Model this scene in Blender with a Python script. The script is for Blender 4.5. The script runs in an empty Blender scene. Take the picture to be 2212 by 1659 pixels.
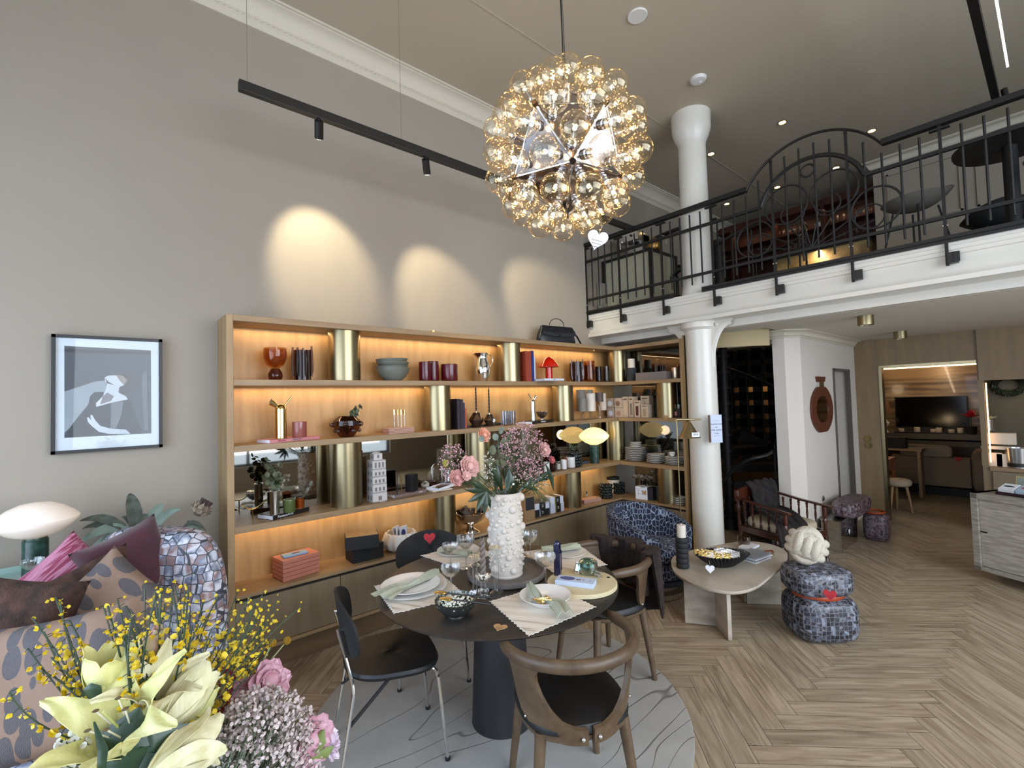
import bpy, math, random
from mathutils import Vector, Matrix, Quaternion
from math import sin, cos, pi, radians, sqrt
random.seed(7)
SC = bpy.context.scene
COL = SC.collection
# ---------------------------------------------------------------- camera
F = 1018.0; CX, CY = 1106.0, 829.5; EYE = 1.70
def _u(v): return v.normalized()
_d1 = _u(Vector((2285 - CX, 831 - CY, F)))
_d2 = Vector((226 - CX, 891 - CY, F)); _d2 = _u(_d2.normalized() - _d1 * _d1.dot(_d2.normalized()))
_d3 = -_d1.cross(_d2)
if _d3.y > 0: _d3 = -_d3
RR = Matrix((_d1, _d2, _d3))          # world = RR @ (right, down, forward)
EYEP = Vector((0, 0, EYE))
cam_d = bpy.data.cameras.new('camera'); cam = bpy.data.objects.new('camera', cam_d); COL.objects.link(cam)
cam_d.sensor_width = 36; cam_d.lens = 36 * F / 2212; cam_d.clip_start = .02; cam_d.clip_end = 60
cx_, cy_, cz_ = RR.col[0], -RR.col[1], -RR.col[2]
cam.matrix_world = Matrix(((cx_.x, cy_.x, cz_.x, 0), (cx_.y, cy_.y, cz_.y, 0), (cx_.z, cy_.z, cz_.z, EYE), (0, 0, 0, 1)))
SC.camera = cam
def at(px, py, X=None, Y=None, Z=None):
    v = RR @ Vector((px - CX, py - CY, F))
    if X is not None: t = X / v.x
    elif Y is not None: t = Y / v.y
    else: t = (Z - EYE) / v.z
    return EYEP + v * t
def zat(x, y, py):
    "height at which the vertical through (x, y) meets image row py"
    k = (py - CY) / F
    a = RR.transposed()
    # cam = a @ (x, y, z-EYE);  cam.y = k*cam.z
    n = a[1] - a[2] * k
    return EYE - (n.x * x + n.y * y) / n.z
# ---------------------------------------------------------------- look
SC.view_settings.view_transform = 'Standard'; SC.view_settings.look = 'None'
SC.view_settings.gamma = 1; SC.view_settings.use_curve_mapping = False
SC.view_settings.exposure = 0.0
cy = SC.cycles
cy.use_denoising = True; cy.max_bounces = 9; cy.diffuse_bounces = 5; cy.glossy_bounces = 5
cy.transmission_bounces = 7; cy.transparent_max_bounces = 24; cy.caustics_reflective = False; cy.caustics_refractive = False
cy.sample_clamp_indirect = 6.0; cy.use_adaptive_sampling = True; cy.adaptive_threshold = 0.02
W = bpy.data.worlds.new('world'); SC.world = W; W.use_nodes = True
W.node_tree.nodes['Background'].inputs[0].default_value = (.62, .78, 1, 1)
W.node_tree.nodes['Background'].inputs[1].default_value = 2.2
def light(kind, name, loc, energy, color=(1, 1, 1), aim=None, rot=None, **k):
    d = bpy.data.lights.new(name, kind); d.energy = energy; d.color = color
    for a, b in k.items(): setattr(d, a, b)
    o = bpy.data.objects.new(name, d); COL.objects.link(o); o.location = loc
    if aim is not None: o.rotation_euler = (Vector(aim) - Vector(loc)).to_track_quat('-Z', 'Y').to_euler()
    if rot is not None: o.rotation_euler = rot
    return o
DAY = (.66, .80, 1.0); WARM = (1, .72, .42); WARM2 = (1, .80, .56)
# daylight through the shop windows in the front wall (x = -1.3) and the street side (y = -3.6)
light('AREA', 'daylight_front', (-1.45, 1.6, 1.55), 66, DAY, aim=(3, 1.8, .9), shape='RECTANGLE', size=3.2, size_y=2.0)
light('AREA', 'daylight_street', (2.6, -3.75, 2.3), 370, (.84, .91, 1.0), aim=(3.0, 1.5, .4), shape='RECTANGLE', size=6.0, size_y=3.4)
# ---------------------------------------------------------------- mesh builder
class MB:
    def __init__(s): s.v = []; s.f = []; s.m = []; s.uv = {}; s.mi = 0; s.T = None
    def add(s, vs, fs):
        b = len(s.v)
        if s.T is not None: vs = [s.T @ Vector(p) for p in vs]
        s.v += [tuple(p) for p in vs]
        s.f += [tuple(i + b for i in f) for f in fs]; s.m += [s.mi] * len(fs)
        return s
    def box(s, c, d, rz=0, R=None, taper=1):
        x, y, z = d[0] / 2, d[1] / 2, d[2] / 2; t = taper
        vs = [Vector(p) for p in ((-x, -y, -z), (x, -y, -z), (x, y, -z), (-x, y, -z), (-x * t, -y * t, z), (x * t, -y * t, z), (x * t, y * t, z), (-x * t, y * t, z))]
        if R is None: R = Matrix.Rotation(rz, 3, 'Z')
        return s.add([R @ p + Vector(c) for p in vs], [(0, 3, 2, 1), (4, 5, 6, 7), (0, 1, 5, 4), (1, 2, 6, 5), (2, 3, 7, 6), (3, 0, 4, 7)])
    def bx(s, a, b):
        return s.box([(a[i] + b[i]) / 2 for i in range(3)], [abs(b[i] - a[i]) for i in range(3)])
    def rings(s, rs, closed=True, cap=(True, True), loop=False):
        n = len(rs[0]); vs = [p for r in rs for p in r]; fs = []
        m = len(rs)
        for i in range(m if loop else m - 1):
            for j in range(n if closed else n - 1):
                a, b = i * n + j, i * n + (j + 1) % n; c, d = ((i + 1) % m) * n + (j + 1) % n, ((i + 1) % m) * n + j
                fs.append((a, b, c, d))
        if not loop and closed:
            if cap[0]: fs.append(tuple(reversed(range(n))))
            if cap[1]: fs.append(tuple(range((m - 1) * n, m * n)))
        return s.add(vs, fs)
    def lathe(s, prof, n=28, c=(0, 0, 0), R=None, sx=1, sy=1, fn=None):
        "prof: list of (r, z); r=0 ends close by caps"
        c = Vector(c); rs = []
        for k, (r, z) in enumerate(prof):
            ring = []
            for j in range(n):
                a = 2 * pi * j / n; q = r if fn is None else fn(r, z, a)
                p = Vector((max(q, 1e-5) * cos(a) * sx, max(q, 1e-5) * sin(a) * sy, z))
                ring.append((R @ p if R is not None else p) + c)
            rs.append(ring)
        return s.rings(rs)
    def cyl(s, a, b, r, r2=None, n=16):
        a, b = Vector(a), Vector(b); q = (b - a).to_track_quat('Z', 'Y').to_matrix(); L = (b - a).length
        return s.lathe([(r, 0), (r if r2 is None else r2, L)], n, a, q)
    def tube(s, pts, r, n=8, closed=False, flat=None):
        pts = [Vector(p) for p in pts]; N = len(pts); rs = []
        up = None
        for i, p in enumerate(pts):
            if closed: t = pts[(i + 1) % N] - pts[i - 1]
            else: t = pts[min(i + 1, N - 1)] - pts[max(i - 1, 0)]
            t = t.normalized() if t.length > 1e-9 else Vector((0, 0, 1))
            if up is None:
                up = Vector((0, 0, 1)) if abs(t.z) < .9 else Vector((1, 0, 0))
            u = t.cross(up)
            if u.length < 1e-6: u = t.orthogonal()
            u.normalize(); w = u.cross(t).normalized(); up = w
            ri = r[i] if isinstance(r, (list, tuple)) else r
            ru, rw = (ri, ri) if flat is None else (ri * flat[0], ri * flat[1])
            rs.append([p + u * (ru * cos(2 * pi * j / n)) + w * (rw * sin(2 * pi * j / n)) for j in range(n)])
        return s.rings(rs, loop=closed)
    def sphere(s, c, r, n=12, m=8, sc=(1, 1, 1), R=None):
        c = Vector(c); prof = [(r * sin(pi * k / m), -r * cos(pi * k / m)) for k in range(m + 1)]
        rs = []
        for rr, z in prof[1:-1]:
            ring = []
            for j in range(n):
                p = Vector((rr * cos(2 * pi * j / n) * sc[0], rr * sin(2 * pi * j / n) * sc[1], z * sc[2]))
                ring.append((R @ p if R is not None else p) + c)
            rs.append(ring)
        b = [Vector((0, 0, -r * sc[2])), Vector((0, 0, r * sc[2]))]
        b = [(R @ p if R is not None else p) + c for p in b]
        vs = [b[0]] + [p for g in rs for p in g] + [b[1]]; fs = []
        for j in range(n): fs.append((0, 1 + (j + 1) % n, 1 + j))
        for i in range(len(rs) - 1):
            for j in range(n):
                fs.append((1 + i * n + j, 1 + i * n + (j + 1) % n, 1 + (i + 1) * n + (j + 1) % n, 1 + (i + 1) * n + j))
        k = 1 + (len(rs) - 1) * n
        for j in range(n): fs.append((k + j, k + (j + 1) % n, len(vs) - 1))
        return s.add(vs, fs)
    def grid(s, fn, nu, nv, th=0, cu=False):
        "surface fn(u,v) u,v in 0..1; th>0 gives it thickness"
        P = [[Vector(fn(i / nu, j / nv)) for j in range(nv + 1)] for i in range(nu + 1)]
        vs = [p for r in P for p in r]; fs = []; w = nv + 1
        for i in range(nu):
            for j in range(nv): fs.append((i * w + j, (i + 1) * w + j, (i + 1) * w + j + 1, i * w + j + 1))
        if th:
            N = []
            for i in range(nu + 1):
                for j in range(nv + 1):
                    a = P[min(i + 1, nu)][j] - P[max(i - 1, 0)][j]; b = P[i][min(j + 1, nv)] - P[i][max(j - 1, 0)]
                    n = a.cross(b); N.append(n.normalized() if n.length > 1e-12 else Vector((0, 0, 1)))
            k = len(vs); vs2 = [vs[q] - N[q] * th for q in range(k)]
            fs += [tuple(reversed([q + k for q in f])) for f in fs[:]]
            bd = [i * w for i in range(nu + 1)][::-1] + list(range(1, nv + 1)) + [i * w + nv for i in range(1, nu + 1)] + [nu * w + j for j in range(nv - 1, -1, -1)]
            bd = bd[:-1]
            for q in range(len(bd)):
                a, b = bd[q], bd[(q + 1) % len(bd)]
                fs.append((a, b, b + k, a + k))
            vs += vs2
        return s.add(vs, fs)
    def prism(s, pts, a, b, axis='Z'):
        "closed 2D outline extruded between a and b"
        def mk(p, h):
            return {'Z': (p[0], p[1], h), 'Y': (p[0], h, p[1]), 'X': (h, p[0], p[1])}[axis]
        n = len(pts); vs = [mk(p, a) for p in pts] + [mk(p, b) for p in pts]
        fs = [tuple(reversed(range(n))), tuple(range(n, 2 * n))] + [(i, (i + 1) % n, n + (i + 1) % n, n + i) for i in range(n)]
        return s.add(vs, fs)
    def build(s, name, m, parent=None, loc=None, rz=0, rot=None, bev=0, smooth=True, ang=38, sub=0):
        me = bpy.data.meshes.new(name); me.from_pydata(s.v, [], s.f)
        ms = m if isinstance(m, (list, tuple)) else [m]
        for q in ms: me.materials.append(q)
        if len(ms) > 1: me.polygons.foreach_set('material_index', s.m)
        import bmesh
        bm = bmesh.new(); bm.from_mesh(me); bmesh.ops.recalc_face_normals(bm, faces=bm.faces); bm.to_mesh(me); bm.free()
        if smooth:
            me.polygons.foreach_set('use_smooth', [True] * len(me.polygons)); me.set_sharp_from_angle(angle=radians(ang))
        me.update()
        o = bpy.data.objects.new(name, me); COL.objects.link(o)
        if loc is not None: o.location = loc
        if rot is not None: o.rotation_euler = rot
        elif rz: o.rotation_euler = (0, 0, rz)
        if bev:
            b = o.modifiers.new('bevel', 'BEVEL'); b.width = bev; b.segments = 2; b.limit_method = 'ANGLE'; b.angle_limit = radians(40)
        if sub:
            b = o.modifiers.new('subsurf', 'SUBSURF'); b.levels = sub; b.render_levels = sub
        if parent: o.parent = parent
        return o
def tag(o, label, cat, group=None, kind=None):
    if label: o['label'] = label
    if cat: o['category'] = cat
    if group: o['group'] = group
    if kind: o['kind'] = kind
    return o
def thing(name, label, cat, loc=(0, 0, 0), rz=0, group=None, rot=None, sc=None):
    o = bpy.data.objects.new(name, None); COL.objects.link(o); o.location = loc; o.rotation_euler = rot if rot else (0, 0, rz)
    o.empty_display_size = .1
    if sc: o.scale = (sc, sc, sc) if not isinstance(sc, tuple) else sc
    return tag(o, label, cat, group)
def kids(o): return [c for c in bpy.data.objects if c.parent == o]
def dup(o, loc=None, rz=None, label=None, group=None, parent=None, rot=None, sc=None, mats=None):
    c = o.copy(); COL.objects.link(c)
    if parent is not None: c.parent = parent
    if loc is not None: c.location = loc
    if rz is not None: c.rotation_euler = (0, 0, rz)
    if rot is not None: c.rotation_euler = rot
    if sc is not None: c.scale = (sc, sc, sc) if not isinstance(sc, tuple) else sc
    if label: c['label'] = label
    if group: c['group'] = group
    for k in kids(o): dup(k, parent=c)
    return c
def struct(o): o['kind'] = 'structure'; return o
def text(name, s, size, m, parent=None, loc=(0, 0, 0), rot=(0, 0, 0), ext=.0006, align='CENTER', sx=1):
    c = bpy.data.curves.new(name, 'FONT'); c.body = s; c.size = size; c.extrude = ext; c.align_x = align; c.align_y = 'CENTER'
    t = bpy.data.objects.new(name + '_tmp', c); COL.objects.link(t)
    me = bpy.data.meshes.new_from_object(t); bpy.data.objects.remove(t); me.materials.clear(); me.materials.append(m)
    o = bpy.data.objects.new(name, me); COL.objects.link(o); o.location = loc; o.rotation_euler = rot; o.scale = (sx, 1, 1)
    if parent: o.parent = parent
    return o
# ---------------------------------------------------------------- materials
def rgb(h):
    h = h.lstrip('#'); c = [int(h[i:i + 2], 16) / 255 for i in (0, 2, 4)]
    return tuple(x / 12.92 if x <= .04045 else ((x + .055) / 1.055) ** 2.4 for x in c) + (1,)
def mat(name, col, rough=.5, metal=0, noise=0, nscale=8, bump=0, bscale=60, stretch=None, col2=None, detail=4, contrast=(.35, .65), coord='Object', **k):
    m = bpy.data.materials.new(name); m.use_nodes = True; nt = m.node_tree; b = nt.nodes['Principled BSDF']
    c = rgb(col) if isinstance(col, str) else tuple(col) + (1,) * (4 - len(col))
    b.inputs['Base Color'].default_value = c; b.inputs['Roughness'].default_value = rough; b.inputs['Metallic'].default_value = metal
    for a, v in k.items():
        b.inputs[a.replace('_', ' ')].default_value = v
    tc = None
    def coords(scale):
        tx = nt.nodes.new('ShaderNodeTexCoord'); mp = nt.nodes.new('ShaderNodeMapping')
        nt.links.new(tx.outputs[coord], mp.inputs[0]); st = stretch or (1, 1, 1)
        mp.inputs['Scale'].default_value = [scale * q for q in st]; return mp
    if noise or col2:
        mp = coords(nscale); n = nt.nodes.new('ShaderNodeTexNoise'); n.inputs['Scale'].default_value = 1; n.inputs['Detail'].default_value = detail
        nt.links.new(mp.outputs[0], n.inputs['Vector']); r = nt.nodes.new('ShaderNodeValToRGB')
        r.color_ramp.elements[0].position, r.color_ramp.elements[1].position = contrast
        if col2: c2 = rgb(col2) if isinstance(col2, str) else tuple(col2) + (1,)
        else: c2 = tuple(x * (1 - noise) for x in c[:3]) + (1,)
        r.color_ramp.elements[0].color = c2; r.color_ramp.elements[1].color = c
        nt.links.new(n.outputs[0], r.inputs[0]); nt.links.new(r.outputs[0], b.inputs['Base Color'])
    if bump:
        mp = coords(bscale); n = nt.nodes.new('ShaderNodeTexNoise'); n.inputs['Scale'].default_value = 1; n.inputs['Detail'].default_value = 3
        nt.links.new(mp.outputs[0], n.inputs['Vector']); bu = nt.nodes.new('ShaderNodeBump'); bu.inputs['Strength'].default_value = bump; bu.inputs['Distance'].default_value = .01
        nt.links.new(n.outputs[0], bu.inputs['Height']); nt.links.new(bu.outputs[0], b.inputs['Normal'])
    return m
def wood(name, c1, c2, axis=0, scale=14, rough=.5, ratio=14, coord='Object', bump=.08):
    st = [1, 1, 1]
    for i in range(3):
        if i == axis: st[i] = 1 / ratio * 2
    return mat(name, c1, rough, col2=c2, nscale=scale, stretch=tuple(st), detail=8, contrast=(.3, .7), bump=bump, bscale=scale * 3, coord=coord)
def glass(name, col=(1, 1, 1), fac=.12, rough=.02, tint=.95):
    "thin glass: coloured transparency under a fresnel gloss"
    m = bpy.data.materials.new(name); m.use_nodes = True; nt = m.node_tree; nt.nodes.clear()
    o = nt.nodes.new('ShaderNodeOutputMaterial'); mix = nt.nodes.new('ShaderNodeMixShader'); t = nt.nodes.new('ShaderNodeBsdfTransparent'); g = nt.nodes.new('ShaderNodeBsdfGlossy')
    lw = nt.nodes.new('ShaderNodeLayerWeight'); lw.inputs[0].default_value = .35
    mr = nt.nodes.new('ShaderNodeMapRange'); mr.inputs[3].default_value = fac * .45; mr.inputs[4].default_value = min(1, fac * 5)
    nt.links.new(lw.outputs['Facing'], mr.inputs[0]); nt.links.new(mr.outputs[0], mix.inputs[0])
    t.inputs[0].default_value = tuple(x * tint for x in col) + (1,); g.inputs[0].default_value = (1, 1, 1, 1); g.inputs[1].default_value = rough
    nt.links.new(t.outputs[0], mix.inputs[1]); nt.links.new(g.outputs[0], mix.inputs[2]); nt.links.new(mix.outputs[0], o.inputs[0])
    return m
def emit(name, col, st, col2=None):
    m = mat(name, col, .5); b = m.node_tree.nodes['Principled BSDF']
    b.inputs['Emission Color'].default_value = rgb(col) if isinstance(col, str) else tuple(col) + (1,); b.inputs['Emission Strength'].default_value = st
    return m
def patch(name, cols, scale, rough=.6, lines=None, lw=.06, bump=0, coord='Object', dist='EUCLIDEAN', jitter=1, nz=.0, stretch=(1, 1, 1)):
    "voronoi cells coloured from a ramp, with a line colour along the cell edges"
    m = bpy.data.materials.new(name); m.use_nodes = True; nt = m.node_tree; b = nt.nodes['Principled BSDF']; b.inputs['Roughness'].default_value = rough
    tx = nt.nodes.new('ShaderNodeTexCoord'); mp = nt.nodes.new('ShaderNodeMapping'); mp.inputs['Scale'].default_value = [scale * q for q in stretch]; nt.links.new(tx.outputs[coord], mp.inputs[0])
    src = mp.outputs[0]
    v = nt.nodes.new('ShaderNodeTexVoronoi'); v.distance = 'CHEBYCHEV' if dist != 'EUCLIDEAN' else dist; v.inputs['Scale'].default_value = 1; v.inputs['Randomness'].default_value = jitter; nt.links.new(src, v.inputs['Vector'])
    n = nt.nodes.new('ShaderNodeTexNoise'); n.inputs['Scale'].default_value = .35; n.inputs['Detail'].default_value = 4; nt.links.new(src, n.inputs['Vector'])
    mx = nt.nodes.new('ShaderNodeMix'); mx.data_type = 'RGBA'; mx.inputs[0].default_value = nz; nt.links.new(v.outputs['Color'], mx.inputs[6]); nt.links.new(n.outputs['Color'], mx.inputs[7])
    sp = nt.nodes.new('ShaderNodeSeparateColor'); nt.links.new(mx.outputs[2], sp.inputs[0])
    r = nt.nodes.new('ShaderNodeValToRGB'); e = r.color_ramp.elements; r.color_ramp.interpolation = 'LINEAR'
    k = len(cols); lo, hi = (.0, 1.) if nz < .5 else (.25, .75)
    e[0].position = lo; e[0].color = rgb(cols[0]); e[1].position = hi; e[1].color = rgb(cols[-1])
    for i in range(1, k - 1): q = e.new(lo + (hi - lo) * i / (k - 1)); q.color = rgb(cols[i])
    nt.links.new(sp.outputs[0], r.inputs[0]); out = r.outputs[0]
    if lines:
        v2 = nt.nodes.new('ShaderNodeTexVoronoi'); v2.feature = 'DISTANCE_TO_EDGE'; v2.inputs['Scale'].default_value = 1; v2.inputs['Randomness'].default_value = jitter; nt.links.new(src, v2.inputs['Vector'])
        cmpn = nt.nodes.new('ShaderNodeMath'); cmpn.operation = 'LESS_THAN'; cmpn.inputs[1].default_value = lw; nt.links.new(v2.outputs['Distance'], cmpn.inputs[0])
        m2 = nt.nodes.new('ShaderNodeMix'); m2.data_type = 'RGBA'; nt.links.new(cmpn.outputs[0], m2.inputs[0]); nt.links.new(out, m2.inputs[6]); m2.inputs[7].default_value = rgb(lines); out = m2.outputs[2]
        if bump:
            bu = nt.nodes.new('ShaderNodeBump'); bu.inputs['Strength'].default_value = bump; bu.inputs['Distance'].default_value = .01; nt.links.new(v2.outputs['Distance'], bu.inputs['Height']); nt.links.new(bu.outputs[0], b.inputs['Normal'])
    nt.links.new(out, b.inputs['Base Color'])
    return m
M = {}
M['wall'] = mat('wall_paint', '#9a9082', .9, noise=.05, nscale=1.5, bump=.04, bscale=40)
M['ceiling'] = mat('ceiling_paint', '#b5a994', .9, noise=.04, nscale=1.2)
M['cornice'] = mat('cornice_plaster', '#c9c0ae', .8, bump=.05, bscale=30)
M['white'] = mat('white_gloss_paint', '#dcd8cd', .28, noise=.04, nscale=3, bump=.06, bscale=12)
M['undersoffit'] = mat('soffit_paint', '#dad5ca', .8)
M['oakX'] = wood('oak_along_x', '#a08560', '#86694a', 0, 16)
M['oakY'] = wood('oak_along_y', '#a08560', '#86694a', 1, 16)
M['oakZ'] = wood('oak_upright', '#a3875f', '#8a6c49', 2, 16)
M['oakback'] = wood('oak_back_panel', '#bd9660', '#a8814e', 2, 22)
M['door'] = wood('greige_cabinet_door', '#86755d', '#79694f', 2, 18)
M['brass'] = mat('brushed_brass', (.34, .275, .155), .30, 1, noise=.12, nscale=30, stretch=(1, 1, .04))
M['brass2'] = mat('polished_brass', (.72, .54, .22), .16, 1)
M['gold'] = mat('gold_foil', (.80, .62, .26), .25, 1, bump=.5, bscale=70)
M['black'] = mat('black_painted_metal', '#151311', .45)
M['iron'] = mat('black_wrought_iron', '#0d0b0a', .6, noise=.2)
M['blackmatte'] = mat('matte_black', '#141414', .7)
M['chrome'] = mat('chrome', (.78, .78, .78), .08, 1)
M['steel'] = mat('brushed_steel', (.62, .60, .57), .25, 1)
M['mirror'] = mat('smoked_mirror', (.36, .33, .28), .03, 1)
M['leather'] = mat('black_leather', '#101214', .5, bump=.05, bscale=120)
M['table'] = mat('dark_stained_wood', '#2e2824', .42, col2='#231e1a', nscale=20, stretch=(.12, 1, 1), detail=8)
M['smoked'] = wood('smoked_oak', '#66523d', '#4b3a2a', 0, 18, .45)
M['glass'] = glass('clear_glass', (1, 1, 1), .11)
M['crystal'] = glass('cut_crystal', (.97, .98, .98), .13, .03, .97)
M['paper'] = mat('white_paper', '#e4e6ea', .7)
M['cream'] = mat('cream_card', '#d8c9b4', .7)
M['porcelain'] = mat('white_porcelain', '#e2e0dc', .15)
M['wax'] = mat('ivory_wax', '#d9d0c0', .5, Subsurface_Weight=.2)
M['ink'] = mat('black_ink', '#1d1d22', .6)
M['red'] = mat('red_heart_card', '#b3202c', .6)
M['kraft'] = mat('wooden_heart_card', '#b48c5e', .7)
M['green'] = mat('leaf_green', '#33452c', .45, noise=.3, nscale=30)
M['stem'] = mat('stem_green', '#3c4a2a', .6)
M['linen'] = mat('sage_linen', '#a9ac97', .9, noise=.08, nscale=60, bump=.1, bscale=300)
# ================================================================ SETTING
XB = 7.70; YL = 3.70; YN = 1.79; CEIL = 4.63; UC = 2.37; X0 = -1.30; YR = -3.60
def floor_planks(x0, x1, y0, y1):
    m = MB(); uvs = []; Wd, n = .115, 6; g = .0011; k = 1 / sqrt(2)
    N = 80
    def place(i0, j0, horiz):
        a0, b0 = i0 * Wd, j0 * Wd
        a1, b1 = (a0 + n * Wd, b0 + Wd) if horiz else (a0 + Wd, b0 + n * Wd)
        cs = [(a0 + g, b0 + g), (a1 - g, b0 + g), (a1 - g, b1 - g), (a0 + g, b1 - g)]
        P = [((a + b) * k, (b - a) * k) for a, b in cs]
        if all(p[0] < x0 or p[0] > x1 or p[1] < y0 or p[1] > y1 for p in P): return
        m.add([(p[0], p[1], 0) for p in P], [(0, 3, 2, 1)])
        ru, rv = random.uniform(0, 50), random.uniform(0, 50)
        q = [(0, 0), (n * Wd, 0), (n * Wd, Wd), (0, Wd)] if horiz else [(0, 0), (0, Wd), (n * Wd, Wd), (n * Wd, 0)]
        q = [(u + ru, v + rv) for u, v in q]
        uvs.append([q[0], q[3], q[2], q[1]])
    R = range(-90, 130)
    for i in R:
        for j in R:
            a, b = (i + .5) * Wd, (j + .5) * Wd
            x, y = (a + b) * k, (b - a) * k
            if not (x0 - 1 < x < x1 + 1 and y0 - 1 < y < y1 + 1): continue
            d = (i - j) % (2 * n)
            if d == 0: place(i, j, True)
            if d == 2 * n - 1: place(i, j, False)
    base = len(m.f)
    m.mi = 1; m.add([(x0, y0, -.004), (x1, y0, -.004), (x1, y1, -.004), (x0, y1, -.004)], [(0, 1, 2, 3)]); m.mi = 1
    m.bx((x0, y0, -.1), (x1, y1, -.006))
    fm = bpy.data.materials.new('herringbone_oak'); fm.use_nodes = True; nt = fm.node_tree; b = nt.nodes['Principled BSDF']; b.inputs['Roughness'].default_value = .42
    uv = nt.nodes.new('ShaderNodeUVMap'); geo = nt.nodes.new('ShaderNodeNewGeometry')
    mp = nt.nodes.new('ShaderNodeMapping'); mp.inputs['Scale'].default_value = (1.6, 16, 1); nt.links.new(uv.outputs[0], mp.inputs[0])
    nz = nt.nodes.new('ShaderNodeTexNoise'); nz.inputs['Scale'].default_value = 1.6; nz.inputs['Detail'].default_value = 9; nz.inputs['Distortion'].default_value = 1.2; nt.links.new(mp.outputs[0], nz.inputs['Vector'])
    r = nt.nodes.new('ShaderNodeValToRGB'); r.color_ramp.elements[0].position = .30; r.color_ramp.elements[1].position = .66
    r.color_ramp.elements[0].color = rgb('#83705a'); r.color_ramp.elements[1].color = rgb('#b2a188'); nt.links.new(nz.outputs[0], r.inputs[0])
    hs = nt.nodes.new('ShaderNodeHueSaturation'); mr = nt.nodes.new('ShaderNodeMapRange'); mr.inputs[3].default_value = .88; mr.inputs[4].default_value = 1.08
    nt.links.new(geo.outputs['Random Per Island'], mr.inputs[0]); nt.links.new(mr.outputs[0], hs.inputs['Value']); nt.links.new(r.outputs[0], hs.inputs['Color']); nt.links.new(hs.outputs[0], b.inputs['Base Color'])
    bu = nt.nodes.new('ShaderNodeBump'); bu.inputs['Strength'].default_value = .12; bu.inputs['Distance'].default_value = .003; nt.links.new(nz.outputs[0], bu.inputs['Height']); nt.links.new(bu.outputs[0], b.inputs['Normal'])
    me = bpy.data.meshes.new('floor'); me.from_pydata(m.v, [], m.f); me.materials.append(fm); me.materials.append(mat('floor_joint', '#3a2f25', .9))
    me.polygons.foreach_set('material_index', [0] * base + [1] * (len(m.f) - base))
    L = me.uv_layers.new(name='UVMap')
    for fi, q in enumerate(uvs):
        p = me.polygons[fi]
        for li, c in zip(p.loop_indices, q): L.data[li].uv = c
    o = bpy.data.objects.new('floor', me); COL.objects.link(o); return struct(o)
floor_planks(X0, 12.0, YR, YL)
struct(MB().bx((X0 - .2, YL, 0), (12.2, YL + .2, CEIL + .2)).build('wall_left', M['wall'], smooth=False))
struct(MB().bx((X0 - .2, YR - .2, CEIL), (9, YL + .2, CEIL + .2)).build('ceiling', M['ceiling'], smooth=False))
# front wall with two tall shop windows, street wall with one wide window
w = MB(); xs = X0 - .2
for a, b in (((xs, -.35, 0), (X0, -.05, CEIL)), ((xs, 3.3, 0), (X0, YL, CEIL)), ((xs, YR, 0), (X0, -3.2, CEIL)), ((xs, -.05, 0), (X0, 3.3, .55)), ((xs, -.05, 3.6), (X0, 3.3, CEIL)), ((xs, -3.2, 0), (X0, -.35, .55)), ((xs, -3.2, 3.6), (X0, -.35, CEIL))): w.bx(a, b)
struct(w.build('wall_front', M['wall'], smooth=False))
w = MB()
for a, b in (((X0, YR - .2, 0), (-.9, YR, CEIL)), ((5.4, YR - .2, 0), (12.2, YR, CEIL)), ((-.9, YR - .2, 0), (5.4, YR, .5)), ((-.9, YR - .2, 3.95), (5.4, YR, CEIL))): w.bx(a, b)
struct(w.build('wall_street', M['wall'], smooth=False))
def window(n, a, b, axis):
    f = MB(); t = .05
    (u0, z0), (u1, z1) = a, b
    def bar(p, q, r, s_):
        if axis == 'X': f.bx((X0 - .13, p, r), (X0 - .07, q, s_))
        else: f.bx((p, YR - .13, r), (q, YR - .07, s_))
    bar(u0, u0 + t, z0, z1); bar(u1 - t, u1, z0, z1); bar(u0, u1, z0, z0 + t); bar(u0, u1, z1 - t, z1); mid = (u0 + u1) / 2; bar(mid - t / 2, mid + t / 2, z0, z1); bar(u0, u1, 2.75, 2.8)
    struct(f.build('window_%d' % n, M['black'], smooth=False))
window(1, (-.05, .55), (3.3, 3.6), 'X'); window(2, (-3.2, .55), (-.35, 3.6), 'X'); window(3, (-.9, .5), (5.4, 3.95), 'Y')
# cornice: swept moulding profile (d = distance from wall, h = height below ceiling)
PROF = [(0, -.30), (.018, -.30), (.018, -.275), (.032, -.262), (.032, -.235), (.06, -.215), (.085, -.20), (.09, -.18), (.105, -.135), (.14, -.085), (.19, -.055), (.25, -.043), (.25, -.028), (.285, -.028), (.285, 0), (0, 0)]
PROF = [(d * .57, h * .57) for d, h in PROF]
def sweep(m, path, prof, z, closed=False):
    "path: (x, y) polyline; profile d is offset to the right-hand side of travel, mitred"
    n = len(path); P = [Vector((p[0], p[1])) for p in path]; rs = []
    for i in range(n):
        a = (P[i] - P[i - 1]).normalized() if (i > 0 or closed) else None
        b = (P[(i + 1) % n] - P[i]).normalized() if (i < n - 1 or closed) else None
        if a is None: a = b
        if b is None: b = a
        na, nb = Vector((a.y, -a.x)), Vector((b.y, -b.x)); t = (na + nb); t = t / max(t.dot(na), .2)
        rs.append([(P[i].x + t.x * d, P[i].y + t.y * d, z + h) for d, h in prof])
    m.rings(rs, loop=closed)
    return m
m = MB(); sweep(m, [(X0, YL), (8.2, YL)], PROF, CEIL)
for k in range(0, 240):        # row of small leaf ornaments along the lower roll
    x = X0 + .03 + k * .0395
    if x < 8.1: m.sphere((x, YL - .040, CEIL - .117), .009, 6, 4, (1.5, .7, .9))
struct(m.build('trim_1', M['cornice']))
m = MB(); m.bx((X0, 2.66, CEIL - .004), (8, 2.668, CEIL)); m.bx((X0, YR, CEIL - .004), (X0 + .01, YL, CEIL))
struct(m.build('trim_2', M['ceiling'], smooth=False))
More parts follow.
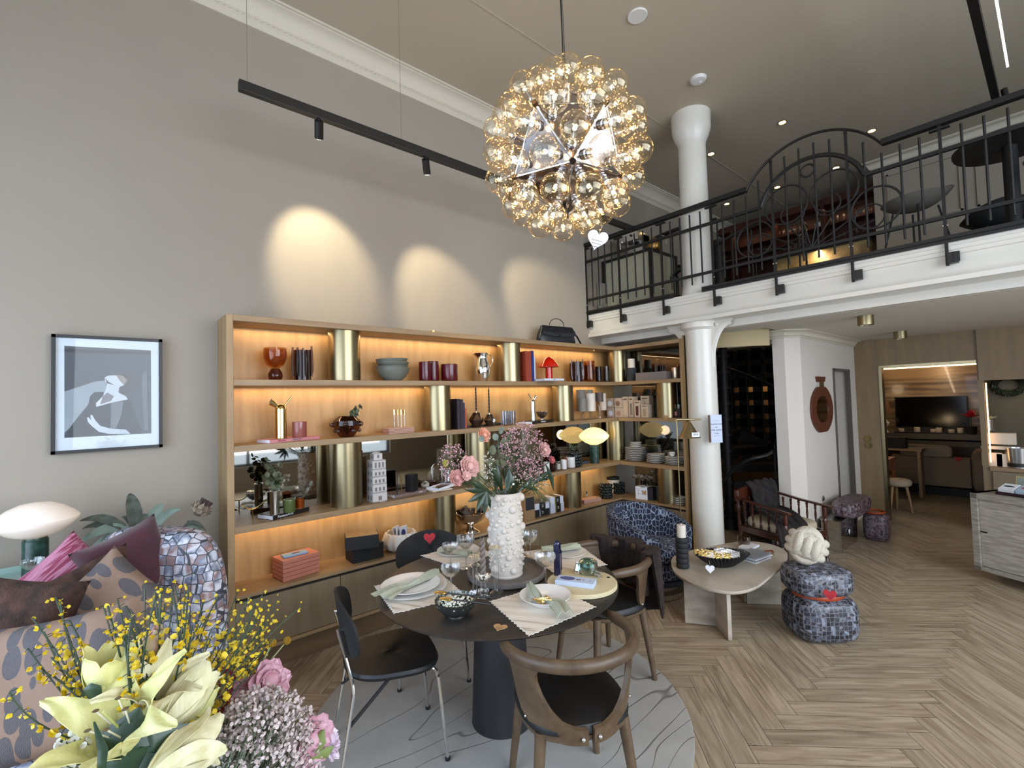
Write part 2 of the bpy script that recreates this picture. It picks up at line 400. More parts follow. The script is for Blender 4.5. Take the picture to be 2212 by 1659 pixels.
# ---- mezzanine: beam, slab with stair opening, soffit
BX = 4.48; FZ = 2.73
m = MB()
m.prism([(BX, 2.44), (BX - .035, 2.44), (BX - .035, 2.475), (BX - .012, 2.49), (BX, 2.52), (BX, 2.625), (BX - .014, 2.63), (BX - .014, 2.655), (BX - .022, 2.66), (BX - .022, 2.685), (BX - .03, 2.69), (BX - .03, FZ - .015), (BX + .28, FZ - .015), (BX + .28, UC + .001), (BX + .22, UC + .001), (BX + .22, 2.44)], YR, YL, 'Y')
struct(m.build('trim_3', M['white']))
SX0, SX1, SY0, SY1 = 5.12, 6.93, 1.93, 3.68
m = MB(); zs, ze = UC, FZ
for a, b in (((BX + .28, YR), (SX0, YL)), ((SX1, YR), (9, YL)), ((SX0, YR), (SX1, SY0)), ((SX0, SY1), (SX1, YL))): m.bx((a[0], a[1], zs), (b[0], b[1], ze - .02))
struct(m.build('trim_4', M['undersoffit'], smooth=False))
m = MB()
for a, b in (((BX - .05, YR), (SX0, 2.24)), ((BX + .2, 2.24), (SX0, 2.56)), ((BX - .05, 2.56), (SX0, YL)), ((SX1, YR), (9, YL)), ((SX0, YR), (SX1, SY0)), ((SX0, SY1), (SX1, YL))): m.bx((a[0], a[1], FZ - .02), (b[0], b[1], FZ + .03))
struct(m.build('floor_mezzanine', mat('mezzanine_floor_edge', '#15120f', .5), smooth=False))
# yellow round stair well lining seen under the mezzanine
m = MB(); ring = [[(6.02 + r * cos(a), 2.80 + r * sin(a), z) for r, z in ((1.0, UC - .16), (1.0, FZ), (1.04, FZ), (1.04, UC - .16))] for a in [pi * .62 + k * pi * .665 / 28 for k in range(29)]]
m.rings(ring)
struct(m.build('trim_5', mat('stairwell_paint', '#b3a27c', .8)))
# upper level walls
struct(MB().bx((8.25, 1.2, FZ), (8.45, YL, CEIL)).build('wall_bar', M['wall'], smooth=False))
m = MB(); m.bx((7.52, YR, FZ), (8.3, 1.44, CEIL)); struct(m.build('wall_upper', M['wall'], smooth=False))
m2 = MB(); sweep(m2, [(7.52, YR), (7.52, 1.44), (8.3, 1.44)], [(-d * .7, h * .7) for d, h in PROF], CEIL)
struct(m2.build('trim_6', M['cornice']))
m = MB()      # raised panel mouldings on the upper wall
for y0, y1 in ((1.30, .62), (.5, -.5)):
    for a, b in (((7.50, y1, 3.75), (7.52, y0, 3.77)), ((7.50, y1, 4.40), (7.52, y0, 4.42)), ((7.50, y1, 3.75), (7.52, y1 + .02, 4.42)), ((7.50, y0 - .02, 3.75), (7.52, y0, 4.42))): m.bx(a, b)
struct(m.build('trim_7', M['wall'], smooth=False))
# ---- lower back wall: panelled, with lit opening and recessed display niche
DY0, DY1, DZ = .61, 1.53, 1.985
NY0, NZ0, NZ1 = .56, .78, 1.775
m = MB(); xb = XB + .12
panel = wood('greige_wall_veneer', '#86704f', '#776246', 2, 10, .5)
for a, b in (((XB, DY1, 0), (xb, YL, UC)), ((XB, DY0, DZ), (xb, DY1, UC)), ((XB, NY0, 0), (xb + .4, DY0, UC)), ((XB - .03, NY0 - 1.6, NZ1), (xb + .4, DY0 - .015, UC)), ((XB, YR, 0), (xb + .4, NY0 - 1.6, UC)), ((XB, NY0 - 1.6, 0), (xb, NY0, NZ0)), ((xb + .32, NY0 - 1.6, NZ0), (xb + .4, NY0, NZ1))): m.bx(a, b)
struct(m.build('wall_back', panel, smooth=False))
struct(MB().bx((xb + .3, NY0 - 1.6, NZ0), (xb + .32, NY0, NZ1)).build('wall_niche', mat('niche_greybrown', '#57503f', .8), smooth=False))
m = MB(); bt = .03
for a, b in (((XB - .012, DY1 - bt, 0), (xb, DY1 + .002, DZ)), ((XB - .012, DY0, DZ - .001), (xb, DY1, DZ + bt))): m.bx(a, b)
struct(m.build('door_1', M['brass'], smooth=False))
# ---- block with the narrow coat door (left of the panelled wall)
A, B2, C2 = (5.48, YN), (5.50, YN + .0), (5.5, 2.02)
blk = [(5.66, YN), (5.52, YN + .11), (5.52, 2.02)]
m = MB(); dx0, dx1, dz = 6.72, 7.40, 1.98
m.prism([(5.66, YN), (dx0, YN), (dx0, 2.02), (5.52, 2.02), (5.52, YN + .11)], 0, UC)
m.bx((dx1, YN, 0), (XB, 2.02, UC)); m.bx((dx0, YN, dz), (dx1, 2.02, UC)); m.bx((dx0, 1.99, 0), (dx1, 2.02, dz))
struct(m.build('wall_niche_side', mat('white_wall_paint', '#d4cbc0', .85, noise=.03, nscale=3), smooth=False))
m = MB(); sweep(m, [(XB, YN), (5.66, YN), (5.52, YN + .11), (5.52, 2.05)][::-1], [(d * .55, h * .5) for d, h in PROF], UC)
struct(m.build('trim_8', M['cornice']))
m = MB(); pr = [(0, 0), (.02, 0), (.02, .07), (.026, .075), (.026, .085), (.016, .09), (.016, .13), (.02, .135), (.008, .15), (0, .15)]
sweep(m, [(dx0, YN), (5.66, YN), (5.52, YN + .11), (5.52, 2.02)][::-1], [(d, h) for d, h in pr], 0)
struct(m.build('baseboard_niche', mat('sage_baseboard', '#a9ada2', .5)))
# coat door: frame, curtain and half-open leaf
m = MB()
for a, b in (((dx0, YN - .015, 0), (dx0 + .03, YN + .03, dz)), ((dx1 - .03, YN - .015, 0), (dx1, YN + .03, dz)), ((dx0, YN - .015, dz - .03), (dx1, YN + .03, dz))): m.bx(a, b)
d2 = struct(m.build('door_2', mat('grey_metal_frame', '#5b554d', .4), smooth=False))
m = MB(); m.grid(lambda u, v: (dx0 + .05 + u * .16 - .10 * v * u, YN + .05 + .02 * sin(u * 26), .02 + v * 1.9), 30, 6, .006)
m.build('curtain', mat('dark_velvet', '#2b2a2e', .8, bump=.3, bscale=90), d2)
MB().box((7.1, YN + .12, .98), (.5, .035, 1.9), .25).build('door_leaf', mat('taupe_door_leaf', '#4a3f33', .5), d2)
# ---- lounge behind the opening
struct(MB().bx((12.0, YR, 0), (12.2, YL, UC + .2)).build('wall_lounge', None or mat('onyx_stone', '#9a8567', .35, col2='#4b3a28', nscale=2.2, stretch=(1, .35, 5), detail=10, contrast=(.38, .62), Coat_Weight=.2), smooth=False))
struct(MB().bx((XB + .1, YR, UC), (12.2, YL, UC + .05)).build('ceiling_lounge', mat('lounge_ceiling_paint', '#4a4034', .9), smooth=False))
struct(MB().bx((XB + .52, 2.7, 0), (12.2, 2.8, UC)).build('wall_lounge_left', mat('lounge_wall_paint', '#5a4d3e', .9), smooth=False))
# ================================================================ COLUMN, RAILING, STAIR
col_t = thing('column', 'tall white painted round cast column in front of the mezzanine', 'column', (4.65, 2.39, 0))
prof = [(.16, 0), (.16, .03), (.148, .04), (.148, .6), (.143, 2.30), (.15, 2.36), (.185, 2.385), (.185, 2.46), (.16, 2.49), (.165, 2.56), (.165, 2.72), (.15, 2.80), (.143, 2.9), (.135, 4.29), (.14, 4.33), (.165, 4.38), (.175, 4.41), (.188, 4.45), (.192, 4.48), (.195, CEIL)]
MB().lathe(prof, 40).build('shaft', M['white'], col_t)
for s in (1, -1):
    out = [(.12, 2.45), (.12, 1.98)] + [(.12 + .21 * (1 - cos(t)) , 1.98 + .44 * sin(t)) for t in [k * pi / 2 / 12 for k in range(1, 13)]] + [(.36, 2.45)]
    m = MB(); m.prism([(s * a, b) for a, b in out], -.022, .022, 'X')
    crv = [(0, s * a, b) for a, b in out[1:-1]]
    m.tube(crv, .018, 6, flat=(1.9, .45)); m.sphere((-.03, s * .20, 2.40), .018, 8, 6)
    m.build('bracket', M['white'], col_t, loc=(-.02, 0, 0))
RX = 4.44; ACY = 1.284
rail = thing('railing', 'black wrought iron balcony railing with arched ring and ray ornament', 'railing', (RX, 0, FZ))
def zr(z): return z - FZ
def arc(cy0, cz0, R, half, n=26):
    a = math.asin(min(1, half / R)); return [(0, cy0 + R * sin(-a + 2 * a * k / n), zr(cz0) + R * cos(-a + 2 * a * k / n)) for k in range(n + 1)]
MB().bx((-.028, -1.0, zr(3.545)), (.028, ACY - .497, zr(3.585))).build('handrail', M['iron'], rail)
MB().bx((-.028, ACY + .497, zr(3.545)), (.028, 3.69, zr(3.585))).build('handrail', M['iron'], rail)
MB().tube(arc(ACY, 3.262, .578, .497), .011, 6, flat=(1.3, .9)).build('arched_rail', M['iron'], rail)
MB().tube(arc(ACY, 3.25, .40, .384), .014, 6, flat=(1.3, .9)).build('inner_arch', M['iron'], rail)
for y0, y1 in ((-1.0, ACY - .384), (ACY + .384, 3.69)): MB().bx((-.014, y0, zr(3.348)), (.014, y1, zr(3.374))).build('middle_rail', M['iron'], rail)
MB().bx((-.014, -1.0, zr(2.878)), (.014, 3.69, zr(2.902))).build('lower_rail', M['iron'], rail)
posts = [3.728 - .03, 3.21, 2.666, 2.12, 1.566, 1.01, .463, -.09, -.64]
def arcz(y, R, cz0, half, base):
    return cz0 + sqrt(R * R - (y - ACY) ** 2) if abs(y - ACY) < half else base
proto = None
y = 3.698 - .1085; k = 1
bal = []
for i in range(len(posts) - 1):
    for q in range(1, 5):
        bal.append(posts[i] + (posts[i + 1] - posts[i]) * q / 5)
for y in bal:
    zt = arcz(y, .578, 3.262, .497, 3.565) - (.075 if abs(y - ACY) < .497 else .055)
    MB().cyl((0, y, zr(2.80)), (0, y, zr(zt)), .008, n=8).build('baluster', M['iron'], rail)
for y in posts:
    zt = arcz(y, .578, 3.262, .497, 3.55)
    m = MB(); m.box((0, y, (zr(2.55) + zr(zt)) / 2), (.018, .018, zt - 2.55)); m.box((0, y, zr(zt) - .03), (.03, .11 if abs(y - ACY) > .4 else .02, .012))
    p = m.build('post', M['iron'], rail, smooth=False)
    m = MB(); m.box((.006, y - .03, zr(2.60)), (.05, .055, .075)); m.box((-.02, y - .052, zr(2.60)), (.012, .03, .07)); m.box((-.008, y - .035, zr(2.60)), (.02, .02, .03))
    m.build('clamp', M['black'], p)
    for q_ in (-.012, .012): MB().sphere((-.012, y + q_, zr(2.83)), .007, 8, 6).build('bolt', M['steel'], p)
def ringy(y, z, r, t=.008): MB().tube([(0, y + r * cos(a), zr(z) + r * sin(a)) for a in [2 * pi * k / 36 for k in range(36)]], t, 6, closed=True).build('ring', M['iron'], rail)
for s in (1, -1):
    ringy(ACY + s * .176, 3.315, .165); ringy(ACY + s * .442, 3.088, .158); ringy(ACY + s * .13, 3.22, .09, .006); ringy(ACY + s * .40, 3.03, .095, .006)
ringy(ACY, 3.548, .05)
for an in (14, 30, 55, 78, 102, 125, 150, 166):
    L = (.44 if an in (14, 166) else .42 if an in (30, 150) else .36 if an in (55, 125) else .30)
    a = radians(an); MB().cyl((0, ACY, zr(2.89)), (0, ACY + L * cos(a), zr(2.89) + L * sin(a)), .006, n=6).build('ray', M['iron'], rail)
MB().bx((-.03, 2.60, 0.0), (.01, 3.69, .012)).build('kick_rail', M['iron'], rail)
MB().bx((-.03, -1.0, 0.0), (.01, 2.20, .012)).build('kick_rail', M['iron'], rail)
# ---- spiral stair
sx, sy = 6.02, 2.80
st = thing('spiral_staircase', 'black cast iron spiral staircase behind the white column', 'staircase', (sx, sy, 0))
m = MB(); m.cyl((0, 0, 0), (0, 0, 3.7), .055, n=20)
for k in range(14): m.cyl((0, 0, .2 * k + .17), (0, 0, .2 * k + .20), .075, n=20)
m.cyl((0, 0, 0), (0, 0, .12), .11, .07, n=20); m.build('centre_pole', M['iron'], st)
NT = 13; a0 = radians(232); da = radians(28)
def tread_pt(a, r, z): return (r * cos(a), r * sin(a), z)
for k in range(NT):
    z = .2 * (k + 1); a = a0 + da * k; m = MB()
    t = [tread_pt(a, .05, z), tread_pt(a - .02, .86, z), tread_pt(a + da / 2, .88, z), tread_pt(a + da + .12, .86, z), tread_pt(a + da, .05, z)]
    m.add([p for p in t] + [(p[0], p[1], p[2] - .035) for p in t], [(0, 1, 2, 3, 4), (9, 8, 7, 6, 5)] + [(i, i + 5, (i + 1) % 5 + 5, (i + 1) % 5) for i in range(5)])
    m.add([tread_pt(a + .01, .07, z), tread_pt(a + .01, .84, z), tread_pt(a + .01, .84, z - .11), tread_pt(a + .01, .07, z - .09)], [(0, 1, 2, 3)])
    tr = m.build('tread', M['iron'], st, smooth=False)
for k in range(NT * 2):
    a = a0 + da * (k / 2 + .25); z = .2 * (k // 2 + 1)
    p = tread_pt(a, .85, z - .03); MB().cyl(p, (p[0], p[1], z + .93), .009, n=6).build('baluster', M['iron'], st)
hr = [tread_pt(a0 - .55 + .1 * i, .85 - .12 * (5 - i) / 5, 1.0 - .02 * (5 - i) ** 2 * .6) for i in range(5)]
hr += [tread_pt(a0 + da * k / 3, .86, 1.02 + .2 * (k / 3 + .0)) for k in range(NT * 3 + 1)]
MB().tube(hr, .021, 8).build('handrail', mat('polished_black_rail', '#191919', .16), st)
m = MB(); m.rings([[tread_pt(a, r, z) for r, z in ((.87, zz), (.885, zz), (.885, zz + .16), (.87, zz + .16))] for a, zz in [(a0 + da * k / 3, .03 + .2 * k / 3) for k in range(NT * 3 + 1)]])
m.build('stringer', M['iron'], st)
# guard rail round the stairwell on the mezzanine
gd = thing('stairwell_guard', 'curved black guard rail around the stair opening on the mezzanine', 'railing', (sx, sy, FZ + .03))
arcs = [a for a in [radians(-95) + k * radians(300) / 40 for k in range(41)]]
MB().tube([(.97 * cos(a), .97 * sin(a), .88) for a in arcs], .024, 8).build('handrail', mat('black_curved_rail', '#0e0d0c', .25), gd)
for k in range(0, 41, 2):
    a = arcs[k]; MB().cyl((.97 * cos(a), .97 * sin(a), 0), (.97 * cos(a), .97 * sin(a), .87), .009, n=6).build('baluster', M['iron'], gd)
# added lattice: its gaps stand in for lit squares seen through the stair
scn = thing('lattice_standin', 'added dark lattice behind the staircase, its gaps standing in for small lit squares', 'screen', (7.35, 2.88, 0))
m = MB()
for k in range(9): m.bx((-.02, -.85 + k * .205, .7), (.02, -.72 + k * .205, UC))
for k in range(4, 12): m.bx((-.02, -.85, k * .2), (.02, .79, k * .2 + .125))
m.build('lattice', M['black'], scn, smooth=False)
struct(MB().bx((7.60, 2.03, 0), (7.62, 3.69, UC)).build('wall_stair', mat('amber_stair_wall', '#7d5c38', .8), smooth=False))
light('AREA', 'stair_back_light', (7.5, 2.75, 1.9), 3, WARM, aim=(7.6, 2.75, 1.2), shape='RECTANGLE', size=.9, size_y=.3)
# ================================================================ SHELVING
SF = 3.40; SX = .575; ROW = [2.30, 1.885, 1.464, .953, .53]; RXF = 4.58; RY0 = 2.55; T = .04
sh = thing('shelving_unit', 'long oak wall shelving with lit back panels, brass tubes and low cabinets', 'shelving', (0, SF, 0))
def S(m, name, mt, p=None, **k): return m.build(name, mt, p or sh, **k)
MB().bx((SX, 0, 0), (SX + T, .3, 2.32 - .02)).build('side_panel', M['oakZ'], sh, bev=.002)
for i, z in enumerate(ROW):
    th = T if i < 4 else .022
    MB().bx((SX + T, 0 if i < 4 else -.012, z - th), (4.88, .3, z)).build('shelf', M['oakX'], sh, bev=.002, smooth=False)
for z0, z1, mt, nm in ((ROW[1], 2.26, M['oakback'], 'back_panel'), (ROW[2], ROW[1] - T, M['oakback'], 'back_panel'), (ROW[3], ROW[2] - T, M['mirror'], 'mirror_back'), (ROW[4], ROW[3] - T, M['oakback'], 'back_panel')):
    MB().bx((SX + T, .285, z0), (4.88, .298, z1)).build(nm, mt, sh, smooth=False)
# cabinet doors under the counter
n = 6; x0, x1 = SX + T, RXF - .02
for k in range(n):
    a = x0 + (x1 - x0) * k / n; b = x0 + (x1 - x0) * (k + 1) / n
    MB().bx((a + .002, .004, .175), (b - .002, .022, ROW[4] - .045)).build('cabinet_door', M['door'], sh, bev=.001, smooth=False)
MB().bx((x0, .022, .15), (x1, .28, ROW[4] - .03)).build('carcass', M['blackmatte'], sh, smooth=False)
MB().bx((x0, .03, 0), (x1 + .05, .28, .15)).build('plinth', wood('dark_plinth_oak', '#6b5236', '#57422b', 0, 14), sh, smooth=False)
MB().bx((x0, -.004, .150), (x1, .03, .172)).build('plinth_rail', M['oakX'], sh, smooth=False)
CR = .115
def pillar(px, py, row, parent, xyz=None):
    z0 = ROW[row]; z1 = ROW[row - 1] - T
    if xyz is None: p = at(px, py, Y=SF + .135); x, y = p.x, .135
    else: x, y = xyz
    m = MB().lathe([(CR, z0), (CR, z1)], 48, (x, y, 0)); return m.build('brass_tube', M['brass'], parent)
for px, py, r in ((744, 766, 1), (1100, 780, 1), (946, 880, 2), (1216, 870, 2), (748, 1030, 3), (1032, 990, 3), (956, 1110, 4), (1233, 1060, 4)): pillar(px, py, r, sh)
# dotted underside spots
for px, py in ((936, 716), (1282, 757)):
    p = at(px, py, Z=2.255); MB().cyl((p.x, p.y - SF, 2.250), (p.x, p.y - SF, 2.262), .02, n=16).build('spot_ring', M['brass2'], sh)
# return run
rt = thing('corner_shelving_unit', 'short open oak shelving return with brass tubes beside the white column', 'shelving', (RXF, 0, 0))
for i, z in enumerate(ROW):
    th = T if i < 4 else .022
    MB().bx((0, RY0 + .04, z - th), (.3, SF - .002, z)).build('shelf', M['oakY'], rt, smooth=False, bev=.002)
MB().bx((0, RY0, 0), (.30, RY0 + .04, 2.30)).build('side_panel', M['oakZ'], rt, bev=.002, smooth=False)
MB().bx((-.006, RY0 - .02, .1), (.30, RY0 - .0005, 2.33)).build('brass_edge', M['brass'], rt, smooth=False)
for k in range(2):
    a = RY0 + .04 + k * .40; MB().bx((.004, a + .002, .175), (.022, a + .398, ROW[4] - .045)).build('cabinet_door', M['door'], rt, bev=.001, smooth=False)
MB().bx((.022, RY0 + .04, .15), (.28, SF - .01, ROW[4] - .03)).build('carcass', M['blackmatte'], rt, smooth=False)
MB().bx((.03, RY0 + .02, 0), (.28, SF - .03, .15)).build('plinth', bpy.data.materials['dark_plinth_oak'], rt, smooth=False)
MB().bx((.290, RY0 + .04, ROW[4]), (.298, SF, 2.26)).build('glass_back', glass('smoky_glass', (.35, .33, .3), .10, .02), rt, smooth=False)
for px, py, r in ((1334, 790, 1), (1330, 960, 3), (1441, 865, 2), (1444, 1050, 4)):
    p = at(px, py, X=RXF + .135); pillar(0, 0, r, rt, (.135, p.y))
# warm strips hidden under each board
for z in (2.255, ROW[1] - T - .003, ROW[3] - T - .003):
    light('AREA', 'shelf_strip', (2.58, SF + .235, z), 6.5, (1, .69, .38), rot=(radians(0), 0, 0), shape='RECTANGLE', size=3.85, size_y=.02)
light('AREA', 'shelf_strip', (2.58, SF + .235, ROW[2] - T - .003), 1.5, (1, .66, .33), rot=(0, 0, 0), shape='RECTANGLE', size=3.85, size_y=.02)
# ================================================================ TRACK LIGHTS
TY = 3.0; tz = 3.53
tr = thing('track_light', 'long black track light rail hung on thin wires along the left wall', 'track light', (.58, TY, tz))
MB().bx((0, -.02, 0), (3.84, .02, .06)).build('rail', M['black'], tr, smooth=False, bev=.002)
for x in (.045, 1.03, 2.9): MB().cyl((x, 0, .06), (x, 0, CEIL - tz), .0016, n=5).build('wire', M['steel'], tr)
def spot(px, py, tgt, e, on=True):
    p = at(px, py, Y=TY); b = Vector((p.x - .58, 0, 0)); d = (Vector(tgt) - Vector((p.x, TY, tz - .06))).normalized()
    m = MB(); m.cyl(b, b + Vector((0, 0, -.03)), .012, n=10); c = b + Vector((0, 0, -.045)); m.cyl(c - d * .03, c + d * .075, .027, n=20)
    o = m.build('spot_head', M['black'], tr)
    MB().cyl(c + d * .0751, c + d * .077, .023, n=20).build('lens', emit('spot_lens', '#fff0d0', 25 if on else 3), o)
    w = Vector((p.x, TY, tz)) + c + d * .09 - Vector((p.x, 0, 0)) + Vector((0, 0, 0))
    loc = (p.x, TY, tz - .045); loc = Vector(loc) + d * .085
    light('SPOT', 'track_spot', loc, e, (1, .86, .60), aim=tgt, spot_size=radians(56), spot_blend=.65, shadow_soft_size=.025)
P1, P2, P3 = at(660, 520, Y=YL), at(935, 600, Y=YL), at(1170, 640, Y=YL)
spot(689, 272, (P1.x + .10, YL, 2.84), 80); spot(920, 352, (P2.x + .10, YL, 2.58), 72); spot(1100, 405, (P3.x + .22, YL, 2.55), 66)
tr2 = thing('ceiling_track_light', 'black track light rail crossing the upper right near the balcony', 'track light', (0, 0, 0))
A_, B_ = at(2100, 0, Z=3.95), at(2152, 222, Z=3.95)
d_ = (B_ - A_).normalized(); A_ = A_ - d_ * 1.2
MB().box((A_ + B_) / 2 + Vector((0, 0, .03)), ((B_ - A_).length, .045, .06), math.atan2(d_.y, d_.x)).build('rail', M['black'], tr2, smooth=False)
q = A_ + d_ * 1.55; MB().box(q + Vector((.25, -.09, .03)), (.9, .012, .02), math.atan2(d_.y, d_.x)).build('light_bar', emit('lit_bar', '#fff6e8', 3), tr2, smooth=False)
MB().cyl(B_ + Vector((-.1, -.05, .04)), B_ + Vector((-.12, -.06, -.06)), .02, n=14).build('spot_head', M['black'], tr2)
MB().cyl(A_ + Vector((.6, 0, .06)), A_ + Vector((.6, 0, CEIL - 3.95)), .002, n=5).build('wire', M['steel'], tr2)
# ================================================================ CEILING BITS
def ceil_lamp(i, px, py):
    p = at(px, py, Z=CEIL); t = thing('downlight', 'round recessed ceiling downlight over the mezzanine, %s' % i, 'downlight', (p.x, p.y, CEIL), group='recessed downlights over the mezzanine')
    MB().lathe([(.045, 0), (.045, -.006), (.036, -.006), (.036, 0)], 24).build('trim_ring', M['brass2'], t)
    MB().lathe([(0, -.0015), (.035, -.0015), (.035, -.001), (0, -.001)], 20).build('lens', emit('downlight_lens', '#ffdca0', 14), t)
    light('SPOT', 'downlight_beam', (p.x, p.y, CEIL - .02), 5, WARM2, aim=(p.x, p.y, 0), spot_size=radians(95), spot_blend=.8, shadow_soft_size=.04)
for px, py, d in ((1690, 264, 'above the arched railing, nearest the column capital'), (1883, 282, 'just above the right foot of the railing arch'), (1536, 332, 'right beside the column shaft'), (1806, 362, 'seen inside the railing arch on the right'), (1679, 404, 'seen inside the railing arch on the left'), (1570, 440, 'farthest back, left of the railing arch')): ceil_lamp(d, px, py)
for px, py, nm, lab, cat in ((1377, 33, 'ceiling_cover', 'plain round white blanking cover on the ceiling beside the chandelier', 'ceiling cover'), (1508, 170, 'smoke_detector', 'round white smoke detector on the ceiling near the column', 'smoke detector')):
    p = at(px, py, Z=CEIL); r = .075
    o = MB().lathe([(0, -.03), (r * .5, -.03), (r * .85, -.024), (r, -.006), (r, 0), (0, 0)] if nm[0] == 's' else [(0, -.012), (r * .95, -.012), (r, -.008), (r, 0), (0, 0)], 30).build(nm, mat(nm + '_plastic', '#d8d6d0', .4), loc=(p.x, p.y, CEIL)); tag(o, lab, cat)
    if nm[0] == 's': MB().lathe([(0, -.034), (.014, -.034), (.014, -.029), (0, -.029)], 16, (.02, -.01, 0)).build('test_button', M['paper'], o)
for px, py, d in ((1869, 682, 'nearer the column'), (1944, 716, 'nearer the lounge opening')):
    p = at(px, py, Z=UC); t = thing('ceiling_spotlight', 'short brass cylinder ceiling light under the mezzanine, ' + d, 'ceiling light', (p.x, p.y, UC), group='brass ceiling lights under the mezzanine')
    MB().lathe([(0, 0), (.062, 0), (.062, -.085), (.058, -.085), (.056, -.02), (0, -.02)], 30).build('housing', M['brass'], t)
    MB().lathe([(0, -.024), (.054, -.024), (.054, -.026), (0, -.026)], 20).build('lens', M['blackmatte'], t)
# ================================================================ SHARED SMALL BUILDERS
def heart_out(w, n=40):
    o = []
    for k in range(n):
        t = 2 * pi * k / n; x = 16 * sin(t) ** 3; y = 13 * cos(t) - 5 * cos(2 * t) - 2 * cos(3 * t) - cos(4 * t)
        o.append((x / 32 * w, (y + 5) / 30 * w))
    return o
def heart_tag(label, loc, rot, w, m, lines=3, string=None):
    mb = MB().prism(heart_out(w), -.001, .001); o = mb.build('heart_tag', m, loc=loc, rot=rot, smooth=False); tag(o, label, 'heart tag')
    for k in range(lines):
        z = .10 * w - k * .15 * w; L = w * (.28 - .05 * k)
        MB().bx((-L, z - .008 * w, .001), (L, z + .012 * w, .0014)).build('handwriting', M['ink'], o, smooth=False)
    if string:
        MB().tube([(0, w * .3, 0)] + string, .0006, 4).build('string', M['cream'], o)
    return o
def face(d, up=(0, 0, 1)):
    "euler so that local +Z looks along d and local +Y is up-ish"
    d = Vector(d).normalized(); u = Vector(up); x = u.cross(d).normalized(); y = d.cross(x)
    return Matrix((x, y, d)).transposed().to_euler()
def wid(x0, x1, y, **k): return (at(x1, y, **k) - at(x0, y, **k)).length
# ================================================================ CHANDELIER
CC = Vector((1.55, 1.385, 2.79)); RVx = .268
right, upv, tocam = RR.col[0].copy(), -RR.col[1].copy(), (EYEP - CC).normalized()
nz = (tocam * RVx + right * .03 - upv * .028).normalized()
ex = (right - nz * right.dot(nz)).normalized(); ey = nz.cross(ex)
V = [nz]; ct, st_ = 1 / sqrt(5), 2 / sqrt(5)
for k in range(5):
    a = radians(271 + 72 * k); V.append(nz * ct + (ex * cos(a) + ey * sin(a)) * st_)
for k in range(5):
    a = radians(271 + 36 + 72 * k); V.append(-nz * ct + (ex * cos(a) + ey * sin(a)) * st_)
V.append(-nz)
Fc = [(i, j, k) for i in range(12) for j in range(i + 1, 12) for k in range(j + 1, 12) if all((V[a] - V[b]).length < 1.2 for a, b in ((i, j), (j, k), (i, k)))]
Ed = [(i, j) for i in range(12) for j in range(i + 1, 12) if (V[i] - V[j]).length < 1.2]
ch = thing('chandelier', 'large spherical chandelier of sixty clear glass globe bulbs on a mirrored frame', 'chandelier', CC)
panel_m = mat('mirror_panel', (.30, .26, .25), .10, 1); sock_m = mat('copper_socket', (.62, .33, .2), .25, 1)
bulb_m = glass('globe_glass', (1, .985, .95), .09, .02, .995)
nt = bulb_m.node_tree        # gloss tinted amber, painting warm glints onto the clear globes
gl = [n for n in nt.nodes if n.type == 'BSDF_GLOSSY'][0]; gl.inputs[0].default_value = (1, .86, .62, 1)
fil_m = emit('filament', '#ffc070', 330); hub_m = mat('bronze_hub', '#1d1411', .4, .6)
for f in Fc:
    P = [V[i] * RVx for i in f]; c = (P[0] + P[1] + P[2]) / 3; n = c.normalized()
    m = MB(); Q = [c + (p - c) * .94 for p in P]; m.add([q for q in Q] + [q - n * .006 for q in Q], [(0, 1, 2), (5, 4, 3), (0, 3, 4, 1), (1, 4, 5, 2), (2, 5, 3, 0)])
    m.build('mirror_panel', panel_m, ch, smooth=False)
for i, j in Ed: MB().cyl(V[i] * RVx, V[j] * RVx, .0045, n=6).build('strut', M['chrome'], ch)
for v in V: MB().cyl(v * (RVx - .012), v * (RVx + .012), .013, n=12).build('hub', hub_m, ch)
R_B = .0615
b0 = MB().sphere((0, 0, .068), R_B, 20, 14); 
m = MB(); m.lathe([(.012, .0), (.013, .012), (.02, .018)], 12)
m2 = b0; bulb0 = s0 = f0 = None
gi = 0
for f in Fc:
    P = [V[i] * RVx for i in f]; c = (P[0] + P[1] + P[2]) / 3; n = c.normalized(); q = n.to_track_quat('Z', 'Y').to_euler()
    for p in P:
        o = c + (p - c) * .52
        if bulb0 is None:
            s0 = MB().lathe([(.020, 0), (.021, .008), (.0165, .010), (.0165, .016), (.0195, .018), (.0195, .024), (.014, .03), (.012, .044)], 16).build('socket', [M['chrome']], ch)
            bulb0 = MB().sphere((0, 0, .093), R_B, 20, 14).build('globe_bulb', bulb_m, ch)
            f0 = MB().tube([(.007 * cos(t * 1.3), .007 * sin(t * 1.3), .078 + .0022 * t) for t in range(7)], .0019, 4).build('filament', fil_m, bulb0)
            cp0 = MB().cyl((0, 0, .022), (0, 0, .043), .0135, .0125, 12).build('cap', sock_m, s0)
            fp = MB().cyl((0, 0, .04), (0, 0, .080), .0035, .002, 8).build('stem', M['glass'], bulb0)
            for x in (s0, bulb0): x.location = o; x.rotation_euler = q
        else:
            a = dup(s0, loc=o, rot=q, parent=ch); b = dup(bulb0, loc=o, rot=q, parent=ch)
        gi += 1
cz1 = CEIL - CC.z
MB().cyl((-.01, -.02, RVx - .02), (-.01, -.02, cz1), .0015, n=5).build('steel_wire', M['steel'], ch)
MB().tube([(.0, 0, RVx - .05), (.01, .0, .34), (.035, .02, .45), (.05, .035, .6), (.05, .045, 1.2), (.05, .04, cz1)], .006, 8).build('power_cable', M['blackmatte'], ch)
MB().lathe([(0, cz1), (.06, cz1), (.06, cz1 - .02), (0, cz1 - .03)], 24).build('ceiling_rose', M['white'], ch)
hp = at(1288, 524, X=CC.x - .02); d = (EYEP - hp)
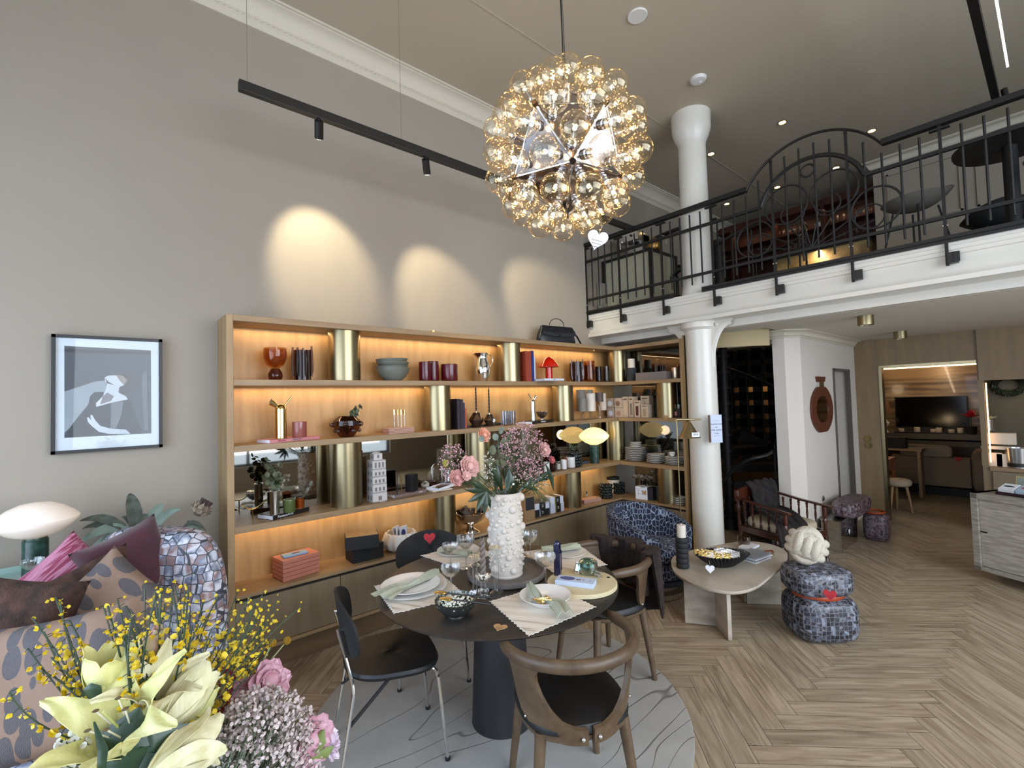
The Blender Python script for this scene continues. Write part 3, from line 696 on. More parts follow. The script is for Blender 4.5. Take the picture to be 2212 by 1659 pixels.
heart_tag('white paper heart tag hanging from the bottom of the globe bulb chandelier', hp, face(d + Vector((0, 0, .5)), (.55, 0, 1)), .085, M['paper'], 3, [(0, .045, 0), (.004, .075, 0)])
# ================================================================ RUG + DINING TABLE
TC = Vector((1.60, 2.01, 0)); TR = .63; TZ = .74
m = MB(); out = []
n = 120
for k in range(n):
    a = 2 * pi * k / n; r = 1.01 * (1 + .012 * sin(3 * a + 1) + .008 * sin(5 * a)); out.append((1.68 + r * cos(a), 2.11 + r * sin(a)))
m.rings([[(x, y, .0005) for x, y in out], [(x, y, .010) for x, y in out], [(1.68 + (x - 1.68) * .99, 2.11 + (y - 2.11) * .99, .014) for x, y in out]])
rm = bpy.data.materials.new('carved_grey_rug'); rm.use_nodes = True; nt = rm.node_tree; b = nt.nodes['Principled BSDF']; b.inputs['Roughness'].default_value = .95
tx = nt.nodes.new('ShaderNodeTexCoord'); wv = nt.nodes.new('ShaderNodeTexNoise'); wv.inputs['Scale'].default_value = .8; wv.inputs['Detail'].default_value = 2; wv.inputs['Distortion'].default_value = .5
mp = nt.nodes.new('ShaderNodeMapping'); mp.inputs['Rotation'].default_value = (0, 0, radians(38)); mp.inputs['Scale'].default_value = (.55, 2.0, 1); nt.links.new(tx.outputs['Object'], mp.inputs[0]); nt.links.new(mp.outputs[0], wv.inputs['Vector'])
ml = nt.nodes.new('ShaderNodeMath'); ml.operation = 'MULTIPLY'; ml.inputs[1].default_value = 9; nt.links.new(wv.outputs[0], ml.inputs[0])
fr = nt.nodes.new('ShaderNodeMath'); fr.operation = 'PINGPONG'; fr.inputs[1].default_value = .5; nt.links.new(ml.outputs[0], fr.inputs[0])
r = nt.nodes.new('ShaderNodeValToRGB'); r.color_ramp.elements[0].position = 0; r.color_ramp.elements[0].color = rgb('#6f6b66'); r.color_ramp.elements[1].position = .030; r.color_ramp.elements[1].color = rgb('#aaa69f'); nt.links.new(fr.outputs[0], r.inputs[0])
n2 = nt.nodes.new('ShaderNodeTexNoise'); n2.inputs['Scale'].default_value = 5; n2.inputs['Detail'].default_value = 6; nt.links.new(tx.outputs['Object'], n2.inputs['Vector'])
mx = nt.nodes.new('ShaderNodeMix'); mx.data_type = 'RGBA'; mx.blend_type = 'MULTIPLY'; mx.inputs[0].default_value = .35; nt.links.new(r.outputs[0], mx.inputs[6]); nt.links.new(n2.outputs[0], mx.inputs[7]); nt.links.new(mx.outputs[2], b.inputs['Base Color'])
bu = nt.nodes.new('ShaderNodeBump'); bu.inputs['Strength'].default_value = .5; bu.inputs['Distance'].default_value = .02; nt.links.new(r.outputs[0], bu.inputs['Height']); nt.links.new(bu.outputs[0], b.inputs['Normal'])
tag(m.build('rug', rm), 'round pale grey rug with carved vein lines under the dining table', 'rug')
tb = thing('dining_table', 'round dark wood pedestal dining table laid with placemats and glasses', 'table', TC + Vector((0, 0, .014)))
zt = TZ - .014
MB().lathe([(0, zt - .03), (TR - .05, zt - .03), (TR - .006, zt - .012), (TR, zt - .006), (TR, zt - .003), (TR - .004, zt), (0, zt)], 96).build('tabletop', M['table'], tb)
MB().lathe([(.160, 0), (.158, .02), (.125, zt - .031), (0, zt - .031)], 64).build('pedestal', mat('charcoal_stained_wood', '#26262a', .55, col2='#1b1b1e', nscale=12, stretch=(1, 1, .1)), tb)
# ---- curved-arm chairs
def wood_chair(label, loc, head):
    t = thing('dining_armchair', label, 'chair', loc, math.atan2(head[1], head[0]), 'curved oak dining armchairs')
    R0 = .27
    def pr(th, z, k=0): r = .232 + .042 * min(1, max(0, (z - .39) / .29)); return (-(r + k) * cos(th), (r + k) * sin(th) * 1.0, z)
    rail_ = []
    for i in range(41):
        th = radians(-118 + 236 * i / 40); e = max(0, abs(th) - radians(85))
        rail_.append((-.275 * cos(th) + e * .10, .275 * sin(th) * (1 - e * .12), .705 - .022 * (1 - cos(th)) * .7))
    rr = [.011 + .012 * min(1, min(i, 40 - i) / 3) for i in range(41)]
    MB().tube(rail_, rr, 12, flat=(.95, 1.15)).build('top_rail', M['smoked'], t)
    inn = [(3, .452), (14, .455), (27, .475), (37, .515), (44, .565), (48, .61), (48, .645), (44, .67), (36, .692)]
    otr = [(3, .390), (24, .394), (44, .408), (60, .435), (71, .475), (76, .53), (77, .59), (80, .645), (92, .69)]
    def interp(L, u):
        x = u * (len(L) - 1); i = min(int(x), len(L) - 2); f = x - i; return (L[i][0] * (1 - f) + L[i + 1][0] * f, L[i][1] * (1 - f) + L[i + 1][1] * f)
    for s in (1, -1):
        def fn(u, v):
            a, b = interp(inn, u), interp(otr, u); th, z = a[0] * (1 - v) + b[0] * v, a[1] * (1 - v) + b[1] * v
            return pr(radians(th) * s, z)
        MB().grid(fn, 28, 8, .018 * s).build('back_splat', M['smoked'], t, ang=50)
        MB().sphere(pr(radians(8) * s, .42, .004), .009, 10, 6, (1, 1, 1)).build('bolt', M['chrome'], t)
        MB().sphere(pr(radians(64) * s, .46, .004), .006, 8, 6).build('bolt', M['chrome'], t)
    for x, y in ((.19, .17), (.19, -.17), (-.15, .18), (-.15, -.18)):
        MB().cyl((x * 1.22, y * 1.22, 0), (x * .95, y * .95, .415), .015, .024, 14).build('leg', M['smoked'], t)
    def sq(r, z, n=40): return [(r * (abs(cos(a)) ** .75) * (1 if cos(a) > 0 else -1), r * 1.02 * (abs(sin(a)) ** .75) * (1 if sin(a) > 0 else -1), z) for a in [2 * pi * k / n for k in range(n)]]
    MB().rings([sq(.20, .385), sq(.215, .40), sq(.215, .415)]).build('seat_frame', M['smoked'], t)
    MB().rings([sq(.212, .416), sq(.222, .425), sq(.222, .44), sq(.212, .455), sq(.18, .463), sq(.12, .464), sq(.05, .464), sq(.01, .464)]).build('seat', M['leather'], t)
    return t
wood_chair('curved-rail oak armchair with black seat, nearest the camera', (1.485, 1.405, .014), (.46, .89))
wood_chair('curved-rail oak armchair draped with brown fur at the right of the table', (2.36, 1.905, .014), (-.97, .25))
def shell_chair(label, loc, head):
    t = thing('shell_chair', label, 'chair', loc, math.atan2(head[1], head[0]), 'black plywood chairs with chrome legs')
    def sq(rx, ry, z, dx=0, n=40):
        o = []
        for k in range(n):
            a = 2 * pi * k / n; c, s_ = cos(a), sin(a); x = rx * (abs(c) ** .7) * (1 if c > 0 else -1); y = ry * (abs(s_) ** .7) * (1 if s_ > 0 else -1)
            y *= 1 + .12 * x / rx; zz = z - .012 * (x / rx) ** 2 * (1 if x > 0 else -.6)
            o.append((x + dx, y, zz))
        return o
    MB().rings([sq(.19, .19, .428), sq(.215, .212, .435), sq(.222, .218, .450), sq(.215, .211, .463), sq(.17, .165, .464), sq(.11, .105, .464), sq(.05, .05, .464), sq(.01, .01, .464)]).build('seat', M['leather'], t)
    def bk(u, v):
        a = u * 2 * pi; r = v
        y = .235 * r * (abs(cos(a)) ** .6) * (1 if cos(a) > 0 else -1); z = .115 * r * (abs(sin(a)) ** .6) * (1 if sin(a) > 0 else -1)
        return (-.245 + 1.25 * y * y * (1) - .12 * z, y, .665 + z + .02 * cos(y * 12))
    MB().grid(bk, 48, 8, .012).build('backrest', M['blackmatte'], t, ang=60)
    for s in (1, -1):
        MB().tube([(.10, .10 * s, .425), (.16, .15 * s, .428), (.185, .17 * s, .41), (.195, .18 * s, .37), (.225, .205 * s, .0)], .0085, 8).build('leg', M['chrome'], t)
        p = MB().tube([(-.26, .20 * s, 0), (-.19, .188 * s, .40), (-.195, .18 * s, .45), (-.25, .12 * s, .67)], .0085, 8).build('leg', M['chrome'], t)
        MB().cyl((-.25, .12 * s, .66), (-.222, .105 * s, .66), .008, n=8).build('bolt', M['chrome'], p)
        MB().cyl((.2245, .2045 * s, -.002), (.2245, .2045 * s, .012), .013, n=12).build('foot_cap', M['blackmatte'], t)
    MB().cyl((-.193, .186, .43), (-.193, -.186, .43), .008, n=8).build('cross_rod', M['chrome'], t)
    MB().tube([(-.22, .19, .26), (.02, .10, .425)], .008, 8).build('brace', M['blackmatte'], t)
    MB().tube([(-.22, -.19, .26), (.02, -.10, .425)], .008, 8).build('brace', M['blackmatte'], t)
    return t
shell_chair('black seat chair with chrome tube legs at the left of the table', (1.075, 2.225, .014), (.95, -.30))
shell_chair('black backed chair behind the table, a red heart tag on its back', (1.60, 2.70, .014), (-.50, -.87))
# fur throw over the right armchair
def fur_m(n, c, c2): return mat(n, c, .95, col2=c2, nscale=18, bump=.6, bscale=110, detail=6)
M['fur'] = fur_m('brown_fur', '#33231f', '#180f0d')
hd = Vector((-.97, .25)).normalized(); sd = Vector((-hd.y, hd.x))
def thr(u, v):
    # u along rail, v over: inside bottom -> over rail -> outside bottom
    th = radians(-68 + u * 120); rr0 = .285
    s = (v - .42) * .95
    if v < .42: off = -.035 - .03 * (.42 - v); z = .735 - (.42 - v) * .62
    else: off = .035 + .05 * (v - .42) + .02 * sin(u * 17); z = .735 - (v - .42) * (.72 + .10 * sin(u * 5))
    if .36 < v < .48: z = .742 + .004 * sin(u * 20)
    off += .017 * sin(u * 24 + v * 3) + .008 * sin(u * 51)
    r_ = rr0 + off; l = Vector((-r_ * cos(th), r_ * sin(th)))
    w = hd * l.x + sd * l.y; return (2.36 + w.x, 1.905 + w.y, z + .014)
tag(MB().grid(thr, 44, 30, .012).build('fur_throw', M['fur']), 'dark brown fur throw draped over the back of the right dining armchair', 'throw')
# ================================================================ ON THE DINING TABLE
Z0 = TZ + .0005
def placemat(corners, label):
    P = [at(x, y, Z=Z0) for x, y in corners]; n = 15
    def edge(a, b):
        L = (b - a); nrm = Vector((L.y, -L.x, 0)).normalized(); o = []
        for k in range(n * 6): t = k / (n * 6); o.append(a + L * t - nrm * (.006 * abs(sin(pi * t * n))))
        return o
    ar = (P[1] - P[0]).cross(P[2] - P[1]).z
    if ar < 0: P = P[::-1]
    out = [p for i in range(4) for p in edge(P[(i) % 4], P[(i + 1) % 4])]; c = sum(P, Vector()) / 4
    hw = lambda k, z: [Vector((c.x + (p.x - c.x) * k, c.y + (p.y - c.y) * k, z + .0008 * sin(i * .31))) for i, p in enumerate(out)]
    o = MB().rings([hw(1, Z0), hw(1, Z0 + .003), hw(.965, Z0 + .003)]).build('placemat', mat('placemat_linen', '#bdb0a0', .9, noise=.06, nscale=40, bump=.12, bscale=260), smooth=False); tag(o, label, 'placemat', 'beige scalloped placemats')
    MB().rings([hw(1.004, Z0 + .0004), hw(1.006, Z0 + .0036), hw(.975, Z0 + .0039), hw(.975, Z0 + .0031)]).build('scalloped_edge', mat('ivory_stitching', '#ddd3c4', .8), o, smooth=False)
placemat([(1057, 1300), (1185, 1262), (1288, 1312), (1142, 1376)], 'beige placemat with scalloped edge under the bowl with the gold bow')
placemat([(808, 1267), (950, 1237), (1010, 1290), (850, 1327)], 'beige placemat with scalloped edge at the left of the table')
placemat([(909, 1201), (1018, 1173), (1062, 1196), (1003, 1233)], 'beige placemat with scalloped edge at the back of the table')
placemat([(1128, 1193), (1248, 1176), (1312, 1221), (1195, 1239)], 'beige placemat with scalloped edge at the back right of the table')
def plate(px, py, wpx, label, z=Z0 + .004, deep=0, m=None, group=None):
    p = at(px, py, Z=z); r = wid(px - wpx / 2, px + wpx / 2, py, Z=z) / 2 * .96
    pr = [(0, .003), (r * .55, .003), (r * .6, 0), (r * .62, .003), (r, .016 + deep), (r, .018 + deep), (r * .96, .018 + deep), (r * .66, .007 + deep * .3), (r * .6, .006), (0, .006)]
    o = MB().lathe(pr, 56).build('plate', m or M['porcelain'], loc=(p.x, p.y, z)); return tag(o, label, 'plate', group), p, r
plate(892, 1272, 150, 'larger white plate, lower of the two under the left napkin')
_, pL, rL = plate(888, 1266, 128, 'smaller white plate on top, under the left napkin', z=Z0 + .022)
_, pF, rF = plate(1178, 1300, 116, 'white deep plate holding the gold bow and napkin', deep=.02)
_, pB, rB = plate(989, 1192, 92, 'white plate on the back placemat behind the coupe glasses')
_, pR, rR = plate(1225, 1196, 88, 'white plate under the folded napkin, behind the blue crystal bottle')
def napkin(pts, ws, z, label, h=.03, name='napkin'):
    P = [at(x, y, Z=z) for x, y in pts]; N = len(P)
    def fn(u, v):
        x = u * (N - 1); i = min(int(x), N - 2); f = x - i; f2 = f * f * (3 - 2 * f); a = P[i].lerp(P[i + 1], f); w = ws[i] * (1 - f2) + ws[i + 1] * f2
        d = (P[i + 1] - P[i]).normalized(); s_ = Vector((-d.y, d.x, 0)); q = v * 2 - 1
        return a + s_ * (w * q) + Vector((0, 0, .004 + h * (1 - q * q) * (.6 + .4 * sin(u * 9)) * (.03 / max(w, .02)) * .8 + .006 * sin(v * 14 + u * 4)))
    return tag(MB().grid(fn, 26, 18, .003).build(name, M['linen']), label, 'napkin', 'sage linen napkins')
napkin([(822, 1292), (860, 1272), (900, 1262), (945, 1240)], [.065, .055, .016, .022], Z0 + .032, 'long sage linen napkin laid across the two plates at the left')
napkin([(1145, 1268), (1158, 1290), (1172, 1302), (1205, 1305), (1222, 1330)], [.02, .026, .012, .045, .04], Z0 + .034, 'sage linen napkin pinched by a gold bow in the deep plate')
napkin([(950, 1190), (985, 1192), (1015, 1198)], [.03, .045, .035], Z0 + .024, 'sage linen napkin on the plate at the back of the table', h=.02)
napkin([(1170, 1188), (1205, 1186), (1250, 1180)], [.04, .06, .04], Z0 + .024, 'sage linen napkin folded over the plate at the back right', h=.025)
# gold bow on the deep plate
p = at(1171, 1298, Z=Z0 + .05); m = MB(); dd = (at(1190, 1293, Z=.79) - at(1152, 1302, Z=.79)).normalized()
def bowfn(u, v):
    q = (u - .5) * 2; w = .008 + .022 * abs(q) ** .8; s_ = Vector((-dd.y, dd.x, 0)); fold = .004 * sin(v * 18)
    return p + dd * (q * .035) + s_ * (w * (v * 2 - 1)) + Vector((0, 0, .006 + fold + .006 * (1 - (v * 2 - 1) ** 2)))
bo = m.grid(bowfn, 12, 16, .003).build('gold_bow', M['gold']); tag(bo, 'shiny gold ribbon bow on the napkin in the deep plate', 'bow')
MB().cyl(p + Vector((0, 0, -.004)) - dd * .007, p + Vector((0, 0, -.004)) + dd * .007, .014, n=12).build('knot', M['gold'], None).parent = bo
def coupe(px, py, ty, w, label, z=TZ, m=None, group='cut crystal coupe glasses on the table'):
    p = at(px, py, Z=z); h = zat(p.x, p.y, ty) - z; r = w / 2
    t = thing('coupe_glass', label, 'glass', (p.x, p.y, z), group=group)
    MB().lathe([(r * .72, 0), (r * .72, .002), (.006, .006), (.0045, .012), (.004, h * .55), (.008, h * .60), (0, h * .60), (0, h * .3)][:6] + [(.001, h * .60)], 28).build('stem', m or M['crystal'], t)
    pr = [(0, h * .60), (r * .45, h * .62), (r * .82, h * .74), (r * .97, h * .88), (r, h), (r * .965, h), (r * .93, h * .88), (r * .78, h * .76), (r * .42, h * .645), (0, h * .63)]
    fl = lambda rr, z_, a: rr * (1 + (.035 * abs(sin(a * 9)) if z_ < h * .9 else 0))
    MB().lathe(pr, 72, fn=fl).build('bowl', m or M['crystal'], t)
    return t
for a in ((975, 1281, 1220, .098, 'crystal coupe glass at the right corner of the left placemat'), (974, 1226, 1174, .098, 'lower crystal coupe glass on the back placemat, in front of the plate'), (1007, 1228, 1157, .105, 'taller crystal coupe glass on the back placemat, beside the twisted candle'), (1179, 1263, 1196, .110, 'crystal coupe glass in front, between the vase tray and the blue bottle'), (1136, 1203, 1150, .095, 'crystal coupe glass just behind the white vase'), (1146, 1207, 1148, .10, 'crystal coupe glass at the back edge, right of the vase')): coupe(*a)
# crystal candle holders with gold seed beads
gold_bead = mat('gold_seed_bead', '#c9b48c', .35); pearl = mat('pearl_bead', '#d8d5c2', .25)
def beads(name, c, r, n, br, m, parent, h=.01, label=None):
    mb = MB(); mb2 = None
    for k in range(n):
        a = random.uniform(0, 2 * pi); q = r * sqrt(random.random()); mb.sphere((c[0] + q * cos(a), c[1] + q * sin(a), c[2] + h * (1 - (q / r) ** 2) + random.uniform(0, br)), br, 6, 4)
    o = mb.build(name, m, parent); return o
def candlestick(px, py, ty, label, w=.062):
    p = at(px, py, Z=TZ); h = zat(p.x, p.y, ty) - TZ; r = w / 2
    t = thing('candle_holder', label, 'candle holder', (p.x, p.y, TZ))
    MB().lathe([(r * 1.15, 0), (r * 1.15, .006), (r * .6, .016), (r * .48, .03), (r * .42, h * .70), (r * .9, h * .73), (r * .9, h * .76), (r * .45, h * .79), (r * .5, h * .87), (r * 1.1, h * .93), (r * 1.12, h * .98), (r, h * .98), (0, h * .92)], 32).build('body', M['crystal'], t)
    o = beads('seed_bead_filling', (0, 0, h * .95), r * .95, 90, .0028, gold_bead, t, .012); o['kind'] = 'stuff'
    return t
candlestick(1073, 1281, 1180, 'tallest clear glass candle holder, filled with gold beads, in front of the vase')
candlestick(1027, 1281, 1200, 'shorter clear glass candle holder with gold beads, left of the tallest one')
p = at(1045, 1292, Z=TZ); t = thing('candle_holder', 'low clear glass holder with white beads around a twisted brown candle', 'candle holder', (p.x, p.y, TZ)); hh = zat(p.x, p.y, 1243) - TZ
MB().lathe([(.03, 0), (.032, .006), (.015, .016), (.026, .03), (.028, .04), (.016, .05), (.014, hh * .7), (.038, hh * .9), (.041, hh), (.037, hh), (0, hh * .85)], 30).build('body', M['crystal'], t)
o = beads('pearl_bead_filling', (0, 0, hh * .9), .034, 70, .0042, pearl, t, .014); o['kind'] = 'stuff'
top = zat(p.x, p.y, 1160); m = MB(); L = top - TZ - hh * .9
for s in (0, pi): m.tube([(.0075 * cos(s + k * .55), .0075 * sin(s + k * .55), TZ + hh * .9 + L * k / 40) for k in range(41)], [.0085 * (1 if k < 34 else (41 - k) / 7) for k in range(41)], 8)
o = m.build('twisted_candle', mat('taupe_wax', '#6e625a', .6), loc=(p.x, p.y, 0)); tag(o, 'tall twisted taupe candle standing in the low glass holder', 'candle')
# fluted dark bowl of white berries with serving cutlery
p = at(988, 1335, Z=TZ); r = wid(944, 1032, 1300, Z=TZ + .06) / 2; h = .075
t = thing('fluted_bowl', 'small fluted dark metal bowl heaped with white berries', 'bowl', (p.x + .01, p.y + .025, TZ))
MB().lathe([(r * .42, 0), (r * .42, .006), (r * .62, .016), (r * .86, .042), (r, h), (r * .97, h), (r * .8, .045), (r * .3, .014), (0, .012)], 96, fn=lambda q, z, a: q * (1 + (.03 * sin(a * 26) if z > .01 else 0))).build('bowl', mat('gunmetal', (.16, .17, .16), .28, .9), t)
o = beads('berry_filling', (0, 0, h * .72), r * .9, 170, .0062, pearl, t, .022); o['kind'] = 'stuff'
o = beads('leaf_filling', (0, 0, h * .70), r * .9, 120, .0052, M['green'], t, .022); o['kind'] = 'stuff'
bc = Vector((p.x + .01, p.y + .025, TZ))
for i, (a, b, lab) in enumerate((((938, 1279), (1062, 1291), 'gold bowled serving spoon with black handle lying on the berry bowl'), ((950, 1292), (1058, 1305), 'black handled serving fork lying nearest the front on the berry bowl'))):
    z = TZ + .098 - .004 * i; A, B = at(*a, Z=z), at(*b, Z=z); t = thing('serving_spoon' if i == 0 else 'serving_fork', lab, 'cutlery', (0, 0, 0)); d = (B - A).normalized()
    MB().tube([A + d * .05, A + d * .12, B], [.003, .004, .0045], 8).build('handle', M['black'], t)
    MB().sphere(A + d * .03, .022, 14, 8, (1.5, .85, .3), Matrix.Rotation(math.atan2(d.y, d.x), 3, 'Z')).build('spoon_bowl' if i == 0 else 'fork_head', M['brass2'], t)
# grey round tray + bubble vase + bouquet vessel
VC = at(1092, 1236, Z=TZ + .012); 
o = MB().lathe([(0, 0), (.200, 0), (.212, .006), (.216, .034), (.210, .036), (.204, .034), (.200, .014), (0, .012)], 72).build('tray', mat('grey_concrete', '#6d6661', .8, noise=.1, nscale=20), loc=(1.675, 2.03, TZ)); tag(o, 'round grey concrete tray under the white bubble vase', 'tray')
vx, vy = 1.665, 2.015; vz = TZ + .0125; VH = zat(vx, vy, 1062) - vz
vt = thing('bubble_vase', 'tall white ceramic vase covered in round bumps holding the bouquet', 'vase', (vx, vy, vz)); R = .090
vm = mat('white_bisque', '#c6bcb0', .75, bump=.05, bscale=80)
MB().lathe([(0, 0), (R * .93, 0), (R * .97, .008), (R * .93, .016), (R * .98, .03), (R, VH * .5), (R * .99, VH * .97), (R * 1.02, VH), (R * .93, VH), (R * .9, VH * .96), (R * .88, VH * .6), (0, VH * .58)], 64).build('body', vm, vt)
m = MB(); pts = []; random.seed(11); tries = 0
while len(pts) < 170 and tries < 12000:
    tries += 1; a = random.uniform(0, 2 * pi); z = random.uniform(.04, VH - .02); rr = random.choice((.008, .011, .014, .019, .024)) if tries < 3000 else random.choice((.006, .008, .010))
    if all((min(abs(a - b), 2 * pi - abs(a - b)) * R) ** 2 + (z - w) ** 2 > (rr + s) ** 2 * 1.12 for b, w, s in pts): pts.append((a, z, rr))
for a, z, rr in pts: m.sphere(((R - rr * .15) * cos(a), (R - rr * .15) * sin(a), z), rr, 14, 10)
o = m.build('bumps', vm, vt); o['kind'] = 'stuff'
# cream serving board group
BC = at(1257, 1256, Z=TZ + .02); o = MB().lathe([(0, 0), (.172, 0), (.178, .003), (.178, .019), (.175, .022), (0, .022)], 72).build('serving_board', mat('cream_board', '#cfc19a', .6), loc=(BC.x, BC.y, TZ)); tag(o, 'round cream serving board on the right side of the dining table', 'board')
zb = TZ + .0225
A, B, C_ = at(1199, 1263, Z=zb), at(1282, 1273, Z=zb), at(1213, 1239, Z=zb + .02)
d = (B - A).normalized(); s_ = Vector((-d.y, d.x, 0)); L = (B - A).length; Wb = .075; ang = math.atan2(d.y, d.x)
t = thing('gift_box', 'long pale blue gift box with a dark blue oval window on the serving board', 'box', A, ang)
MB().bx((0, 0, 0), (L, Wb, .024)).build('carton', mat('pale_blue_card', '#bcc8dc', .6), t, smooth=False, bev=.0008)
m = MB().lathe([(0, 0), (.03, 0), (.03, .0006), (0, .0006)], 32, (.055, Wb * .55, .0243), sx=1.3, sy=.75); m.build('oval_window', mat('blue_satin', '#1d2e6b', .35, col2='#6d84c0', nscale=9, stretch=(.3, 3, 1)), t)
text('printed_name', 'ahl  l', .02, M['ink'], t, (L * .62, Wb * .5, .0245)); text('printed_mark', 'ø', .011, M['ink'], t, (L * .88, Wb * .5, .0245))
p = at(1214, 1245, Z=zb); h = zat(p.x, p.y, 1173) - zb; m = MB()
o = thing('blue_bottle', 'tall dark blue faceted crystal standing behind the pale blue gift box', 'decanter', (p.x, p.y + .03, zb), .5)
MB().box((0, 0, h * .48), (.034, .034, h * .96)).build('body', mat('cobalt_crystal', '#0a1033', .12, Coat_Weight=.6), o, smooth=False, bev=.004)
MB().box((.019, -.004, h * .42), (.018, .03, h * .60)).build('side_prism', bpy.data.materials['cobalt_crystal'], o, smooth=False, bev=.003)
MB().sphere((0, 0, h * .94), .018, 14, 8, (1, 1, 1.1)).build('stopper', bpy.data.materials['cobalt_crystal'], o)
p = at(1271, 1238, Z=zb); t = thing('glass_votive', 'squat sea green glass jar on the serving board', 'jar', (p.x, p.y, zb)); r = .05
MB().lathe([(0, 0), (r * .8, 0), (r, .012), (r * 1.03, .04), (r * .98, .062), (r * .8, .070), (r * .55, .067), (r * .55, .063), (r * .78, .064), (r * .9, .055), (r * .9, .02), (0, .012)], 44).build('jar', glass('sea_green_glass', (.42, .60, .55), .25, .04), t)
p = at(1247, 1238, Z=zb); o = MB().lathe([(0, 0), (.020, 0), (.022, .008), (.018, .025), (.010, .042), (.006, .052), (.007, .056), (.004, .062), (0, .063)], 24).build('silver_bell', M['chrome'], loc=(p.x, p.y, zb)); tag(o, 'small pear-shaped silver bell beside the green glass jar', 'bell')
p = at(1293, 1246, Z=zb); m = MB()
for k in range(5): a = k * 1.25; m.sphere((.013 * cos(a), .013 * sin(a), .018 + .006 * sin(k * 2)), .012, 10, 6, (1, 1, .45))
m.cyl((0, 0, 0), (0, 0, .018), .006, n=8); tag(m.build('metal_flower', M['steel'], loc=(p.x, p.y, zb)), 'small dull silver flower ornament at the right of the serving board', 'ornament')
p = at(1314, 1247, Z=zb); o = MB().lathe([(.009, 0), (.009, .0005), (.0075, .0005), (.0075, 0)], 24).build('maker_mark', M['ink'], loc=(p.x, p.y, zb - .0003)); tag(o, 'tiny round black mark printed on the cream serving board', 'mark')
heart_tag('flat wooden heart tag at the front edge of the dining table', at(1078, 1357, Z=TZ + .002) , (0, 0, radians(-60)), .062, M['kraft'])
bpy.data.objects[-1] if False else None
heart_tag('small white heart tag between the glass candle holders', at(1022, 1284, Z=TZ + .012), face((EYEP - at(1022, 1284, Z=TZ)) + Vector((0, 0, 1)), (0, 0, 1)), .034, M['paper'], 0)
hc = Vector((1.60, 2.70, 0)); hdv = Vector((-.50, -.87)).normalized()
heart_tag('red heart tag on the black backrest of the chair behind the table', at(928, 1166, Y=2.84), face((-.45, -.87, .1)), .078, M['red'])
# ================================================================ ON THE SHELVES
def depth(p): return (RR.transposed() @ (Vector(p) - EYEP)).z
def rw(xl, xr, p):
    "width of a round thing whose silhouette spans image columns xl..xr"
    return (xr - xl) * depth(p) / F * F / sqrt(F * F + ((xl + xr) / 2 - CX) ** 2)
def fit(xl, xr, yt, row, dy, yb=None, base=None, flat=False):
    Y = SF + dy; z = ROW[row] + .0005 if base is None else base; xm = (xl + xr) / 2; yb = yb or yt
    p = at(xm, yb, Y=Y); w = (at(xr, yt, Y=Y) - at(xl, yt, Y=Y)).length if flat else rw(xl, xr, p)
    return Vector((p.x, Y, z)), w, zat(p.x, Y, yt) - z
def fitR(xl, xr, yt, row, dx, yb=None, flat=False):
    X = RXF + dx; z = ROW[row] + .0005; xm = (xl + xr) / 2; p = at(xm, yb or yt, X=X); w = (at(xr, yt, X=X) - at(xl, yt, X=X)).length if flat else rw(xl, xr, p)
    return Vector((X, p.y, z)), w, zat(X, p.y, yt) - z
def box_thing(name, label, cat, c, d, m, rz=0, group=None, bev=.0012, lid=None):
    o = MB().box((0, 0, d[2] / 2), d).build(name, m, loc=c, rz=rz, smooth=False, bev=bev); return tag(o, label, cat, group)
def jar(name, label, cat, p, w, h, m, wax=None, group=None, wob=None, th=.004, wx=.8):
    t = thing(name, label, cat, p, group=group); r = w / 2
    MB().lathe([(0, 0), (r * .93, 0), (r, h * .08), (r, h * .97), (r * .99, h), (r - th, h), (r - th, h * .1), (0, h * .09)], 36, fn=wob).build('jar' if wax else 'body', m, t)
    if wax:
        MB().lathe([(0, h * .1), (r - th * 1.2, h * .1), (r - th * 1.2, h * wx), (0, h * wx)], 24).build('wax', wax, t)
        MB().cyl((0, 0, h * wx), (0, 0, h * wx + .008), .001, n=6).build('wick', M['ink'], t)
    return t
amber = glass('amber_glass', (.85, .62, .36), .05, .06, .95); brown = glass('brown_glass', (.42, .20, .13), .05, .05, .9)
smoke = glass('smoke_glass', (.55, .45, .42), .07, .1, .9); ruby = mat('ruby_glass', '#6a101c', .25, Coat_Weight=.15, noise=.4, nscale=30, Transmission_Weight=.3)
# ---- row 1
p, w, h = fit(569, 621, 752, 1, .13, 820)
t = thing('goblet', 'amber glass goblet on a dark ball foot, leftmost on the top shelf', 'goblet', p); r = w / 2
MB().lathe([(r * .5, 0), (r * .62, h * .12), (r * .60, h * .22), (r * .38, h * .36), (0, h * .37)], 30).build('foot', brown, t)
MB().lathe([(r * .3, h * .37), (r * .75, h * .48), (r * .98, h * .68), (r, h * .85), (r * .96, h), (r * .93, h), (r * .96, h * .85), (r * .94, h * .68), (r * .7, h * .5), (0, h * .40)], 36, fn=lambda q, z, a: q * (1 + .012 * sin(a * 7 + z * 60))).build('bowl', amber, t)
def finger_vase(xl, xr, yt, yb, label):
    p, w, h = fit(xl, xr, yt, 1, .13, yb); t = thing('finger_vase', label, 'vase', p, group='brown glass vases with smoky rods'); r = w / 2 * .80
    MB().lathe([(0, 0), (r, 0), (r, h * .88), (r * .93, h * .88), (r * .93, .008), (0, .008)], 32).build('body', brown, t)
    for k in range(7):
        a = k * 2 * pi / 7 + .3; x, y = (r + .007) * cos(a), (r + .007) * sin(a); top = h * (.92 + .08 * sin(k * 2.3))
        MB().tube([(x * .95, y * .95, h * .12), (x * 1.08, y * 1.08, h * .3), (x * 1.05, y * 1.05, h * .7), (x, y, top)], [.006, .0085, .009, .007], 8).build('glass_rod', smoke, t)
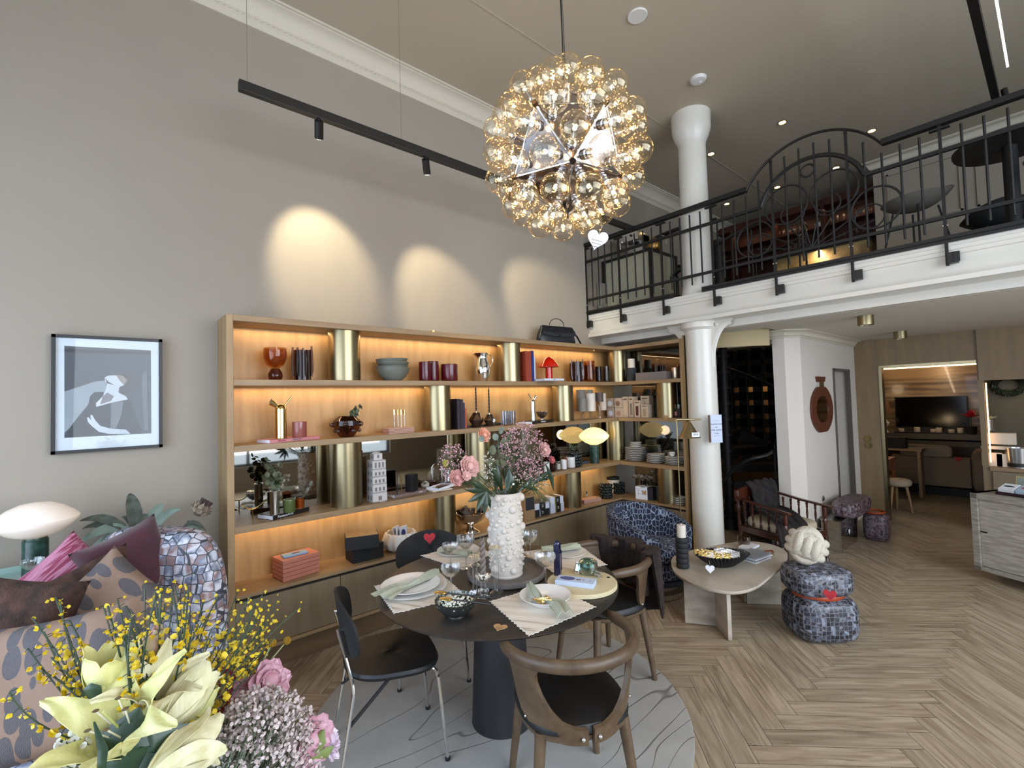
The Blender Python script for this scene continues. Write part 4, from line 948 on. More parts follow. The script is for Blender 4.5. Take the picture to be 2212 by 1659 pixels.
finger_vase(631, 677, 748, 820, 'larger brown glass vase with smoky rods, left of the first brass tube')
finger_vase(1231, 1262, 776, 822, 'smaller brown glass vase with smoky rods near the shelf corner')
p, w, h = fit(811, 885, 776, 1, .12, 822); gb = mat('sage_grey_stoneware', '#6f7166', .35, noise=.08, nscale=30)
for k, (s, z, lab) in enumerate(((1, 0, 'lowest and largest'), (.98, h * .36, 'second from the bottom'), (.96, h * .52, 'second from the top'), (.95, h * .66, 'topmost'))):
    r = w / 2 * s; hh = h * .60 if k == 0 else h * .34; z0 = z
    o = MB().lathe([(0, .0), (r * .45, .0), (r * .78, hh * .35), (r * .96, hh * .8), (r, hh), (r * .965, hh), (r * .9, hh * .75), (r * .7, hh * .36), (0, hh * .12)], 44, fn=lambda q, zz, a: q * (1 + .01 * sin(a * 3 + k))).build('bowl', gb, loc=p + Vector((.003 * (-1) ** k, 0, z0)), rot=(.03 * sin(k * 2), .03 * cos(k * 3), 0)); tag(o, 'grey green stoneware bowl, %s of the stack on the top shelf' % lab, 'bowl', 'stacked stoneware bowls')
for a in ((905, 931, 782, .10, 'left one of the two touching'), (923, 948, 781, .15, 'right one of the two touching'), (953, 989, 787, .11, 'the wider one standing alone')):
    p, w, h = fit(a[0], a[1], a[2], 1, a[3], 821); jar('tumbler', 'dark ruby red glass tumbler on the top shelf, ' + a[4], 'tumbler', p, w, h, ruby, group='ruby red tumblers', wob=lambda q, z, x: q * (1 + .015 * abs(sin(x * 8))))
p, w, h = fit(1021, 1066, 763, 1, .12, 822); t = thing('pitcher', 'polished silver water pitcher on the top shelf', 'pitcher', p); r = w * .36; ox = .008
MB().lathe([(0, 0), (r * .62, 0), (r * .66, .01), (r * .95, h * .28), (r, h * .42), (r * .8, h * .66), (r * .62, h * .8), (r * .64, h * .9), (r * .78, h * .99), (r * .74, h), (r * .58, h * .88), (0, h * .8)], 40, fn=lambda q, z, a: q * (1 + (.75 * max(0, cos(a - 2.6)) ** 12 if z > h * .86 else 0))).build('body', M['chrome'], t)
MB().tube([(r * .5, -.01, h * .93), (r * 1.0, -.01, h * .97), (r * 1.6, -.01, h * .86), (r * 1.55, -.01, h * .66), (r * .95, -.01, h * .48)], .006, 8, flat=(1.3, .8)).build('handle', M['chrome'], t)
def stand_book(xl, xr, yt, row, label, m, dy=.12, d=.20, group='books standing beside a brass tube', yb=None):
    p, w, h = fit(xl, xr, yt, row, dy, yb, flat=True); t = thing('book', label, 'book', p, group=group)
    MB().box((0, 0, h / 2), (w, d, h)).build('cover', m, t, smooth=False, bev=.001); MB().box((0, -.002, h / 2), (w * .8, d - .006, h + .001)).build('pages', M['cream'], t, smooth=False)
B_ = lambda n, c: mat(n, c, .5)
bb = B_('royal_blue_cover', '#1a2a6e')
stand_book(1121, 1133, 761, 1, 'tall brick red book standing beside the second brass tube', B_('brick_red_cover', '#8e3520'), d=.22, yb=822)
stand_book(1134, 1138.5, 760, 1, 'tall royal blue book standing right of the brick red one', bb, d=.22, yb=822)
stand_book(1139, 1143, 773, 1, 'short white and blue book at the end of the red and blue ones', B_('white_blue_cover', '#b9c3d6'), d=.20, yb=822)
def flat_book(A, B, base, th, depth, m, label, title=None, tc=None, ts=.02, name='book', sx=1, group=None, tx=.5, font_z=0):
    "spine seen from A to B (image points on its lower front edge)"
    a, b = at(*A, Z=base + .001), at(*B, Z=base + .001); a.z = b.z = base; d = (b - a).normalized(); L = (b - a).length; t = thing(name, label, 'book', a, math.atan2(d.y, d.x), group)
    MB().bx((0, 0, 0), (L, depth, .0025)).bx((0, 0, th - .0025), (L, depth, th)).bx((0, 0, 0), (L, .0025, th)).build('cover', m, t, smooth=False)
    MB().bx((.002, .003, .0025), (L - .002, depth - .003, th - .0025)).build('pages', M['paper'], t, smooth=False)
    if title: text('spine_title', title, ts, tc, t, (L * tx, -.0006, th / 2 + font_z), (pi / 2, 0, 0), sx=sx)
    return t, a, d, L
white_c = B_('white_book_cover', '#cfd2de')
flat_book((1176, 822), (1219, 822), ROW[1], .022, .15, white_c, 'white book lying under the small red mushroom lamp', 'PIRELLI', M['ink'], .010)
def mushroom(px, xl, xr, yt, ybs, row, dy, base, msh, mbase, label, name='table_lamp', em=None, rb=.34, hb=.5):
    p, w, h = fit(xl, xr, yt, row, dy, ybs, base); t = thing(name, label, 'lamp', p); r = w / 2; return t, p, r, h
red_l = mat('red_lacquer', '#c01808', .15, Coat_Weight=.5)
t, p, r, h = mushroom(0, 1163, 1209, 771, 814, 1, .10, ROW[1] + .0225, None, None, 'small glossy red mushroom lamp standing on a white book')
MB().lathe([(0, 0), (r * .34, 0), (r * .34, h * .62), (0, h * .62)], 28).build('base', red_l, t)
MB().lathe([(0, h), (r * .2, h * .99), (r * .5, h * .88), (r * .85, h * .68), (r, h * .58), (r * .99, h * .55), (r * .8, h * .6), (r * .3, h * .62), (0, h * .62)], 36).build('shade', [red_l], t)
p, w, h = fit(1260, 1286, 780, 1, .12, 822); t = jar('candle_jar', 'tall amber candle jar with a small dark label near the shelf corner', 'candle', p, w, h, amber, mat('amber_wax', '#6a3612', .4)); MB().box((.012, -w / 2 - .0005, h * .5), (.022, .001, .03)).build('paper_label', M['ink'], t, smooth=False)
p, w, h = fit(1286, 1300, 792, 1, .10, 822); jar('candle_jar', 'brown ribbed candle jar, left of two by the corner brass tube', 'candle', p, w, h, brown, mat('brown_wax', '#3c2216', .5))
p, w, h = fit(1301, 1317, 791, 1, .18, 822); jar('candle_jar', 'purple brown candle jar, right of two by the corner brass tube', 'candle', p, w, h, smoke, bpy.data.materials['brown_wax'])
# ---- row 1 return
p, w, h = fitR(1354, 1376, 795, 1, .12, 820); o = MB().lathe([(0, 0), (w / 2, 0), (w / 2, h), (0, h)], 30, fn=lambda q, z, a: q * (1 + .06 * sin(a * 9) * sin(z * 260))).build('candle_block', mat('dark_stoneware', '#33353a', .8, noise=.4, nscale=60, bump=.5, bscale=90), loc=p); tag(o, 'rough dark grey candle holder on the top corner shelf', 'candle holder')
o = MB().lathe([(0, 0), (w * .36, 0), (w * .36, h * .68), (0, h * .7)], 24).build('pillar_candle', M['wax'], loc=p + Vector((0, 0, h + .0005))); tag(o, 'short white pillar candle on the rough dark grey holder', 'candle')
p, w, h = fitR(1380, 1446, 804, 1, .10, 822, flat=True); box_thing('storage_box', 'long flat taupe box lying on the top corner shelf', 'box', p, (.14, w, h), mat('taupe_card', '#7a6f69', .7))
p, w, h = fitR(1450, 1469, 794, 1, .16, 816); jar('cup', 'brushed gold cup at the right end of the top corner shelf', 'cup', p, w, h, mat('champagne_gold', (.6, .47, .33), .35, 1))
# ---- row 2
pink = mat('pink_book_cloth', '#c98283', .6); z2 = ROW[2]
t, a, d, L = flat_book((583, 958), (690, 948), z2, .024, .17, pink, 'pink book lying flat under the gold bird carafe', None)
text('spine_title', 'PALM', .021, mat('berry_print', '#8c1f49', .5), t, (L * .22, -.0006, .012), (pi / 2, 0, 0)); text('spine_title', 'BEACH', .021, mat('teal_print', '#1f5468', .5), t, (L * .53, -.0006, .012), (pi / 2, 0, 0))
def bird(xl, xr, yt, yb, base, m, label, left=True, dy=.09):
    p, w, h = fit(xl, xr, yt, 2, dy, yb, base); t = thing('bird_carafe', label, 'carafe', p); r = w / 2; s = -1 if left else 1
    MB().lathe([(0, 0), (r, 0), (r, h * .78)] + [(r * cos(k * pi / 14), h * .78 + r * 1.1 * sin(k * pi / 14)) for k in range(1, 8)], 36).build('body', m, t)
    MB().cyl((s * r * .5, 0, h * .86), (s * r * 1.7, 0, h * 1.0), r * .32, r * .62, 20).build('spout', m, t)
    MB().lathe([(0, 0), (r * .58, 0), (r * .58, .002), (0, .002)], 20, (s * r * 1.71, 0, h * 1.001), Matrix.Rotation(s * radians(68), 3, 'Y')).build('spout_inner', mat('teal_enamel', '#12404a', .4), t)
    MB().cyl((-s * r * .4, 0, h * .85), (-s * r * 2.0, 0, h * 1.13), .006, n=10).build('tail_handle', m, t)
bird(594, 620, 868, 945, z2 + .0245, M['brass2'], 'tall polished gold bird-shaped carafe on the pink book')
p, w, h = fit(631, 663, 911, 2, .09, 940, z2 + .0245); jar('candle_jar', 'small pink candle jar beside the gold bird carafe', 'candle', p, w, h, mat('pink_glass', '#b0655c', .15, Transmission_Weight=.4), mat('pink_wax', '#c98879', .5))
p, w, h = fit(718, 781, 899, 2, .13, 944); t = thing('bubble_bowl', 'brown glass bowl vase with pale glass drops and eucalyptus', 'vase', p); r = w / 2
MB().lathe([(0, 0), (r * .48, 0), (r * .58, h * .08), (r, h * .55), (r * .95, h * .78), (r * .6, h * .97), (r * .58, h), (r * .52, h), (r * .85, h * .75), (0, h * .1)], 40).build('body', brown, t)
m = MB()
for k in range(5): a = k * 1.256 + .5; MB().sphere((r * 1.02 * cos(a), r * 1.02 * sin(a), h * .62), r * .20, 12, 8).build('glass_drop', smoke, t); a += .6; MB().sphere((r * .86 * cos(a), r * .86 * sin(a), h * .30), r * .17, 12, 8).build('glass_drop', smoke, t)
def leaf_disc(mb, c, r, n=None, el=1.15):
    "round eucalyptus leaf, thin cupped disc"
    n = (n or Vector((random.gauss(0, 1), random.gauss(0, 1), random.gauss(0, 1)))).normalized(); q = n.to_track_quat('Z', 'Y').to_matrix(); k = 9
    ps = [q @ Vector((r * cos(2 * pi * j / k), r * el * sin(2 * pi * j / k), .12 * r)) + c for j in range(k)]; c1 = c - n * .05 * r
    mb.add([c1] + ps, [(0, 1 + j, 1 + (j + 1) % k) for j in range(k)])
def eucalyptus(parent, base, tips, r, m, n=7, name='eucalyptus_sprig', stem=None):
    for tp in tips:
        b, e = Vector(base), Vector(tp); mb = MB(); mid = (b + e) / 2 + Vector((0, 0, (e - b).length * .12)); P = [b.lerp(mid, k / 6).lerp(mid.lerp(e, k / 6), k / 6) for k in range(7)]
        mb.tube(P, .0015, 4)
        s_ = mb.build(name, stem or M['stem'], parent); mb = MB()
        for k in range(n):
            u = .25 + .75 * (k + 1) / n; q = b.lerp(mid, u).lerp(mid.lerp(e, u), u)
            for sgn in (1, -1): leaf_disc(mb, q + Vector((random.uniform(-1, 1), random.uniform(-1, 1), random.uniform(-.6, 1))) * r * 1.0, r * random.uniform(.75, 1.1) * (1.1 - .35 * u))
        o = mb.build('leaves', m, s_, smooth=False); o['kind'] = 'stuff'
M['euca'] = mat('eucalyptus_leaf', '#5a6247', .6, noise=.3, nscale=14)
eucalyptus(t, (.01, 0, h * .8), [(.115, -.02, h + .075), (.085, .02, h + .055), (.05, -.03, h + .03), (.09, 0, h + .01)], .016, M['euca'], 6)
# coaster book stack with gold-capped tubes
pk, ck = mat('page_block', '#b98f7d', .6), mat('pale_page_block', '#c7c2c6', .7)
def slab_stack(A, B, row, n, th, depth, label, name='coaster', cat='coaster', m=None, group=None, base=None):
    z = ROW[row]; a, b = at(*A, Z=z), at(*B, Z=z); d = (b - a).normalized(); L = (b - a).length; ang = math.atan2(d.y, d.x)
    for k in range(n):
        o = MB().bx((0, 0, 0), (L, depth, th * .86)).build(name, [m or ck][0], loc=a + Vector((.001 * sin(k * 3), 0, z - a.z + k * th + .0005)), rz=ang + .01 * sin(k * 5), smooth=False, bev=.0012)
        tag(o, '%s, %s' % (label, ORD[k] if n > 1 else ''), cat, group or label)
    return a, d, L, ang, z + n * th
ORD = ['lowest of the stack', 'second from the bottom', 'third from the bottom', 'fourth from the bottom', 'fifth from the bottom']
a, d, L, ang, zt2 = slab_stack((841, 938), (895, 934), 2, 4, .0115, .13, 'thin book in the stack under the gold-capped tubes', 'thin_book', 'book', pk)
for k, (px, dy) in enumerate(((852, .07), (860, .10), (867, .07), (874, .10))):
    p, w, h = fit(px - 4, px + 4, 885, 2, dy, 918, zt2); t = thing('candle_tube', 'slim clear glass tube with gold cap on the thin books, %s from the left' % ('first', 'second', 'third', 'fourth')[k], 'candle holder', p, group='gold-capped glass tubes')
    MB().lathe([(0, 0), (.007, 0), (.007, h * .72), (0, h * .72)], 14).build('glass_tube', M['glass'], t); MB().lathe([(0, h * .72), (.012, h * .72), (.012, h), (0, h)], 18).build('gold_cap', M['brass2'], t)
dk = B_('aubergine_cover', '#241822')
stand_book(975, 981, 862, 2, 'tall aubergine book, left of the dark books on the middle shelf', dk, yb=926, dy=.14, d=.2); stand_book(982, 988, 863, 2, 'tall aubergine book, right of the dark books on the middle shelf', dk, yb=926, dy=.14, d=.2)
stand_book(989, 993, 870, 2, 'navy book with yellow spot beside the aubergine books', B_('navy_cover', '#1e2340'), yb=926, dy=.14, d=.18); stand_book(994, 997.5, 882, 2, 'thin orange book at the end of the middle shelf row', B_('orange_cover', '#b54a1e'), yb=926, dy=.14, d=.16)
trm = mat('slate_tray', '#3c3a3b', .6); 
def tray(A, B, row, depth, th, m, label, base=None):
    z = ROW[row]; a, b = at(*A, Z=z), at(*B, Z=z); d = (b - a).normalized(); L = (b - a).length; mb = MB().bx((0, 0, 0), (L, depth, .006)); e = .006
    for p, q in (((0, 0, 0), (L, e, th)), ((0, depth - e, 0), (L, depth, th)), ((0, 0, 0), (e, depth, th)), ((L - e, 0, 0), (L, depth, th))): mb.bx(p, q)
    o = mb.build('tray', m, loc=(a.x, a.y, z + .0005), rz=math.atan2(d.y, d.x), smooth=False); tag(o, label, 'tray'); return a, d, L
tray((999, 925), (1087, 918), 2, .16, .02, trm, 'dark slate tray under the two polyhedral candle holders')
facet = mat('dark_bronze_facet', (.13, .095, .075), .16, .9)
for xl, xr, yt, yc, lab in ((1013, 1046, 891, 835, 'left, darker'), (1045, 1070, 895, 838, 'right, gold-edged')):
    p, w, h = fit(xl, xr, yt, 2, .10, 914, z2 + .007); t = thing('faceted_candle_holder', 'polyhedral dark bronze candle holder on the slate tray, %s one' % lab, 'candle holder', p); r = w / 2
    m = MB(); n = 6; rings = [[(q * cos(2 * pi * (k + o_) / n), q * sin(2 * pi * (k + o_) / n), z) for k in range(n)] for q, z, o_ in ((r * .55, 0, 0), (r, h * .48, .5), (r * .5, h, 0))]
    vs = [v for g in rings for v in g]; fs = [tuple(reversed(range(6))), tuple(range(12, 18))]
    for j in range(2):
        for k in range(n):
            A0, A1, B0, B1 = j * 6 + k, j * 6 + (k + 1) % 6, (j + 1) * 6 + k, (j + 1) * 6 + (k + 1) % 6
            if j == 0: fs += [(A0, A1, B0), (A1, B1, B0)]
            else: fs += [(A0, A1, B1), (A0, B1, B0)]
    m.add(vs, fs); m.build('body', facet, t, smooth=False); MB().cyl((0, 0, h), (0, 0, h + .012), .006, n=12).build('candle_cup', M['chrome'], t)
    if lab[0] == 'r': MB().box((.014, -r * .9, h * .45), (.026, .001, .03), R=Matrix.Rotation(.6, 3, 'Y')).build('price_tag', M['paper'], t, smooth=False)
    ht = zat(p.x, p.y, yc) - p.z; m = MB()
    for s in (0, pi): m.tube([(.004 * cos(s + k * .7), .004 * sin(s + k * .7), h + .012 + (ht - h) * k / 36) for k in range(37)], [.005 * (1 if k < 31 else (37 - k) / 7) for k in range(37)], 6)
    o = m.build('twisted_candle', mat('graphite_wax', '#3b332f', .6), loc=p); tag(o, 'twisted graphite candle in the %s polyhedral holder' % lab.split(',')[0], 'candle')
for k, px in enumerate((1090, 1098, 1107)):
    p, w, h = fit(px - 8, px + 8, 888, 2, .07 + .04 * (k % 2), 917); jar('tumbler', 'pale smoky glass tumbler on the middle shelf, %s of three' % ('left', 'middle', 'right')[k], 'tumbler', p, w, h, glass('pale_smoke_glass', (.82, .83, .86), .12), group='pale glass tumblers', wob=lambda q, z, x: q * (1 + .04 * sin(x * 6)))
flat_book((1150, 916), (1196, 911), z2, .026, .17, M['black'], 'black book lying under the silver bird carafe', '• CHAMPAGNE •', M['paper'], .017, sx=.85)
bird(1146, 1157, 857, 905, z2 + .0265, M['chrome'], 'slim polished silver bird-shaped carafe on the black book', left=False, dy=.10)
p, w, h = fit(1158, 1184, 889, 2, .10, 906, z2 + .0265); r = w / 2
o = MB().lathe([(0, 0), (r * .3, 0), (r * .2, h * .2), (r * .7, h * .5), (r, h), (r * .95, h), (r * .6, h * .55), (0, h * .35)], 60, fn=lambda q, z, a: q * (1 + .05 * sin(a * 15))).build('fluted_dish', M['steel'], loc=p); tag(o, 'small fluted silver dish beside the silver bird carafe', 'dish')
gx = mat('grey_wax', '#7a756c', .6); bx_ = mat('brown_grey_wax', '#5a4c44', .6)
for px, w_, yt, ym, m_, lab, dy in ((1255, 13, 842, 888, gx, 'tall grey pillar candle, leftmost behind', .16), (1258, 13, 860, 889, gx, 'shorter grey pillar candle, leftmost in front', .08), (1273, 12, 842, 888, gx, 'tall grey pillar candle behind the white one', .18), (1276, 14, 850, 888, M['wax'], 'ivory pillar candle in the middle of the glass holders', .09), (1294, 12, 848, 868, bx_, 'short brown pillar candle on the tallest glass holder', .12), (1303, 9, 850, 886, M['wax'], 'ivory pillar candle at the right of the glass holders', .18)):
    p = at(px, ym, Y=SF + dy); z0_ = max(zat(p.x, p.y, ym), z2 + .03); hgt = zat(p.x, p.y, yt) - z0_; w = wid(px - w_ / 2, px + w_ / 2, yt, Y=SF + dy)
    o = MB().lathe([(0, 0), (w / 2, 0), (w / 2, hgt), (0, hgt + .001)], 22).build('pillar_candle', m_, loc=(p.x, p.y, z0_)); tag(o, lab, 'candle', 'pillar candles on glass holders')
    MB().cyl((0, 0, hgt), (0, 0, hgt + .010), .001, n=5).build('wick', M['ink'], o)
    hz = z0_ - z2 - .0005; t = thing('glass_candle_holder', 'knobbly clear glass holder under the ' + lab, 'candle holder', (p.x, p.y, z2 + .0005), group='knobbly glass candle holders')
    MB().lathe([(0, 0), (.024, 0), (.02, hz * .2), (.008, hz * .35), (.014, hz * .5), (.007, hz * .62), (.018, hz * .85), (.024, hz * .999), (0, hz * .999)], 20).build('stem', M['glass'], t)
    for k in range(6): MB().sphere((.02 * cos(k * 1.05), .02 * sin(k * 1.05), hz * (.25 if k % 2 else .75)), .006, 8, 6).build('knob', M['glass'], t)
# ---- row 2 return : boxed candles
bxm = mat('beige_gift_carton', '#b9a48e', .7); side_w = mat('white_carton', '#c9cbd2', .6)
def carton(xl, xr, yt, row, label, pic, name='candle_carton', dx=.05, depth=.09, zoff=0, yb=None, group='boxed pillar candles', hpic=.55):
    p, w, h = fitR(xl, xr, yt, row, dx, yb or yt + 30, flat=True); h -= zoff; t = thing(name, label, 'box', p + Vector((0, 0, zoff)), group=group)
    MB().box((depth / 2, 0, h / 2), (depth, w * .96, h)).build('carton', bxm, t, smooth=False, bev=.001)
    MB().bx((-.0012, -w * .22, h * .12), (-.0002, w * .22, h * (.12 + hpic))).build('printed_candle', pic, t, smooth=False); MB().bx((-.0012, -w * .3, h * .86), (-.0002, w * .3, h * .90)).build('printed_name', M['ink'], t, smooth=False)
carton(1345, 1357, 857, 2, 'tall beige candle carton, leftmost of the row on the corner shelf', mat('print_cream', '#c4ae92', .6), hpic=.6); carton(1358, 1369, 857, 2, 'tall beige candle carton printed with a grey candle', gx, hpic=.55)
carton(1370, 1383, 865, 2, 'beige candle carton printed with a dark red candle', mat('print_wine', '#4b1c20', .6), dx=.03); carton(1385, 1400, 874, 2, 'shortest beige candle carton, printed with a small beige candle', mat('print_tan', '#9c8468', .6), dx=.03)
carton(1384, 1403, 855, 2, 'tall cream carton standing behind the shortest candle carton', mat('print_none', '#b8a48c', .6), dx=.14)
for i, (xl, xr, yt, zo, lab, pm) in enumerate(((1311, 1327, 881, 0, 'lower left', M['paper']), (1328.5, 1344, 881, 0, 'lower right', mat('print_rose', '#a77e6c', .6)), (1310, 1326, 861, .09, 'upper left', M['paper']), (1327.5, 1343, 861, .09, 'upper right', mat('print_brown', '#7d5d4c', .6)))):
    p, w, h = fitR(xl, xr, 881, 2, .03, 895, flat=True); t = thing('mug_carton', 'small square beige carton with a printed cup, %s of four' % lab, 'box', p + Vector((0, 0, h * 1.03 if i > 1 else 0)), group='square cup cartons')
    MB().box((w / 2, 0, h / 2), (w, w * .97, h)).build('carton', bxm, t, smooth=False, bev=.001); MB().lathe([(0, -.0012), (w * .3, -.0012), (w * .3, 0), (0, 0)], 20, (0, 0, h * .42), Matrix.Rotation(pi / 2, 3, 'Y')).build('printed_cup', pm, t)
p, w, h = fitR(1433, 1470, 884, 2, .10, 900, flat=True); t = thing('black_carton', 'black printed carton at the right end of the middle corner shelf', 'box', p); MB().box((.05, 0, h / 2), (.1, w, h)).build('carton', M['black'], t, smooth=False); MB().bx((-.0015, -w * .3, h * .25), (0, w * .3, h * .7)).build('printed_panel', mat('print_salmon', '#b0796d', .6), t, smooth=False)
for k in range(4):
    q = Vector((p.x + .03, p.y + w * (-.32 + .21 * k), p.z + h + .0005)); jar('shot_glass', 'small clear glass on the black carton, %s from the right' % ('first', 'second', 'third', 'fourth')[k], 'glass', q, .03, .05, M['crystal'], group='small glasses on the black carton')
pp = at(1438, 904, X=RXF - .004); heart_tag('wooden heart tag hooked on the edge of the corner shelf', pp, (pi / 2, 0, -pi / 2), .055, M['kraft'], 2)
# ---- row 3
z3 = ROW[3]
t, a, d, L = flat_book((590, 1124), (668, 1103), z3, .030, .16, M['black'], 'black and white book lying flat under the steel vase', 'FontanaArte', M['paper'], .024, tx=.33)
zb3 = z3 + .0305
p, w, h = fit(583, 604, 1060, 3, .07, 1106, zb3); t = thing('steel_vase', 'slim steel cylinder vase of eucalyptus standing on the black book', 'vase', p); MB().lathe([(0, 0), (w / 2, 0), (w / 2, h), (w / 2 - .003, h), (w / 2 - .003, h * .2), (0, h * .2)], 30).build('body', M['chrome'], t)
eucalyptus(t, (0, 0, h * .9), [(-.03, .03, h + .20), (.0, .06, h + .16), (.03, .01, h + .17), (-.06, .0, h + .12), (.04, -.02, h + .10)], .019, M['euca'], 7)
p, w, h = fit(612, 639, 1078, 3, .075, 1106, zb3); jar('candle_jar', 'round moss green candle jar on the black book', 'candle', p, w, h, mat('moss_glass', '#5e6a3a', .2, Transmission_Weight=.3), mat('moss_wax', '#9aa36b', .5))
p, w, h = fit(637, 658, 1073, 3, .13, 1100, zb3); jar('candle_jar', 'round amber candle jar behind the moss green one', 'candle', p, w, h, amber, mat('honey_wax', '#c0935a', .5))
o = MB().grid(lambda u, v: ((u - .5) * .13, (v - .5) * .03 * (1 - (2 * u - 1) ** 2), .012 * cos((v - .5) * 2) + .035 * (u - .5) ** 2 * 4), 16, 6, .002).build('metal_leaf', M['brass2'], loc=at(545, 1042, Y=SF + .08)); tag(o, 'curved shiny metal leaf dish at the left end of the mirrored shelf', 'ornament')
o.location.z = z3 + .08; MB().cyl((0, 0, -.08), (0, 0, .012), .004, n=8).build('stem', M['brass2'], o)
# white tower carton
p, w, h = fit(795, 834, 978, 3, .10, 1084); cw = mat('white_print_card', '#c9c3be', .7); ln = mat('print_line', '#77706c', .7); t = thing('tower_box', 'stacked white boxes printed like a tall building facade', 'box stack', p, .0)
zz = 0
for k, (f, hh) in enumerate(((1, .19), (.98, .17), (.96, .15), (.94, .15), (.92, .18), (.60, .13))):
    H = h * hh * 1.02; ww = w * .86 * f
    b = MB().box((0, 0, zz + H / 2), (ww, ww, H - .001)).build('box_tier', cw, t, smooth=False, bev=.0008); m = MB(); y = -ww / 2 - .0006
    if k == 5: m.bx((-.008, y, zz + H * .3), (.008, y + .001, zz + H * .8))
    else:
        for q in ((-.28, 0, .28) if k not in (0,) else (0,)):
            ah = .5 if k != 4 else .62; m.bx((q * ww - ww * (.07 if k else .12), y, zz + H * .15), (q * ww + ww * (.07 if k else .12), y + .001, zz + H * ah * 1.2))
        m.bx((-ww / 2, y, zz + H * .92), (ww / 2, y + .001, zz + H * .96)); m.bx((-ww / 2, y, zz + H * .04), (ww / 2, y + .001, zz + H * .07))
    for q in (-.3, .1): m.bx((-ww / 2 - .0006, q * ww, zz + H * .2), (-ww / 2 + .001, q * ww + ww * .16, zz + H * .65))
    m.build('printed_windows', ln, b, smooth=False); zz += H
MB().lathe([(0, zz), (w * .28, zz), (w * .2, zz + .01), (0, zz + .014)], 4).build('roof_lid', cw, t, smooth=False)
box_thing('price_card', 'small white price card lying in front of the tower boxes', 'card', Vector((at(826, 1083, Z=z3).x, at(826, 1083, Z=z3).y, z3 + .0005)), (.045, .02, .001), M['paper'])
t, a, d, L = flat_book((853, 1077), (921, 1063), z3, .028, .17, mat('mauve_book_cloth', '#7d6560', .6), 'mauve book lying flat under the black cube vase', 'puum', M['paper'], .016, tx=.82)
z3b = z3 + .0285
p, w, h = fit(851, 870, 1020, 3, .08, 1062, z3b); t = thing('arched_clock', 'clear glass and black metal arch standing on the mauve book', 'ornament', p)
for s in (-1, 1): MB().tube([(s * .018, -.02, 0), (s * .018, -.02, h * .7), (s * .012, -.02, h * .93), (0, -.02, h)], .003, 6).build('arch_rod', M['black'] if s < 0 else M['brass2'], t)
MB().bx((-.016, -.012, .002), (.016, .02, h * .95)).build('glass_block', M['crystal'], t, smooth=False, bev=.006)
p, w, h = fit(876, 903, 1024, 3, .10, 1056, z3b); t = thing('woven_cube_vase', 'black ribbed cube vase in a glass tray on the mauve book', 'vase', p, .5); m = MB(); n = 9
for i in range(n):
    for s in range(4):
        for j in range(4): m.box(Matrix.Rotation(s * pi / 2, 3, 'Z') @ Vector((w * (-.27 + .18 * j), -w * .36, h * (.06 + i * .93 / n + .04))), (w * .15, .008, h * .075), s * pi / 2)
MB().box((0, 0, h / 2), (w * .70, w * .70, h)).build('body', M['blackmatte'], t, smooth=False); o = m.build('ribbing', M['black'], t, smooth=False); o['kind'] = 'stuff'
box_thing('magazine', 'white magazine lying under the open box of spoons', 'magazine', Vector((at(915, 1052, Z=z3).x + .02, SF + .12, z3 + .0005)), (.19, .15, .008), M['cream'])
A, B = at(948, 1061, Z=z3 + .009), at(981, 1050, Z=z3 + .009); d = (B - A).normalized(); L = (B - A).length; t = thing('spoon_box', 'open white box of gold and black spoons on the mirrored shelf', 'box', A, math.atan2(d.y, d.x)); D = .13
m = MB().bx((0, 0, 0), (L, D, .003)); e = .003
for p_, q_ in (((0, 0, 0), (L, e, .022)), ((0, D - e, 0), (L, D, .022)), ((0, 0, 0), (e, D, .022)), ((L - e, 0, 0), (L, D, .022))): m.bx(p_, q_)
m.build('carton', M['paper'], t, smooth=False)
for k in range(6):
    x = L * (.14 + .145 * k); s_ = MB().cyl((x, .02, .010), (x, .075, .010), .0035, n=8).build('spoon_handle', M['black'], t); MB().sphere((x, .095, .010), .008, 10, 6, (1, 1.5, .4)).build('spoon_head', M['brass2'], s_)
o = box_thing('wooden_tray', 'reddish wooden tray under the clear glass dome at the back of the mirrored shelf', 'tray', Vector((at(965, 1030, Y=SF + .2).x, SF + .20, z3 + .0005)), (.24, .13, .02), mat('reddish_wood', '#9a5a30', .4, noise=.3, nscale=20, stretch=(.2, 1, 1)))
p = Vector((o.location.x, o.location.y, z3 + .021)); tag(MB().lathe([(.045, 0), (.05, 0), (.05, .13), (.03, .16), (.004, .17), (0, .172), (0, .168), (.028, .156), (.046, .128), (.045, 0)], 30).build('glass_dome', M['glass'], loc=p), 'clear glass dome standing on the reddish wooden tray', 'dome')
def knot(m, c, R, r, tilt=0.0, n=3, k=64):
    for j in range(n):
        Rm = (Matrix.Rotation(j * pi / n, 3, 'Z') @ Matrix.Rotation(pi / 2 * (j % 2) + tilt + j, 3, 'X'))
        m.tube([Vector(c) + Rm @ Vector((R * cos(a), R * sin(a), R * .28 * sin(3 * a))) for a in [2 * pi * i / k for i in range(k)]], r, 8, closed=True)
m = MB(); knot(m, (0, 0, .036), .026, .011); tag(m.build('knot_ornament', mat('pale_grey_ceramic', '#a9a79e', .5), loc=(at(918, 1035, Y=SF + .22).x, SF + .22, z3 + .001)), 'pale grey ceramic knot ornament at the back of the mirrored shelf', 'ornament')
